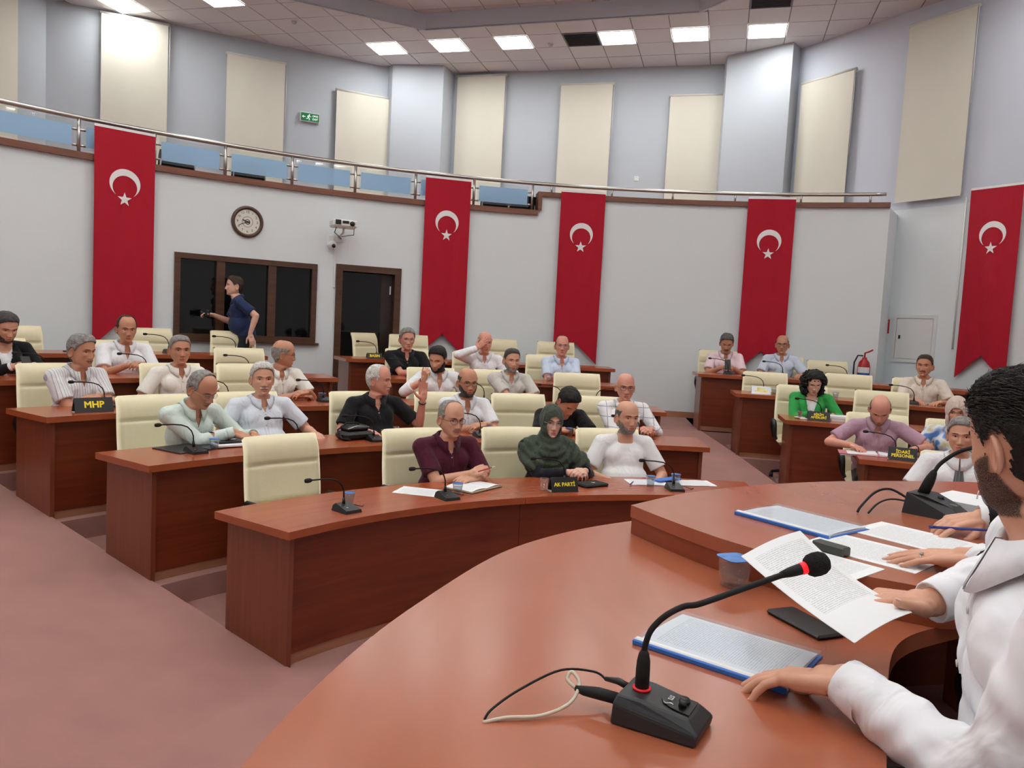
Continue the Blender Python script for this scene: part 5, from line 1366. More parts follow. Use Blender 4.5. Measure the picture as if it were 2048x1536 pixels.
    if sp['hair'] == 'curly':
        add_shell('hair_cap', hair_mask('full'), .022, hcm, noise=.002, seed=2)
        rs = np.random.RandomState(3); Vh = []; Fh = []; n = 0
        for _ in range(2600):
            d = rs.normal(size=3); d /= np.linalg.norm(d)
            if d[1] < -.45 and abs(d[0]) < .60 and d[2] < .42: continue
            c = np.array([0, .035, -.005])+d*np.array([.132, .125, .132])*rs.uniform(.72, 1.05)
            if d[2] < -.2: c += np.array([0, 0, -.05]); 
            if c[1] < -.045 and abs(c[0]) < .058 and c[2] < .052: continue
            r_ = rs.uniform(.008, .016); Vh.append(pose(SV*r_*np.array([1, 1, .8])+c)); Fh += [tuple(n+i for i in f) for f in SF]; n += len(SV)
        soft(np_obj('hair', np.concatenate(Vh), Fh, hcm, root))
    add_shell('eyebrows', brow_mask, .0028, hairmat('hair '+sp.get('brow', 'dkgrey'), HAIRC[sp.get('brow', 'dkgrey')]))
    add_shell('lips', lip_mask, .0008, plain('lips '+sp['skin'], tuple(int(c*k) for c, k in zip(SKINS[sp['skin']], (.86, .66, .64))), .4), inner=-.001)
    if sp['beard']:
        for kd in sp['beard'].split('+'): add_shell('moustache' if kd == 'moustache' else 'beard', beard_mask(kd), {'moustache': .0065, 'stubble': .0022}.get(kd, sp.get('bthick', .006)), {'moustache': bcm, 'stubble': stm}.get(kd, clm), noise=.0006, seed=5)
    # eyes
    wh = plain('eye white', (214, 206, 200), .25, noise=.02); ir = plain('dark iris', (36, 26, 20), .2)
    for sd in (1, -1):
        c0 = np.array([sd*.0315, 0, .003]); k = np.argmin(np.where(P[:, 1] < -.03, np.hypot(P[:, 0]-c0[0], P[:, 2]-c0[2]), 9)); ys = P[k, 1]
        op_ = sp.get('eye', .0052)
        eV = SV*np.array([.0132, .0055, op_])+np.array([c0[0], ys+.0015, c0[2]]); eo = np_obj('eye', pose(eV), SF, wh, root)
        iV = SV*np.array([.0052, .0030, min(.0052, op_)])+np.array([c0[0], ys-.0025, c0[2]]); np_obj('iris', pose(iV), SF, ir, eo)
        lid = MB(); pts = [pose(np.array([[c0[0]+.0145*math.cos(a), ys-.0005-.0035*math.sin(a), c0[2]+op_*1.05*math.sin(a)]]))[0] for a in np.linspace(0, math.pi, 9)]
        lid.tube(pts, .0014, 6); lid.obj('eyelid', plain('lid '+sp['skin'], tuple(int(c*.62) for c in SKINS[sp['skin']]), .5), eo)
    if sp['glasses']:
        gm = {'dark': M_BLACK, 'metal': M_STEEL, 'brown': plain('glasses brown', (84, 58, 44), .3)}[sp['glasses']]; g = MB(); yl = -.1005; lensm = glass('spectacle lens', (244, 247, 248), .02, .03, .25)
        gp = thing  # (kept simple: glasses ride on the head as a part)
        for sd in (1, -1):
            ring = []
            for a in np.linspace(0, 2*math.pi, 25):
                cx_, cz_ = math.cos(a), math.sin(a); ring.append(pose(np.array([[sd*.033+.0245*np.sign(cx_)*abs(cx_)**.75, yl+.012*(abs(.0245*cx_*sd+.033)/.058)**3, .001+.0165*np.sign(cz_)*abs(cz_)**.75]]))[0])
            g.tube(ring, .0013, 6, cap=False)
            g.tube([pose(np.array([q]))[0] for q in ((sd*.0575, yl+.012, .006), (sd*.074, -.06, .006), (sd*.079, .0, .004), (sd*.078, .02, -.004))], .0014, 6)
        g.tube([pose(np.array([q]))[0] for q in ((-.009, yl, .004), (0, yl-.002, .007), (.009, yl, .004))], .0013, 6)
        go = g.obj('glasses', gm, root)
        for sd in (1, -1):
            L_ = [pose(np.array([[sd*.033+.023*np.sign(math.cos(a))*abs(math.cos(a))**.75, yl+.003, .001+.0155*np.sign(math.sin(a))*abs(math.sin(a))**.75]]))[0] for a in np.linspace(0, 2*math.pi, 20, endpoint=False)]
            np_obj('lens', L_, [tuple(range(20))], lensm, go)
    if sp['hoodc']:
        hV, hF = res[p['jhood']]; S_h = S*sp.get('hs', 1.07); loc = ((hV-tp((0, -.004, 1.048))) @ HR)/S_h+np.array([0, .016, -.115]); fc = loc[hF].mean(1)
        face = ((fc[:, 0]/.056)**2+((fc[:, 2]+.022)/.082)**2 < 1) & (fc[:, 1] < -.02)
        tt_ = to_t(hV); ph_ = np.sqrt((tt_[:, 0]*1.1+.02)**2+(tt_[:, 2]-1.13)**2); wgt = sst(1.06, .99, tt_[:, 2]); fl = np.sin(ph_*95+3*tt_[:, 0])*.0065+np.sin(ph_*43+8*tt_[:, 0])*.006
        fn = np.cross(hV[hF[:, 2]]-hV[hF[:, 0]], hV[hF[:, 3]]-hV[hF[:, 1]]); nv = np.zeros_like(hV)
        for c_ in range(4): np.add.at(nv, hF[:, c_], fn)
        nv /= np.linalg.norm(nv, axis=1)[:, None]+1e-12; hV = hV+nv*(fl*wgt)[:, None]
        np_obj('headscarf', hV, hF[~face], sp['hoodc'], root)
    if sp['hi']:
        nm = plain('fingernail', (222, 176, 162), .3)
        for (a, b, up, r) in p['tips']:
            d = (b-a)/np.linalg.norm(b-a); u = up-d*(up @ d); u /= np.linalg.norm(u); s_ = np.cross(d, u); Rn = np.stack([d, s_, u], 1)
            np_obj('fingernail', (SV*np.array([.0072, .0055, .0022])) @ Rn.T+b+d*r*.25+u*r*.72, SF, nm, root)
    if sp.get('watch'):
        sg = sp['watch']; E_, W_, f_, u_ = p['arms'][sg]; e = (W_-E_)/np.linalg.norm(W_-E_); B = basis(e); g = MB(); 
        g.tube([W_-e*.02+B @ np.array([math.cos(a)*.031, math.sin(a)*.031, 0]) for a in np.linspace(0, 2*math.pi, 20)], .005, 6, cap=False); g.obj('wristwatch', M_BLACK, root)
# ================================================================== CHAIRS IN PLACE
chair(1, 135.7, 'empty cream office chair at the desk with the open notebook')
chair(1, 121.8, 'cream office chair of the man in a maroon polo')
chair(1, 110.9, 'cream office chair of the woman in a green headscarf')
chair(1, 100.2, 'cream office chair of the man in a white crew neck')
chair(2, 139.3, 'cream office chair of the man sorting a black folder')
chair(2, 131.6, 'cream office chair of the white moustached man in a pale blue shirt', 0, 1.0)
chair(2, 121.6, 'cream office chair of the man raising his hand')
chair(2, 113.4, 'cream office chair of the bearded man in white with dark glasses')
chair(2, 105.6, 'cream office chair of the young man bent over in black')
chair(2, 96.9, 'cream office chair of the man in a plaid shirt')
chair(3, 141.6, 'cream office chair of the man in a striped shirt')
chair(3, 133.5, 'cream office chair of the man with clipped grey hair in a cream shirt')
chair(3, 127.7, 'cream office chair of the man shown in profile')
chair(3, 97.0, 'empty cream office chair behind the young man bent over in black')
chair(3, 105.0, 'cream office chair of the man in a grey polo'); chair(3, 111.2, 'cream office chair of the dark bearded young man in white')
chair(4, 125.6, 'empty cream office chair behind the man shown in profile', 0, .92, dz=-.05)
chair(4, 134.2, 'cream office chair of the man with clasped hands'); chair(4, 142.2, 'cream office chair of the man in a black suit')
chair(4, 111.3, 'cream office chair of the man in a black polo with glasses'); chair(4, 105.2, 'cream office chair of the man shading his forehead'); chair(4, 98.3, 'cream office chair of the smiling man in a light blue polo')
chair(5, 138.6, 'empty cream office chair behind the man in a black suit', 0, .95, dz=-.07); chair(5, 130.1, 'empty cream office chair under the first flag and beside the dark window', 0, .95, dz=-.05)
chair(5, 123.9, 'empty cream office chair in front of the dark window, below the walking man', 0, .95, dz=-.05)
chair(5, 112.3, 'empty cream office chair turned sideways behind the small black and yellow plate', 42, 1.0); chair(5, 109.4, 'empty cream office chair behind the man in a black polo with glasses', -4, 1.05)
chair(5, 101.3, 'empty cream office chair behind the man shading his forehead', 0, 1.0); chair(5, 96.1, 'empty cream office chair behind the smiling man in a light blue polo', 0, .95)
chair(1, 63.5, 'cream office chair of the man in a grey tie'); chair(2, 69.9, 'cream office chair of the man in a mauve polo'); chair(2, 62.9, 'cream office chair of the woman in a patterned blue top')
chair(3, 75.6, 'cream office chair of the curly haired woman in green'); chair(3, 68.7, 'empty cream office chair behind the man in a mauve polo', 0, .95, dz=.0)
chair(4, 78.0, 'empty cream office chair behind the glaring reflective plate', 0, .95, dz=-.07); chair(4, 70.9, 'empty cream office chair beside the curly haired woman', 0, .95, dz=-.03); chair(4, 65.4, 'cream office chair of the man in a beige shirt', 0, .95, dz=-.03)
chair(5, 81.4, 'cream office chair of the man in a pink shirt'); chair(5, 75.8, 'cream office chair of the bald man in a pale blue shirt', 0, .95, dz=-.03); chair(5, 71.8, 'empty cream office chair turned beside the fire extinguisher', 12, .95, dz=-.06)
G0 = make_chair('gallery_chair', M_FABRIC, .36, .46, .44, low=True)
for n, (th, dz) in enumerate(((127.3, .06), (122.1, .06), (101.6, .05), (99.3, .05))):
    M = seat_M(WALL_R+.42, th, 2.98+dz+.0, 180)
    lab = ['dark fabric gallery chair beside the first flag', 'dark fabric gallery chair above the wall clock', 'dark fabric gallery chair beside the second flag', 'dark fabric gallery chair beside the step in the ledge'][n]
    if n == 0: o = G0; o.matrix_basis = M; tag(o, lab, 'chair', 'dark gallery chairs')
    else: copy_tree(G0, None, M, lab, 'dark gallery chairs')

# ================================================================== DESK EQUIPMENT
def on_desk(k, th, dr, turn=0.0, dz=0.0): return seat_M(ROWS[k-1]+dr, th, tier(k)+DESK_H+dz, turn)
def make_mic():
    t = thing('gooseneck_microphone', 'x', 'microphone'); b = MB()
    V = [(-.055, -.07, 0), (.055, -.07, 0), (.06, .07, 0), (-.06, .07, 0), (-.05, -.066, .018), (.05, -.066, .018), (.045, .05, .044), (-.045, .05, .044), (.05, .07, .03), (-.05, .07, .03)]
    b.add(V, [(3, 2, 1, 0), (0, 1, 5, 4), (4, 5, 6, 7), (7, 6, 8, 9), (9, 8, 2, 3), (1, 2, 8, 6, 5), (0, 4, 7, 9, 3)]); b.obj('base', M_BLACK, t)
    MB().tube([(0, .035, .035), (0, .035, .075)], [.011, .008], 10).obj('socket', M_BLACK, t)
    MB().tube([(0, .035, .07), (-.002, .035, .11), (-.015, .035, .145), (-.045, .033, .175), (-.09, .03, .192), (-.15, .028, .20), (-.235, .025, .203)], .0045, 8).obj('gooseneck', M_BLACKM, t)
    MB().lathe([(0, -.01), (.007, -.008), (.0125, .004), (.0135, .02), (.011, .034), (0, .04)], 12, Matrix.Translation((-.235, .025, .203)) @ Matrix.Rotation(-math.pi/2, 4, 'Y')).obj('capsule', M_BLACKM, t)
    MB().tube([(.05, .05, .012), (.075, .06, .02), (.10, .05, .012), (.13, .03, .004), (.16, .06, .003)], .0025, 6).obj('cable', M_BLACKM, t)
    MB().lathe([(0, .003), (.006, .003), (.007, 0)], 10, Matrix.Translation((-.02, -.03, .027))).obj('talk_button', M_STEEL, t)
    return t
MIC0 = make_mic(); mic_used = [False]
def mic(k, th, dr, label, turn=0.0):
    M = on_desk(k, th, dr, turn); g = 'black gooseneck microphones on the desks'
    if not mic_used[0]: mic_used[0] = True; MIC0.matrix_basis = M; MIC0['label'] = label; MIC0['group'] = g
    else: copy_tree(MIC0, None, M, label, g)
mic(1, 137.6, .16, 'gooseneck microphone in front of the empty chair beside the notebook desk'); mic(1, 125.6, .14, 'gooseneck microphone on the open notebook of the man in maroon'); mic(1, 96.4, .18, 'gooseneck microphone in front of the man in a white crew neck')
mic(1, 109.6, .26, 'gooseneck microphone bending in front of the woman in a green headscarf')
mic(2, 140.6, .25, 'gooseneck microphone beside the black document folder'); mic(2, 131.2, .25, 'gooseneck microphone in front of the white moustached man'); mic(2, 123.9, .22, 'gooseneck microphone beside the black leather bag'); mic(2, 112.3, .3, 'gooseneck microphone in front of the bearded man in white with dark glasses'); mic(2, 94.9, .3, 'gooseneck microphone in front of the man in a plaid shirt')
mic(3, 140.4, .40, 'gooseneck microphone behind the plate of three yellow letters'); mic(3, 131.2, .35, 'gooseneck microphone of the man with clipped grey hair'); mic(3, 123.0, .35, 'gooseneck microphone of the man shown in profile'); mic(3, 96.3, .35, 'gooseneck microphone before the empty chair behind the young man in black', 150); mic(3, 99.8, .35, 'gooseneck microphone of the man in a grey polo'); mic(3, 107.6, .35, 'gooseneck microphone of the dark bearded young man')
mic(4, 140.7, .3, 'gooseneck microphone of the man in a black suit'); mic(4, 134.0, .3, 'gooseneck microphone of the man with clasped hands'); mic(4, 112.1, .3, 'gooseneck microphone of the man in a black polo with glasses'); mic(5, 125.0, .3, 'gooseneck microphone before the chair under the dark window'); mic(5, 113.2, .38, 'gooseneck microphone behind the small black and yellow plate'); mic(5, 130.0, .3, 'gooseneck microphone on the topmost desk beside a clear cup')
mic(4, 126.2, .3, 'gooseneck microphone before the empty chair behind the man in profile')
mic(2, 68.8, .3, 'gooseneck microphone of the man in a mauve polo'); mic(3, 74.4, .32, 'gooseneck microphone of the curly haired woman'); mic(4, 78.6, .33, 'gooseneck microphone behind the glaring reflective plate'); mic(4, 65.8, .32, 'gooseneck microphone of the man in a beige shirt'); mic(5, 81.0, .3, 'gooseneck microphone of the man in a pink shirt'); mic(5, 76.2, .3, 'gooseneck microphone of the bald man in a pale blue shirt'); mic(5, 70.8, .3, 'gooseneck microphone before the chair by the extinguisher')

M_LIDB = plain('blue printed foil lid', (70, 130, 200), .4, noise=.7, nscale=60)
def make_cup(s=1.0):
    t = thing('water_cup', 'x', 'cup')
    MB().lathe([(0, .002), (.024*s, .002), (.026*s, .0), (.034*s, .072*s), (.033*s, .072*s), (.025*s, .006), (0, .006)], 20).obj('cup_wall', M_CUP, t)
    MB().lathe([(0, .008), (.0245*s, .008), (.030*s, .052*s), (0, .052*s)], 20).obj('water', glass('drinking water', (225, 236, 242), .04), t)
    MB().lathe([(.0, .0725*s), (.037*s, .0725*s), (.038*s, .0745*s), (.0, .0750*s)], 20).obj('foil_lid', M_LIDB, t)
    return t
CUP0 = make_cup(); cup_used = [False]
def cup(k, th, dr, label):
    M = on_desk(k, th, dr, random.uniform(0, 90)); g = 'sealed plastic water cups on the desks'
    if not cup_used[0]: cup_used[0] = True; CUP0.matrix_basis = M; CUP0['label'] = label; CUP0['group'] = g
    else: copy_tree(CUP0, None, M, label, g)
cup(1, 136.0, .28, 'sealed water cup beside the microphone of the empty chair'); cup(1, 123.6, .22, 'sealed water cup at the foot of the open notebook'); cup(1, 98.8, .30, 'sealed water cup on papers before the man in a white crew neck'); cup(1, 95.2, .40, 'sealed water cup behind the microphone of the man in a white crew neck')
cup(2, 138.6, .32, 'sealed water cup beside the black document folder'); cup(2, 121.9, .32, 'sealed water cup beside the black leather bag'); cup(2, 111.0, .4, 'clear water cup in front of the bearded man in white'); cup(2, 102.4, .38, 'sealed water cup before the young man bent over in black')
cup(3, 140.2, .2, 'sealed water cup beside the plate of three yellow letters'); cup(3, 130.2, .4, 'sealed water cup of the man with clipped grey hair'); cup(3, 123.0, .42, 'sealed water cup of the man shown in profile'); cup(4, 139.6, .35, 'sealed water cup of the man in a black suit'); cup(5, 129.0, .35, 'clear water cup on the topmost desk under the dark window'); cup(4, 98.9, .4, 'clear water cup beside the tea glass of the smiling man')
cup(2, 66.0, .35, 'clear water cup beside the plate of two yellow words'); cup(4, 77.6, .4, 'clear water cup beside the glaring reflective plate'); cup(4, 72.3, .3, 'clear water cup before the empty chair beside the curly haired woman')
def tea(k, th, dr, label):
    t = thing('tea_glass', label, 'glass', on_desk(k, th, dr), 'small tea glasses')
    MB().lathe([(0, .004), (.045, .006), (.056, .013), (.055, .014), (.044, .008), (0, .007)], 24).obj('saucer', M_WHITE, t)
    MB().lathe([(0, .009), (.02, .009), (.022, .02), (.017, .045), (.026, .082), (.025, .082), (.0165, .046), (.02, .02), (0, .013)], 20).obj('glass', M_CUP, t)
    MB().lathe([(0, .013), (.0195, .018), (.0165, .045), (.022, .066), (0, .066)], 20).obj('tea', plain('red tea', (120, 36, 16), .1), t)
tea(2, 120.8, .42, 'small glass of tea behind the water cup of the man raising his hand'); tea(4, 97.4, .38, 'small glass of tea before the smiling man in a light blue polo'); tea(3, 76.4, .3, 'small glass of tea before the curly haired woman')
t = thing('drinking_glass', 'clear drinking glass beside the lettered black plate', 'glass', on_desk(1, 113.2, .16)); MB().lathe([(0, .003), (.026, .003), (.031, .09), (.030, .09), (.025, .007), (0, .007)], 22).obj('glass_wall', M_CUP, t)

def nameplate(M, w, h, text, label, size, mat=None, line=1.0):
    t = thing('name_plate', label, 'name plate', M, 'black name plates with yellow lettering'); tilt = math.radians(-22); MT = Matrix.Rotation(tilt, 4, 'X')
    MB().box((0, 0, h/2), (w, .006, h), MT, bev=.001).obj('plate', mat or M_BLACK, t)
    MB().box((0, .05, .002), (w, .07, .004)).obj('foot', M_WHITE, t)
    MB().box((0, 0, h/2-.006), (w, .006, h*.9), Matrix.Translation((0, .082, 0)) @ Matrix.Rotation(-tilt, 4, 'X')).obj('back_leaf', mat or M_BLACK, t)
    text_obj('lettering', text, size, M_YEL, t, MT @ Matrix.Translation((0, -.0042, h/2)) @ RX90, bold=size*.03, line=line)
nameplate(on_desk(1, 110.9, .10), .20, .105, 'AK PARTİ', 'black plate with two yellow words before the woman in a green headscarf', .036)
nameplate(on_desk(3, 142.3, .12, -6), .27, .115, 'MHP', 'black plate with three yellow letters before the man in a striped shirt', .070)
nameplate(on_desk(5, 113.8, .12), .19, .075, 'BASIN', 'small black plate with one yellow word on the topmost desk', .048)
nameplate(on_desk(3, 74.8, .16), .22, .10, 'BİRİM\nAMİRLERİ', 'black plate with two yellow words before the curly haired woman', .034, line=.9)
nameplate(on_desk(2, 68.3, .16), .22, .115, 'İDARİ\nPERSONEL', 'black plate with two yellow words before the man in a mauve polo', .038, line=.9)
nameplate(on_desk(4, 79.0, .14), .22, .10, 'BİRİM\nAMİRLERİ', 'plate with its glare painted pale, before an empty chair', .034, plain('pale plate glare', (214, 222, 228), .15), line=.9)  # pale plate colour stands in for the glare on it

def sheet(M, w, h, label, mat, group=None, name='paper_sheet', th=.0012, cat='paper'):
    g = MB(); n = 8; V = []; F = []; U = []
    for i in range(n+1):
        for j in range(2): V.append((-w/2+w*i/n, -h/2+h*j, th+.0025*abs(math.sin(i*.9))))
    for i in range(n): F.append((2*i, 2*i+2, 2*i+3, 2*i+1)); U.append([(i/n, 0), ((i+1)/n, 0), ((i+1)/n, 1), (i/n, 1)])
    m = len(V); g.add(V, F, U); g.add([(x, y, 0) for x, y, z in V], [f[::-1] for f in F], None)
    return tag(g.obj(name, mat, None, M), label, cat, group)
sheet(on_desk(1, 126.8, .38, 40), .21, .297, 'printed sheet lying beside the open notebook', M_PRINT)
t = thing('open_notebook', 'open notebook with cream edged pages before the man in maroon', 'notebook', on_desk(1, 120.4, .36, 25))
for sg in (-1, 1):
    g = MB(); V = []; F = []; U = []; n = 10
    for i in range(n+1):
        x = sg*.165*i/n; z = .016+.010*math.sin(math.pi*i/n*.9)-.004*i/n
        for j in range(2): V.append((x, -.115+.23*j, z))
    for i in range(n): q = (2*i, 2*i+2, 2*i+3, 2*i+1); F.append(q if sg > 0 else q[::-1]); uu = [(i/n, 0), ((i+1)/n, 0), ((i+1)/n, 1), (i/n, 1)]; U.append(uu if sg > 0 else uu[::-1])
    g.add(V, F, U); g.obj('page', printed('faint notes', amount=.25, lines=22.0), t)
    MB().box((sg*.083, 0, .009), (.164, .228, .013), bev=.003).obj('page_block', plain('cream page edges', (226, 214, 182), .8), t)
MB().box((0, 0, .0015), (.345, .24, .003)).obj('cover', plain('notebook cover', (70, 50, 40), .6), t)
t = thing('tablet_case', 'black zipped tablet case with a pale emblem beside the lettered plate', 'case', on_desk(1, 106.2, .30, 20)); MB().box((0, 0, .010), (.22, .15, .02), bev=.008).obj('case_body', M_BLACKM, t); g = MB(); P_ = []
for i in range(10): a = math.pi/2+i*math.pi/5; rad = .022 if i % 2 == 0 else .009; P_.append((.02+rad*math.cos(a), rad*math.sin(a)))
g.prism(P_, .0202, .0208); g.obj('emblem', plain('pale emblem', (214, 206, 180), .5), t)
sheet(on_desk(1, 98.6, .42, 0), .30, .21, 'printed sheets before the man in a white crew neck', M_PRINT); sheet(on_desk(1, 92.8, .45, 6), .297, .21, 'printed sheet at the desk end beside the blue folder', M_PRINT)
t = thing('blue_folder', 'blue document folder lying on sheets before the man in a white crew neck', 'folder', on_desk(1, 95.8, .50, 30, .006)); MB().box((0, 0, .006), (.24, .09, .012), bev=.003).obj('cover', plain('folder blue', (48, 112, 200), .4), t)
t = thing('pen', 'blue ballpoint lying on the sheets before the man in a white crew neck', 'pen', on_desk(1, 100.9, .34, 60, .006)); MB().tube([(-.06, 0, .004), (.06, 0, .004), (.07, 0, .004)], [.004, .004, .001], 8).obj('barrel', plain('pen blue', (40, 50, 130), .3), t)
t = thing('document_folder', 'open black document folder before the man in a pale green shirt', 'folder', on_desk(2, 139.3, .44, 10)); MB().box((0, 0, .004), (.50, .30, .008), bev=.002).obj('cover', M_BLACK, t)
t = thing('document_folder', 'black ring folder with white papers beside the open black folder', 'folder', on_desk(2, 136.4, .42, -5, .009)); MB().box((0, 0, .006), (.30, .24, .012)).obj('papers', M_PAPER, t); MB().box((.0, .03, .018), (.24, .18, .012), Matrix.Rotation(-.08, 4, 'X'), bev=.002).obj('cover', M_BLACK, t); MB().box((.0, .07, .027), (.10, .06, .002), Matrix.Rotation(-.08, 4, 'X')).obj('sticker', M_PAPER, t)
# black leather bag
t = thing('leather_bag', 'black leather pouch bag lying on the desk', 'bag', on_desk(2, 125.3, .36, 10)); b = Prims(); 
g = MB(); g.box((0, 0, .035), (.27, .17, .065), bev=.022); g.obj('bag_body', plain('black leather', (20, 20, 22), .4, bump=.3, bscale=90), t)
g = MB(); g.box((.01, .02, .085), (.21, .14, .05), bev=.02); g.obj('front_pocket', plain('black leather', (20, 20, 22), .4, bump=.3, bscale=90), t)
MB().tube([(-.1, -.055, .09), (-.02, -.06, .112), (.1, -.055, .10)], .004, 6).obj('zip', M_STEEL, t)
MB().tube([(.10, .06, .09), (.04, .03, .125), (-.06, .03, .125), (-.12, .06, .07), (-.15, -.05, .02), (-.10, -.10, .012)], .008, 6).obj('strap', M_BLACKM, t)
tag(MB().box((0, 0, .012), (.10, .06, .024), bev=.008).obj('tissue_pack', M_WHITE, None, on_desk(2, 112.2, .50)), 'white tissue pack before the bearded man in white', 'tissue pack')
tag(MB().box((0, 0, .006), (.15, .075, .012), bev=.004).obj('mobile_phone', M_BLACK, None, on_desk(5, 136.6, .3, 20)), 'black phone lying on the topmost desk', 'phone')
t = thing('open_file', 'open file of white papers with pink edges before the man in a mauve polo', 'file', on_desk(2, 70.4, .36, 0))
for sg in (-1, 1): MB().box((sg*.16, 0, .012), (.30, .22, .016), Matrix.Rotation(sg*.06, 4, 'Y')).obj('page_stack', M_PRINT, t); MB().box((sg*.16, 0, .003), (.32, .235, .004)).obj('cover', plain('pink cover', (206, 120, 136), .6), t)
t = thing('paper_stack', 'thick stack of white papers before the curly haired woman', 'papers', on_desk(3, 72.4, .38, 10))
for i in range(4): MB().box((random.uniform(-.006, .006), random.uniform(-.006, .006), .007+i*.0125), (.29, .21, .012), Matrix.Rotation(random.uniform(-.03, .03), 4, 'Z')).obj('paper_bundle', M_PRINT if i == 3 else M_PAPER, t)
tag(MB().box((0, 0, .006), (.12, .06, .012), bev=.004).obj('tissue_pack', M_WHITE, None, on_desk(3, 75.9, .22)), 'small white tissue pack beside the tea glass of the curly haired woman', 'tissue pack')

# ================================================================== PEOPLE IN PLACE
def seat(k, th, label, turn=0.0, dr=.85, **sp):
    dr -= {4: .08, 3: .03}.get(k, 0)
    person(label, seat_M(ROWS[k-1]+dr, th, tier(k), turn), sp)
cW = cloth('white shirt cloth', (236, 238, 242)); cWarm = cloth('cream white shirt', (238, 236, 228)); cLB = cloth('pale blue shirt', (206, 218, 236)); cGrn = cloth('pale green shirt', (216, 230, 222))
flat_f = lambda sg: (-sg*.8, -.45, -.08)
rest = lambda x, y=-.34, z=.805, sg=1, yaw=.6: ((x, y, z), (-sg*math.sin(yaw), -math.cos(yaw)*.8, -.05), (0, -.05, 1))
def folded(xr=.06, xl=-.04, y=-.36, z=.81): return dict(aR=((xr, y, z), (.95, -.15, .0), (0, -.3, 1)), aL=((xl+.06, y-.02, z+.035), (-.95, .0, -.1), (0, -.4, 1)))
def clasp(x=0.0, y=-.37, z=.825): return dict(aR=((x-.07, y, z), (.75, -.55, .08), (-.4, -.3, .8)), aL=((x+.07, y, z+.008), (-.75, -.55, .1), (.4, -.3, .8)), curlL=.7, curlR=.65, thumbL=(.35, .5), thumbR=(.35, .5))
seat(1, 120.5, 'man in a maroon polo and glasses holding a red pen', 0, lean=7, head=(6, 4, 0), hair='thin', hc='grey', hthick=.005, beard='moustache', bc='grey', glasses='dark', cloth=cloth('maroon polo', (78, 22, 44)), belly=.03, skin='mid', wide=1.06, vneck=.045,
     aR=((.04, -.36, .83), (.75, -.35, .30), (-.2, -.55, .7)), aL=((.10, -.37, .80), (-.95, -.15, .05), (0, -.3, 1)), curlR=.75, curlL=.3)
seat(1, 108.6, 'woman in a dark green headscarf and black top with clasped hands', 0, lean=5, head=(-4, 2, 3), skin='fair', hoodc=cloth('dark green headscarf', (68, 78, 66), bump=.7, scale=1.3), cloth=cloth('black navy top', (24, 26, 34)), sleeve='long', shirt='tee', glasses='metal', s=.95, belly=.02, brow='brown', **clasp(.11, -.37, .82))
seat(1, 99.4, 'bald man with a short grey beard in a white crew neck', 0, lean=-2, head=(10, 2, 0), hair='buzzsides', hc='salt', hthick=.004, beard='stubble', bc='grey', cloth=cloth('white jersey', (240, 240, 240), bump=.25), shirt='tee', vneck=0, belly=.045, skin='mid', brow='black', aR=((-.20, -.27, .74), (.4, -.9, -.1), (0, 0, 1)), aL=((.20, -.27, .74), (-.4, -.9, -.1), (0, 0, 1)))
seat(2, 138.4, 'man in a pale green shirt and glasses looking down at a black folder', 8, lean=16, head=(8, 22, 0), hair='thin', hc='grey', beard='moustache', bc='grey', glasses='metal', cloth=cGrn, shirt='dress', sleeve='long', skin='tan', vneck=.06, aR=((.14, -.43, .85), (.55, -.7, -.35), (0, -.6, .8)), aL=((.30, -.44, .82), (-.1, -.95, -.25), (0, -.2, 1)), curlR=.6)
seat(2, 131.7, 'white moustached man in a pale blue short sleeved shirt facing the podium', -4, lean=-2, head=(-10, 0, 0), hair='full', hc='white', beard='moustache', bc='white', cloth=cloth('pale blue white shirt', (222, 230, 240)), shirt='dress', belly=.04, skin='mid', vneck=.05, wide=1.06, aR=((-.22, -.22, .74), (.3, -.9, -.1), (0, 0, 1)), aL=((.33, -.26, .79), (.1, -.9, -.15), (0, 0, 1)))
seat(2, 121.2, 'man in a black polo raising one open hand', 0, lean=2, head=(48, 3, 0), hair='receding', hc='white', hthick=.006, beard='moustache', bc='white', cloth=cloth('black polo', (24, 25, 28)), skin='red', belly=.04, wide=1.06, aR=((-.20, -.30, .80), (.5, -.8, -.1), (0, 0, 1)), aL=((.37, -.20, 1.03), (-.05, -.08, 1.0), (0.25, .9, 0)), poleL=(.35, .1, -.95), curlL=.06, thumbL=(.75, .15), watch=1)
seat(2, 112.2, 'bearded bald man in a white shirt and dark glasses', 0, lean=6, head=(0, 3, 0), hair='buzzsides', hc='dkgrey', hthick=.004, beard='full', bc='dkgrey', glasses='dark', cloth=cW, shirt='dress', skin='tan', vneck=.07, **folded(.10, .04))
seat(2, 102.6, 'young man in a black crew neck bent over the desk', 0, lean=30, head=(14, 36, 0), hair='full', hc='black', hthick=.013, cloth=cloth('black jersey', (22, 23, 26)), shirt='tee', vneck=0, skin='mid', brow='black', aR=((-.02, -.42, .81), (.9, -.3, 0), (0, 0, 1)), aL=((.02, -.46, .81), (-.95, -.15, 0), (0, 0, 1)), poleL=(1, .1, -.2), poleR=(-1, .1, -.2), watch=1)
seat(2, 95.4, 'bald man in a white plaid long sleeved shirt and glasses', 0, lean=3, head=(-4, 3, 0), hair=None, glasses='dark', cloth=cloth('white plaid shirt', (240, 240, 242), (168, 172, 182), 'plaid'), shirt='dress', sleeve='long', skin='red', vneck=.03, wide=1.04, **clasp(.13, -.35, .82), watch=1)
seat(3, 141.2, 'grey haired man in a grey striped shirt with folded arms', 12, lean=8, head=(10, 3, 0), hair='full', hc='grey', beard='moustache', bc='grey', cloth=cloth('striped shirt', (226, 226, 228), (176, 174, 182), 'stripes'), shirt='dress', skin='tan', belly=.03, vneck=.06, wide=1.05, **folded(.02, -.08))
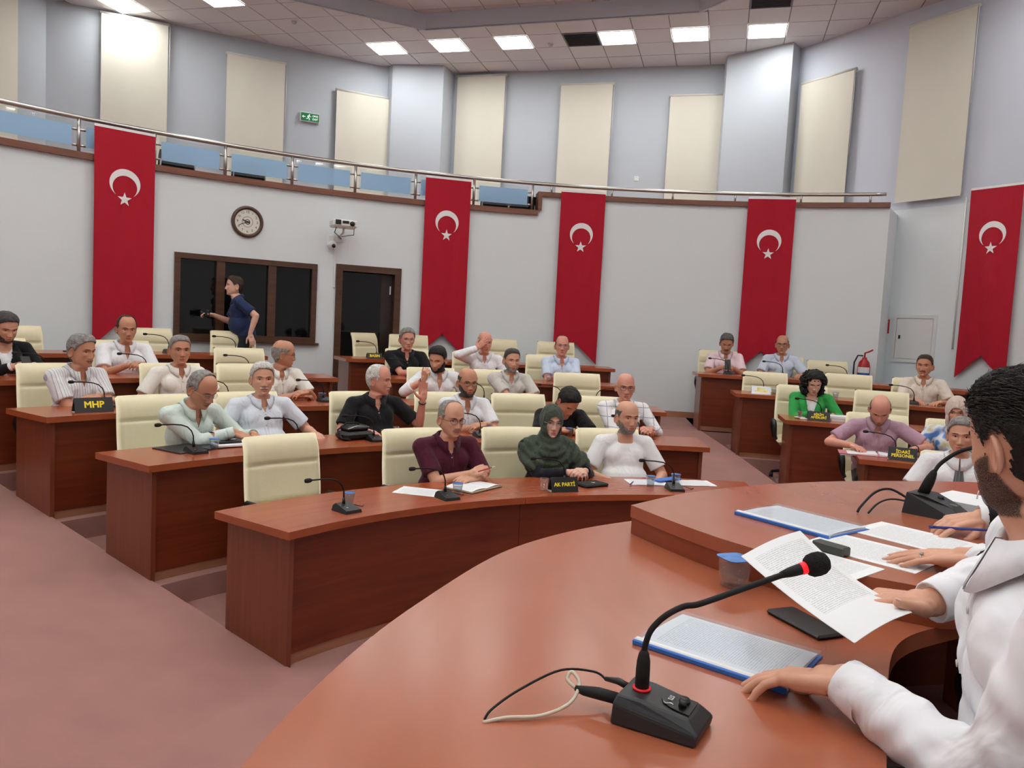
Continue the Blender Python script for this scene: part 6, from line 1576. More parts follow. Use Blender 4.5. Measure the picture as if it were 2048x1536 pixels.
seat(3, 133.7, 'man with clipped grey hair in a cream short sleeved shirt', 0, lean=0, head=(-6, 0, 0), hair='full', hc='grey', hthick=.006, cloth=cWarm, shirt='dress', skin='tan', vneck=.05, brow='black', aR=((-.22, -.24, .76), (.3, -.9, -.1), (0, 0, 1)), aL=((.26, -.28, .79), (-.1, -.9, -.1), (0, 0, 1)))
seat(3, 125.9, 'man in a white shirt and glasses shown in profile', 6, lean=8, head=(70, 6, 0), hair='sides', hc='grey', hthick=.006, glasses='dark', cloth=cWarm, shirt='dress', skin='tan', vneck=.05, **folded(.05, .1))
seat(3, 111.2, 'dark bearded young man in a white overshirt raising a fist to his cheek', -5, lean=8, head=(-32, 16, 0), hair='quiff', hc='black', hthick=.011, beard='full', bc='black', bthick=.009, cloth=cW, shirt='dress', sleeve='rolled', skin='mid', vneck=.09, brow='black', aR=((-.20, -.30, .96), (.12, -.35, .9), (-.5, -.6, .2)), aL=((.20, -.30, .80), (-.5, -.8, 0), (0, 0, 1)), poleR=(-.8, -.1, -.6), curlR=1.15, watch=-1)
seat(3, 104.2, 'man in a light grey polo with a grey beard and short dark hair', 0, lean=5, head=(4, 2, 0), hair='full', hc='dkgrey', hthick=.005, beard='full', bc='grey', bthick=.0035, cloth=cloth('light grey polo', (206, 204, 198)), skin='mid', vneck=.05, brow='black', **folded(.14, .10))
seat(4, 142.4, 'man in a black suit jacket looking down at a phone', 0, lean=8, head=(4, 20, 0), hair='full', hc='dkgrey', hthick=.008, beard='stubble', bc='dkgrey', cloth=cloth('black suit', (22, 22, 25), bump=.2), shirt='jacket', sleeve='long', skin='mid', vneck=0, cuff=cW, aR=((-.03, -.36, .84), (.6, -.6, .2), (-.5, -.3, .7)), aL=((.15, -.36, .84), (-.6, -.6, .2), (.5, -.3, .7)), curlL=.6, curlR=.6)
seat(4, 134.6, 'man in a white shirt with clasped hands below the first flag', 0, lean=6, head=(-4, 6, 0), hair='receding', hc='brown', hthick=.007, cloth=cW, shirt='dress', skin='tan', vneck=.07, wide=1.06, brow='black', **clasp(.0, -.37, .85))
seat(4, 111.9, 'grey haired man in a black polo and glasses with folded arms', 0, lean=4, head=(0, 4, 0), hair='full', hc='grey', hthick=.010, glasses='metal', cloth=cloth('black polo', (24, 25, 28)), skin='red', belly=.02, wide=1.08, collar=cloth('black polo', (24, 25, 28)), **folded(.10, .08), watch=-1)
seat(4, 104.7, 'man in a white shirt shading his forehead with one hand', 0, lean=4, head=(4, 4, 0), hair='buzzsides', hc='grey', hthick=.005, cloth=cW, shirt='dress', sleeve='long', skin='red', vneck=.05, aR=((-.13, -.19, 1.115), (.62, -.10, .62), (-.2, -.9, .1)), aL=((.20, -.30, .80), (-.5, -.8, 0), (0, 0, 1)), poleR=(-.9, -.2, -.3), curlR=.25)
seat(4, 97.3, 'smiling man in a light blue polo and glasses', 0, lean=2, head=(-6, 0, 0), hair='receding', hc='brown', hthick=.005, glasses='metal', cloth=cloth('light blue polo', (204, 220, 242)), skin='red', vneck=.06, **folded(-.02, -.06))
seat(5, 81.0, 'man in a pink shirt looking at a phone held in both hands', 0, lean=8, head=(-2, 18, 0), hair='full', hc='salt', hthick=.013, beard='moustache', bc='dkgrey', cloth=cloth('pale pink shirt', (240, 216, 222)), shirt='dress', skin='tan', vneck=.05, **clasp(.0, -.36, .84))
seat(5, 76.1, 'bald man in a pale blue shirt and glasses before the fourth flag', 0, lean=0, head=(-8, 2, 0), hair='buzzsides', hc='dkgrey', hthick=.003, glasses='dark', cloth=cLB, shirt='dress', skin='tan', vneck=.05, aR=((-.14, -.32, .80), (.6, -.7, 0), (0, 0, 1)), aL=((.24, -.30, .80), (-.3, -.9, 0), (0, 0, 1)))
seat(4, 65.0, 'moustached man in a beige shirt beneath the electrical panel', -4, lean=0, head=(-10, 0, 0), hair='full', hc='brown', hthick=.006, beard='moustache', bc='dkgrey', cloth=cloth('beige shirt', (224, 214, 200)), shirt='dress', skin='tan', vneck=.05, brow='black', aR=((-.06, -.34, .80), (.5, -.8, -.05), (0, 0, 1)), aL=((.20, -.34, .80), (-.5, -.8, -.05), (0, 0, 1)))
seat(3, 75.0, 'woman with black curly hair in a green jacket reading papers', 0, lean=8, head=(6, 22, 0), hair='curly', hc='black', cloth=cloth('bright green jacket', (58, 168, 84)), shirt='jacket', sleeve='long', skin='fair', s=.93, vneck=0, brow='black', aR=((-.02, -.33, .80), (.3, -.9, 0), (0, 0, 1)), aL=((.20, -.33, .80), (-.1, -.9, -.05), (0, 0, 1)))
seat(2, 70.2, 'man in a mauve polo bent over an open file', 0, lean=14, head=(-2, 32, 0), hair='sides', hc='salt', hthick=.006, beard='stubble', bc='grey', cloth=cloth('mauve polo', (186, 152, 170)), skin='red', belly=.03, vneck=.05, wide=1.05, aR=((-.22, -.36, .81), (.5, -.8, -.05), (0, 0, 1)), aL=((.28, -.38, .83), (-.35, -.8, -.35), (.4, -.2, .9)), poleL=(1, .2, -.4), poleR=(-1, .2, -.4), watch=1)
seat(2, 63.4, 'woman in a beige headscarf and blue patterned top', 0, lean=4, head=(-4, 8, 0), skin='mid', hoodc=cloth('beige pink headscarf', (208, 188, 178), bump=.5, scale=1.2), cloth=cloth('blue patterned top', (226, 232, 240), (92, 140, 206), 'blots'), sleeve='long', shirt='tee', s=.97, brow='brown', scarf='short')
seat(1, 63.8, 'grey haired man in a white shirt and grey tie', 0, dr=.88, lean=0, head=(-6, 2, 0), hair='full', hc='grey', hthick=.010, cloth=cW, shirt='tie', vneck=0, skin='mid', belly=.02, s=1.05, wide=1.04, handz=0)
# walking man by the window
pst = pol(WALL_R-.36, 123.0, tier(5))
person('man in a navy polo walking past the dark window with a camera', Tm(pst.x, pst.y, pst.z, math.radians(123-90-100)), dict(stand=True, s=.96, lean=12, head=(6, -4, 0), hair='full', hc='brown', hthick=.007, cloth=cloth('navy polo', (40, 54, 92)), skin='fair', vneck=.03, belly=.03,
       aR=((-.10, -.36, 1.20), (.3, -.9, .1), (-.5, 0, .8)), aL=((.25, .06, .99), (.1, .25, -.9), (.9, .2, 0)), poleL=(.4, .9, 0), poleR=(-.5, .6, -.6)), 'people in the hall')
t = thing('photo_camera', 'black camera held by the walking man in navy', 'camera', PEOPLE[-1]['root'].matrix_basis @ Tm(-.06, -.44, 1.22)); MB().box((0, 0, 0), (.13, .06, .09), bev=.012).obj('camera_body', M_BLACK, t); MB().lathe([(0, 0), (.032, 0), (.034, .05), (.03, .055), (0, .055)], 18, Matrix.Translation((0, -.03, 0)) @ RX90).obj('lens', M_BLACK, t)
def held(idx_label, name, cat, label, loc, build):
    r = [p for p in PEOPLE if p['label'].startswith(idx_label)][0]['root']; t = thing(name, label, cat, r.matrix_basis @ loc); build(t); return t
held('man in a black suit', 'mobile_phone', 'phone', 'black phone held by the man in a black suit', Tm(.06, -.45, .875, 0, .8), lambda t: MB().box((0, 0, 0), (.078, .155, .010), bev=.004).obj('phone_body', M_BLACK, t))
held('man in a pink shirt', 'mobile_phone', 'phone', 'black phone held by the man in a pink shirt', Tm(.0, -.44, .89, 0, 1.0), lambda t: MB().box((0, 0, 0), (.078, .155, .010), bev=.004).obj('phone_body', M_BLACK, t))
def pen_build(t): MB().tube([(-.07, 0, 0), (.05, 0, 0)], .0045, 8).obj('barrel', plain('pen red', (176, 24, 34), .3), t); MB().tube([(.05, 0, 0), (.075, 0, 0), (.083, 0, 0)], [.0045, .004, .001], 8).obj('tip', M_WHITE, t)
held('man in a maroon', 'pen', 'pen', 'red and white pen in the fist of the man in maroon', Tm(.125, -.44, .875, .2, 0, -.15), pen_build)
# ================================================================== PODIUM DESK AND FOREGROUND
PZ = 1.25; PU = 1.34; PF = 0.52
def spline(pts, n=8):
    out = []
    for i in range(len(pts)-1):
        p0, p1, p2, p3 = [Vector(pts[max(0, min(len(pts)-1, i+k))]) for k in (-1, 0, 1, 2)]
        for j in range(n):
            t = j/n; out.append(tuple(0.5*((2*p1)+(p2-p0)*t+(2*p0-5*p1+4*p2-p3)*t*t+(3*p1-p0-3*p2+p3)*t**3)))
    out.append(tuple(pts[-1])); return out
outer_lo = spline([(-.30, .20), (-.36, .65), (-.349, 1.023), (-.277, 1.40), (-.173, 1.716), (-.009, 2.094), (.189, 2.351), (.422, 2.541), (.70, 2.70), (1.12, 2.90)])
inner_lo = spline([(1.3, 1.85), (1.02, 1.72), (.844, 1.588), (.70, 1.335), (.61, 1.15), (.52, .95), (.44, .65), (.40, .20)])
t = thing('podium_desk', 'long curved cherry podium desk in two levels', 'desk', Matrix.Identity(4))
poly_lo = outer_lo+inner_lo
g = MB(); g.prism(poly_lo, PZ-.04, PZ); M_PTOP = wood('podium top veneer', (160, 88, 60), (174, 100, 72), rough=.24, su=5.0, sv=1.0, coat=.2); g.obj('lower_worktop', M_PTOP, t)
outer_hi = spline([(.393, 2.383), (.676, 2.659), (1.123, 2.921), (1.581, 3.069), (2.136, 3.152), (2.9, 3.10), (3.4, 2.85)])
inner_hi = spline([(3.2, 2.15), (2.3, 2.0), (1.6, 1.92), (1.15, 1.72), (.99, 1.69)])
near_hi = spline([(.99, 1.69), (.79, 1.81), (.63, 1.975), (.505, 2.165), (.393, 2.383)])[1:-1]
g = MB(); g.prism(outer_hi+inner_hi+near_hi, PU-.038, PU); g.obj('upper_worktop', M_PTOP, t)
shr = lambda pts, c, f: [tuple(Vector(c)+(Vector(p)-Vector(c))*f) for p in pts]
g = MB(); g.prism(shr(outer_hi+inner_hi+near_hi, (1.6, 2.5), .996), PZ+.0005, PU-.038); g.obj('riser', wood('podium edge veneer', (128, 58, 32), (148, 72, 42)), t)
# front (audience side) panel and legs of the desk
def ribbon(pts, z0, z1, th, mat, name, par):
    V = []; F = []; U = []; n = len(pts); d = 0
    for i, p in enumerate(pts):
        a = Vector(pts[max(0, i-1)]); b = Vector(pts[min(n-1, i+1)]); tg = (b-a).normalized(); nn = Vector((tg.y, -tg.x)); q = Vector(p)
        for o in (0.06, 0.06+th): w_ = q+nn*o; V += [(w_.x, w_.y, z0), (w_.x, w_.y, z1)]
    for i in range(n-1):
        a, b = i*4, (i+1)*4; L = (Vector(pts[i+1])-Vector(pts[i])).length
        for q in ((a, b, b+1, a+1), (a+3, b+3, b+2, a+2), (a+1, b+1, b+3, a+3), (a+2, b+2, b, a)): F.append(q); U.append([(d, 0), (d+L, 0), (d+L, z1-z0), (d, z1-z0)])
        d += L
    g = MB(); g.add(V, F, U); return g.obj(name, mat, par)
ribbon(outer_lo, PF, PZ-.04, .02, M_DESK, 'front_panel', t); ribbon(outer_hi[20:], PF, PZ, .02, M_DESK, 'front_panel', t)
for c_, s_ in (((1.75, 2.5, (PF+PZ-.04)/2), (.03, .8, PZ-.04-PF)), ((.1, .4, (PF+PZ-.04)/2), (.6, .03, PZ-.04-PF))): MB().box(c_, s_).obj('support_panel', M_DESK, t)

# big microphone
def w2(x, y, z=PZ): return Vector((x, y, z))
t = thing('conference_microphone', 'large black gooseneck microphone with a red ring on the podium desk', 'microphone', Tm(.272, 1.206, PZ, math.radians(-30)))
# local x runs along the base from its neck end to its front corner
g = MB(); L_, W_, = .142, .102
V = [(-L_/2, -W_/2, 0), (L_/2-.004, -W_/2+.004, 0), (L_/2-.004, W_/2-.004, 0), (-L_/2, W_/2, 0), (-L_/2+.002, -W_/2+.002, .034), (L_/2, -W_/2+.006, .018), (L_/2, W_/2-.006, .018), (-L_/2+.002, W_/2-.002, .034),
     (-L_/2+.006, -W_/2+.012, .048), (-L_/2+.045, -W_/2+.014, .047), (L_/2-.020, -W_/2+.020, .037), (L_/2-.020, W_/2-.020, .037), (-L_/2+.045, W_/2-.014, .047), (-L_/2+.006, W_/2-.012, .048)]
g.add(V, [(3, 2, 1, 0), (0, 1, 5, 4), (1, 2, 6, 5), (2, 3, 7, 6), (3, 0, 4, 7), (8, 9, 12, 13), (9, 10, 11, 12), (4, 5, 10, 9, 8), (6, 7, 13, 12, 11), (5, 6, 11, 10), (7, 4, 8, 13)])
base = g.obj('base', plain('dark grey casing', (38, 40, 43), .45), t); bm = base.modifiers.new('bevel', 'BEVEL'); bm.width = .004; bm.segments = 2; bm.limit_method = 'ANGLE'
sl = math.atan2(.047-.037, L_-.065)
MI = Matrix.Translation((.014, 0, .0432)) @ Matrix.Scale(.8, 4) @ Matrix.Rotation(sl, 4, 'Y')
g = MB(); pts = []
for i in range(24): a = math.pi/2+math.pi*i/23; pts.append((.02+.045*math.cos(a)*.9, .032*math.sin(a)))
pts += [(.045, -.032), (.045, .032)]; g.prism(pts, .0, .0015, MI); g.obj('control_panel', plain('glossy black', (10, 10, 11), .3), t)
MB().lathe([(.0, .008), (.010, .008), (.012, .0)], 18, MI @ Matrix.Translation((.022, .012, .001))).obj('talk_button', M_BLACK, t)
MB().lathe([(.0, .012), (.007, .012), (.0085, .0)], 18, MI @ Matrix.Translation((.024, -.008, .001))).obj('volume_knob', M_BLACK, t)
text_obj('lettering', 'STS', .013, M_STEEL, t, MI @ Matrix.Translation((-.004, .004, .002)) @ Matrix.Rotation(-math.pi/2, 4, 'Z'), bold=.0006)
g = MB(); g.tube([MI @ Vector((.0-.012+.02*k/6, -.02-.004*math.sin(k), .002)) for k in range(7)], .0012, 6); g.obj('silver_line', M_STEEL, t)
nb = Vector((-.038, .0, .0475))
MB().lathe([(.0135, 0), (.0155, .002), (.0155, .003), (.012, .004)], 24, Matrix.Translation(nb)).obj('red_ring', plain('red ring', (200, 16, 30), .4, emit=.25), t)
MB().lathe([(.0118, 0), (.0115, .035), (.0108, .048), (.0085, .06), (.0052, .066)], 20, Matrix.Translation(nb)).obj('neck_sleeve', M_BLACKM, t)
MI_ = t.matrix_basis.inverted(); wl = lambda x, y, z: MI_ @ Vector((x, y, z)); n0 = nb+Vector((0, 0, .063))
head_w = (.525, 1.262, 1.511); pre_w = (.478, 1.256, 1.496)
n0w = t.matrix_basis @ n0
pathw = [tuple(n0w), (n0w.x+.002, n0w.y, n0w.z+.016), (n0w.x+.010, n0w.y+.001, n0w.z+.038), (n0w.x+.031, n0w.y+.002, n0w.z+.061), (n0w.x+.060, n0w.y+.005, n0w.z+.077), (.325, 1.222, 1.447), (.40, 1.239, 1.471), pre_w]
pa = [wl(*p) for p in pathw]; P3 = [Vector(p) for p in spline([tuple(p) for p in pa], 6)]
MB().tube(P3, .0050, 12).obj('gooseneck', M_BLACKM, t)
hd = (Vector(head_w)-Vector(pre_w)).normalized(); hl = (MI_.to_3x3() @ hd); Bm = Matrix.Translation(wl(*pre_w)) @ hl.to_track_quat('Z', 'Y').to_matrix().to_4x4() @ Matrix.Scale(.82, 4)
MB().lathe([(.0065, -.02), (.010, 0), (.0115, .02), (.0115, .026)], 18, Bm).obj('capsule_holder', M_BLACKM, t)
MB().lathe([(.0118, .024), (.0125, .026), (.0125, .034), (.0115, .036)], 20, Bm).obj('lit_ring', plain('lit red ring', (230, 20, 30), .4, emit=1.2), t)
MB().lathe([(.011, .035), (.018, .038), (.023, .046), (.0245, .058), (.0235, .070), (.018, .080), (.009, .085), (0, .086)], 24, Bm).obj('foam_windshield', plain('black foam', (18, 18, 19), .95, bump=.8, bscale=500), t)
# plugs and leads at the back of the base
MB().tube([(-L_/2+.002, .028, .03), (-L_/2-.02, .03, .034), (-L_/2-.045, .033, .03)], [.006, .006, .0035], 10).obj('jack_plug', M_BLACK, t)
MB().tube([(-L_/2+.002, -.018, .028), (-L_/2-.035, -.02, .028), (-L_/2-.06, -.022, .026), (-L_/2-.075, -.022, .026)], [.0095, .0100, .0080, .005], 12).obj('audio_plug', M_BLACKM, t)
j0 = t.matrix_basis @ Vector((-L_/2-.045, .033, .03)); a0_ = t.matrix_basis @ Vector((-L_/2-.075, -.022, .026))
blk = spline([tuple(wl(*p)) for p in (tuple(j0), (j0.x-.02, j0.y+.008, j0.z+.008), (.11, 1.295, PZ+.040), (.04, 1.245, PZ+.026), (-.004, 1.203, PZ+.012), (-.016, 1.190, PZ))], 6); MB().tube(blk, .0021, 8).obj('lead', M_BLACKM, t)
wht = spline([tuple(wl(*p)) for p in (tuple(a0_), (a0_.x-.014, a0_.y+.014, PZ+.034), (a0_.x-.006, a0_.y+.022, PZ+.044), (a0_.x+.006, a0_.y+.004, PZ+.032), (a0_.x-.012, a0_.y-.030, PZ+.014), (.075, 1.200, PZ+.006), (.02, 1.190, PZ+.005), (-.018, 1.180, PZ))], 6); MB().tube(wht, .0031, 8).obj('lead', plain('pale cable', (206, 196, 176), .5), t)

# clear-front document folders
M_PAGE = printed('folder page', lines=56.0, x0=.12, x1=.95, y0=.08, y1=.92, ink=(110, 116, 128), amount=.32)
def doc_folder(c, rz, label, z):
    """x along the blue spine, y across"""
    t = thing('document_folder', label, 'folder', Tm(c[0], c[1], z, rz), 'clear fronted folders with blue spines')
    MB().box((0, 0, .0015), (.310, .222, .003), bev=.001).obj('back_cover', plain('folder blue', (48, 112, 200), .4), t)
    g = MB(); V = []; F = []; U = []; n = 10
    for i in range(n+1):
        y = -.095+.197*i/n; zz = .0075+.003*math.sin(math.pi*i/n)
        V += [(-.147, y, zz), (.147, y, zz)]
    for i in range(n): F.append((2*i, 2*i+1, 2*i+3, 2*i+2)); U.append([(0.0+i/n, 1), (0.0+i/n, 0), ((i+1)/n, 0), ((i+1)/n, 1)])
    g.add(V, F, U); g.obj('page', M_PAGE, t); MB().box((0, .003, .005), (.294, .196, .005)).obj('page_block', M_PAPER, t)
    MB().box((0, -.100, .007), (.310, .014, .012), bev=.003).obj('white_spine_strip', M_WHITE, t); MB().box((0, -.108, .005), (.312, .008, .011), bev=.002).obj('blue_spine', plain('folder blue', (48, 112, 200), .4), t)
    g = MB(); g.box((0, .004, .0125), (.306, .208, .0006)); g.obj('clear_cover', glass('clear plastic film', (250, 252, 254), .04, .08, .22), t)
    return t
doc_folder((.462, 1.512), math.radians(-38), 'clear fronted folder with a blue spine under the hand of the man in white', PZ)
doc_folder((.885, 2.275), math.radians(-53), 'clear fronted document folder with a blue spine on the upper podium level', PU)
# papers on the upper level
def paper_quad(pts, z, label, mat=M_PRINT, thick=.0015, flip=False):
    g = MB(); V = [(p[0], p[1], z+thick) for p in pts]+[(p[0], p[1], z) for p in pts]; uv = [(0, 0), (1, 0), (1, 1), (0, 1)]
    g.add(V, [(0, 1, 2, 3), (7, 6, 5, 4), (0, 4, 5, 1), (1, 5, 6, 2), (2, 6, 7, 3), (3, 7, 4, 0)], [uv, uv, uv, uv, uv, uv]); return tag(g.obj('paper_sheet', mat), label, 'paper')
def rect(c, w, h, rz):
    u = Vector((math.cos(rz), math.sin(rz))); v = Vector((-u.y, u.x)); c = Vector(c); return [c-u*w/2-v*h/2, c+u*w/2-v*h/2, c+u*w/2+v*h/2, c-u*w/2+v*h/2]
paper_quad(rect((1.165, 2.15), .21, .297, math.radians(38)), PU, 'printed sheet under the hand holding a blue pen'); paper_quad(rect((.965, 1.985), .21, .297, math.radians(42)), PU, 'printed sheet under the hand with a silver ring')
paper_quad(rect((.80, 1.86), .15, .21, math.radians(40)), PU, 'corner of a sheet beneath the held page')
t = thing('small_box', 'small dark green box behind the held page', 'box', Tm(.845, 1.955, PU, math.radians(35))); MB().box((0, 0, .012), (.035, .09, .024), bev=.003).obj('box_body', plain('dark green box', (52, 56, 48), .4), t)
tag(MB().box((0, 0, .006), (.078, .165, .010), bev=.004).obj('mobile_phone', M_BLACK, None, Tm(.680, 1.675, PZ, math.radians(22))), 'black phone lying on the podium desk under the held page', 'phone')
# square water cup
t = thing('water_cup', 'square clear water cup with a blue foil lid on the podium desk', 'cup', Tm(.588, 1.915, PZ, math.radians(20)))
g = MB()
def rsq(r, n=24): return [(r*np.sign(math.cos(a))*abs(math.cos(a))**.45, r*np.sign(math.sin(a))*abs(math.sin(a))**.45) for a in np.linspace(0, 2*math.pi, n, endpoint=False)]
V = []; n = 24
for r, z in ((.026, .001), (.028, .004), (.028, .02), (.0315, .024), (.034, .068), (.0355, .074), (.0335, .072), (.0305, .026), (.025, .008)):
    V += [(x, y, z) for x, y in rsq(r)]
F = [(k*n+i, k*n+(i+1) % n, (k+1)*n+(i+1) % n, (k+1)*n+i) for k in range(8) for i in range(n)]+[tuple(range(n-1, -1, -1)), tuple(8*n+i for i in range(n))]
g.add(V, F, None, 0, True); g.obj('cup_wall', M_CUP, t)
g = MB(); g.prism(rsq(.038), .0745, .0760); g.obj('foil_lid', M_LIDB, t)
g = MB(); g.add([(x, y, .009) for x, y in rsq(.024)]+[(x, y, .055) for x, y in rsq(.031)], [(i, (i+1) % n, n+(i+1) % n, n+i) for i in range(n)]+[tuple(range(n-1, -1, -1)), tuple(n+i for i in range(n))], None, 0, True); g.obj('water', glass('drinking water', (225, 236, 242), .04), t)
# second podium microphone
t = thing('conference_microphone', 'large black gooseneck microphone on the upper podium level beside the ring binder', 'microphone', Tm(1.40, 2.46, PU, math.radians(-48)))
g = MB(); g.add(V0 := [(-L_/2, -W_/2, 0), (L_/2, -W_/2+.006, 0), (L_/2, W_/2-.006, 0), (-L_/2, W_/2, 0), (-L_/2+.006, -W_/2+.006, .062), (-L_/2+.05, -W_/2+.006, .060), (L_/2-.03, -W_/2+.022, .036), (L_/2-.004, -W_/2+.022, .016), (L_/2-.004, W_/2-.022, .016), (L_/2-.03, W_/2-.022, .036), (-L_/2+.05, W_/2-.006, .060), (-L_/2+.006, W_/2-.006, .062)],
      [(3, 2, 1, 0), (4, 5, 10, 11), (5, 6, 9, 10), (6, 7, 8, 9), (0, 1, 7, 6, 5, 4), (2, 3, 11, 10, 9, 8), (1, 2, 8, 7), (0, 4, 11, 3)])
b2 = g.obj('base', plain('dark grey casing', (38, 40, 43), .45), t); b2.scale = (1.25, 1.25, 1.1)
MB().lathe([(0, .012), (.009, .012), (.011, 0)], 16, Matrix.Translation((.0, .01, .052))).obj('volume_knob', M_BLACK, t)
MB().box((.045, -.01, .045), (.02, .01, .004)).obj('badge', M_STEEL, t)
MB().lathe([(.0175, 0), (.0165, .045), (.0145, .062), (.0105, .08), (.0068, .088)], 18, Matrix.Translation((-.052, 0, .062)) @ Matrix.Rotation(.35, 4, 'Y')).obj('neck_sleeve', M_BLACKM, t)
M2 = t.matrix_basis; M2i = M2.inverted(); s0 = M2 @ Vector((-.022, 0, .142))
MB().tube([Vector(p) for p in spline([tuple(M2i @ Vector(p)) for p in (tuple(s0), (s0.x+.02, s0.y, s0.z+.03), (s0.x+.07, s0.y-.02, s0.z+.075), (s0.x+.14, s0.y-.05, s0.z+.10), (s0.x+.22, s0.y-.08, s0.z+.11))], 6)], .0066, 10).obj('gooseneck', M_BLACKM, t)
MB().lathe([(.007, -.01), (.018, 0), (.024, .015), (.022, .04), (0, .052)], 18, Matrix.Translation(M2i @ Vector((s0.x+.22, s0.y-.08, s0.z+.11))) @ (M2i.to_3x3() @ Vector((.9, -.35, .05))).to_track_quat('Z', 'Y').to_matrix().to_4x4()).obj('foam_windshield', M_BLACKM, t)
MB().tube([Vector(p) for p in spline([tuple(M2i @ Vector(p)) for p in ((1.34, 2.53, PU+.035), (1.29, 2.56, PU+.06), (1.22, 2.52, PU+.055), (1.15, 2.46, PU+.02), (1.13, 2.44, PU+.004))], 6)], .004, 8).obj('lead', M_BLACKM, t)
MB().tube([Vector(p) for p in spline([tuple(M2i @ Vector(p)) for p in ((1.34, 2.50, PU+.03), (1.28, 2.52, PU+.035), (1.21, 2.47, PU+.03), (1.16, 2.43, PU+.004))], 6)], .003, 8).obj('lead', M_BLACKM, t)
# ring binder and dark box
t = thing('ring_binder', 'open ring binder of white papers beside the second podium microphone', 'binder', Tm(1.60, 2.53, PU, math.radians(-50)))
MB().box((0, 0, .003), (.32, .28, .006)).obj('cover', M_BLACK, t)
MB().box((0, .0, .022), (.297, .21, .032)).obj('paper_block', M_PAPER, t); MB().box((.0, .0, .0388), (.297, .21, .0012)).obj('page', M_PRINT, t)
for x in (-.04, .04): MB().tube([(x, .05+.028*math.cos(a), .036+.036*math.sin(a)) for a in np.linspace(0, math.pi, 12)], .0022, 6).obj('ring', M_STEEL, t)
t = thing('pen_holder', 'dark grey round pen holder on the upper podium level', 'holder', Tm(1.83, 2.72, PU)); MB().lathe([(0, .002), (.05, .002), (.052, .09), (.048, .09), (.046, .01), (0, .01)], 24).obj('holder_wall', plain('grey brown plastic', (84, 78, 76), .5), t)

# ---- the man in white at the podium
FR = Vector((.880, 1.140, PF+.03)); PHI = math.radians(-114)
MF = Tm(FR.x, FR.y, FR.z, PHI); MFi = MF.inverted()
def loc(p): return tuple(MFi @ Vector(p))
def dirl(d): return tuple(MFi.to_3x3() @ Vector(d))
person('dark haired bearded man in a white shirt reading a page at the podium', MF, dict(hi=True, s=1.03, lean=6, head=(-57, 8, 0), hs=.89, hair='quiff', hc='black', hthick=.007, beard='stubble', bc='black', skin='mid', cloth=cloth('crisp white shirt', (240, 241, 246), bump=.5, scale=.7), shirt='dress', sleeve='long', vneck=0, brow='black', trousers=cloth('black trousers', (12, 12, 14)),
    aL=(loc((.588, 1.262, 1.312)), dirl((-.82, .56, -.22)), dirl((.1, .12, 1))), aR=(loc((.845, 1.480, 1.382)), dirl((-.95, -.14, .10)), dirl((.15, .10, 1.0))), poleL=dirl((.35, -.75, -.35)), poleR=dirl((.4, .9, -.5)), curlL=[.22, .26, .30, .36], curlR=[.22, .26, .30, .34], thumbL=(.35, .2), thumbR=(.38, .1), tzR=.42), 'people at the podium')
# the page he holds
P1, P2, P3_, P4 = Vector((.469, 1.490, 1.452)), Vector((.597, 1.259, 1.380)), Vector((.764, 1.396, 1.390)), Vector((.645, 1.655, 1.468))
g = MB(); n = 14; V = []; F = []; U = []
for i in range(n+1):
    for j in range(n+1):
        u, v = i/n, j/n; p = P1*(1-u)*(1-v)+P2*u*(1-v)+P3_*u*v+P4*(1-u)*v; p = p+Vector((0, 0, -.016*math.sin(math.pi*u)*(.4+.6*v)+.006*math.sin(math.pi*v))); V.append(p)
for i in range(n):
    for j in range(n): a = i*(n+1)+j; F.append((a, a+n+1, a+n+2, a+1)); U.append([(j/n, 1-i/n), (j/n, 1-(i+1)/n), ((j+1)/n, 1-(i+1)/n), ((j+1)/n, 1-i/n)])
g.add(V, F, U, 0, True); g.add([p-Vector((0, 0, .0008)) for p in V], [f[::-1] for f in F], None, 0, True)
tag(g.obj('paper_sheet', printed('held page', lines=60.0, x0=.10, x1=.92, y0=.28, y1=.93)), 'printed page held in the air by the man in white', 'paper')
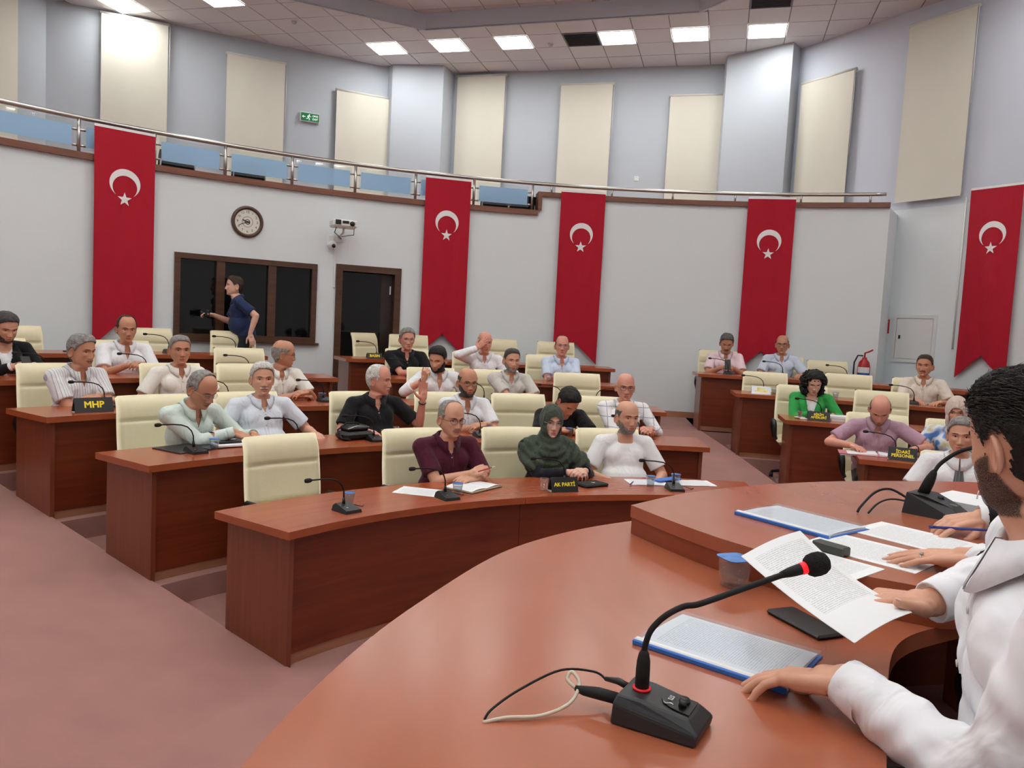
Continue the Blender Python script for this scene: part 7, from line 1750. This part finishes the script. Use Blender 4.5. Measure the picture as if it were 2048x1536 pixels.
# ---- the neighbour in a dark suit: hands on the papers
FS = Vector((1.62, 1.72, PF)); MS = Tm(FS.x, FS.y, FS.z, math.radians(-140)); MSi = MS.inverted()
l2_ = lambda p: tuple(MSi @ Vector(p)); d2_ = lambda d: tuple(MSi.to_3x3() @ Vector(d))
person('man in a dark suit with his hands on papers beside the man in white', MS, dict(hi=True, s=1.0, lean=12, head=(0, 8, 0), hair='full', hc='dkgrey', skin='mid', cloth=cloth('black suit', (22, 22, 25), bump=.2), cuff=cW, shirt='jacket', sleeve='long', vneck=0,
    aL=(l2_((1.135, 1.815, 1.385)), d2_((-.86, .42, -.14)), d2_((.05, -.1, 1))), aR=(l2_((1.40, 2.235, 1.39)), d2_((-.95, -.18, -.16)), d2_((0, -.15, 1))), poleL=d2_((.5, -.8, -.3)), poleR=d2_((.8, .6, -.3)), curlL=.10, curlR=[.22, .35, .45, .5], thumbR=(.4, .25), thumbL=(.3, .1)), 'people at the podium')
t = thing('pen', 'blue ballpoint pen in the hand of the man in a dark suit', 'pen', Tm(1.30, 2.17, PU+.03, math.radians(-38), 0, math.radians(-8))); MB().tube([(-.07, 0, 0), (.06, 0, 0), (.072, 0, 0)], [.004, .004, .001], 10).obj('barrel', plain('pen blue', (40, 50, 150), .3), t); MB().tube([(-.078, 0, 0), (-.065, 0, 0)], .0046, 10).obj('cap', plain('pen cap', (30, 30, 110), .3), t)
rp, rd_, rr_ = RINGSEG[-2]; rw = MS @ Vector(rp); rdw = (MS.to_3x3() @ Vector(rd_)).normalized()
t = thing('finger_ring', 'silver ring on a finger of the man in a dark suit', 'ring', Matrix.Translation(rw) @ rdw.to_track_quat('Z', 'X').to_matrix().to_4x4()); MB().tube([((rr_+.0006)*math.cos(a), (rr_+.0006)*math.sin(a), 0) for a in np.linspace(0, 2*math.pi, 24)], .0017, 6, cap=False).obj('band', M_STEEL, t)
up_l = (t.matrix_basis.inverted().to_3x3() @ Vector((0, 0, 1))).normalized(); MB().lathe([(.003, 0), (.006, .0015), (.006, .0035), (.003, .004)], 14, Matrix.Translation(up_l*(rr_+.001)) @ up_l.to_track_quat('Z', 'Y').to_matrix().to_4x4()).obj('setting', M_STEEL, t)
# black chairs of the podium
for n, (M, lab) in enumerate(((MF @ Tm(0, .08, 0), 'black chair of the man in white at the podium'), (MS @ Tm(0, .08, 0), 'black chair of the man in a dark suit'))):
    if n == 0: PC = make_chair('podium_chair', plain('black chair leather', (18, 18, 19), .4, bump=.15, bscale=200), back_h=.42, back_z=.42); PC.matrix_basis = M; tag(PC, lab, 'chair', 'black podium chairs')
    else: copy_tree(PC, None, M, lab, 'black podium chairs')

# ================================================================== GROW THE FIGURES
RES = run_jobs()
for p in PEOPLE: finish(p, RES)
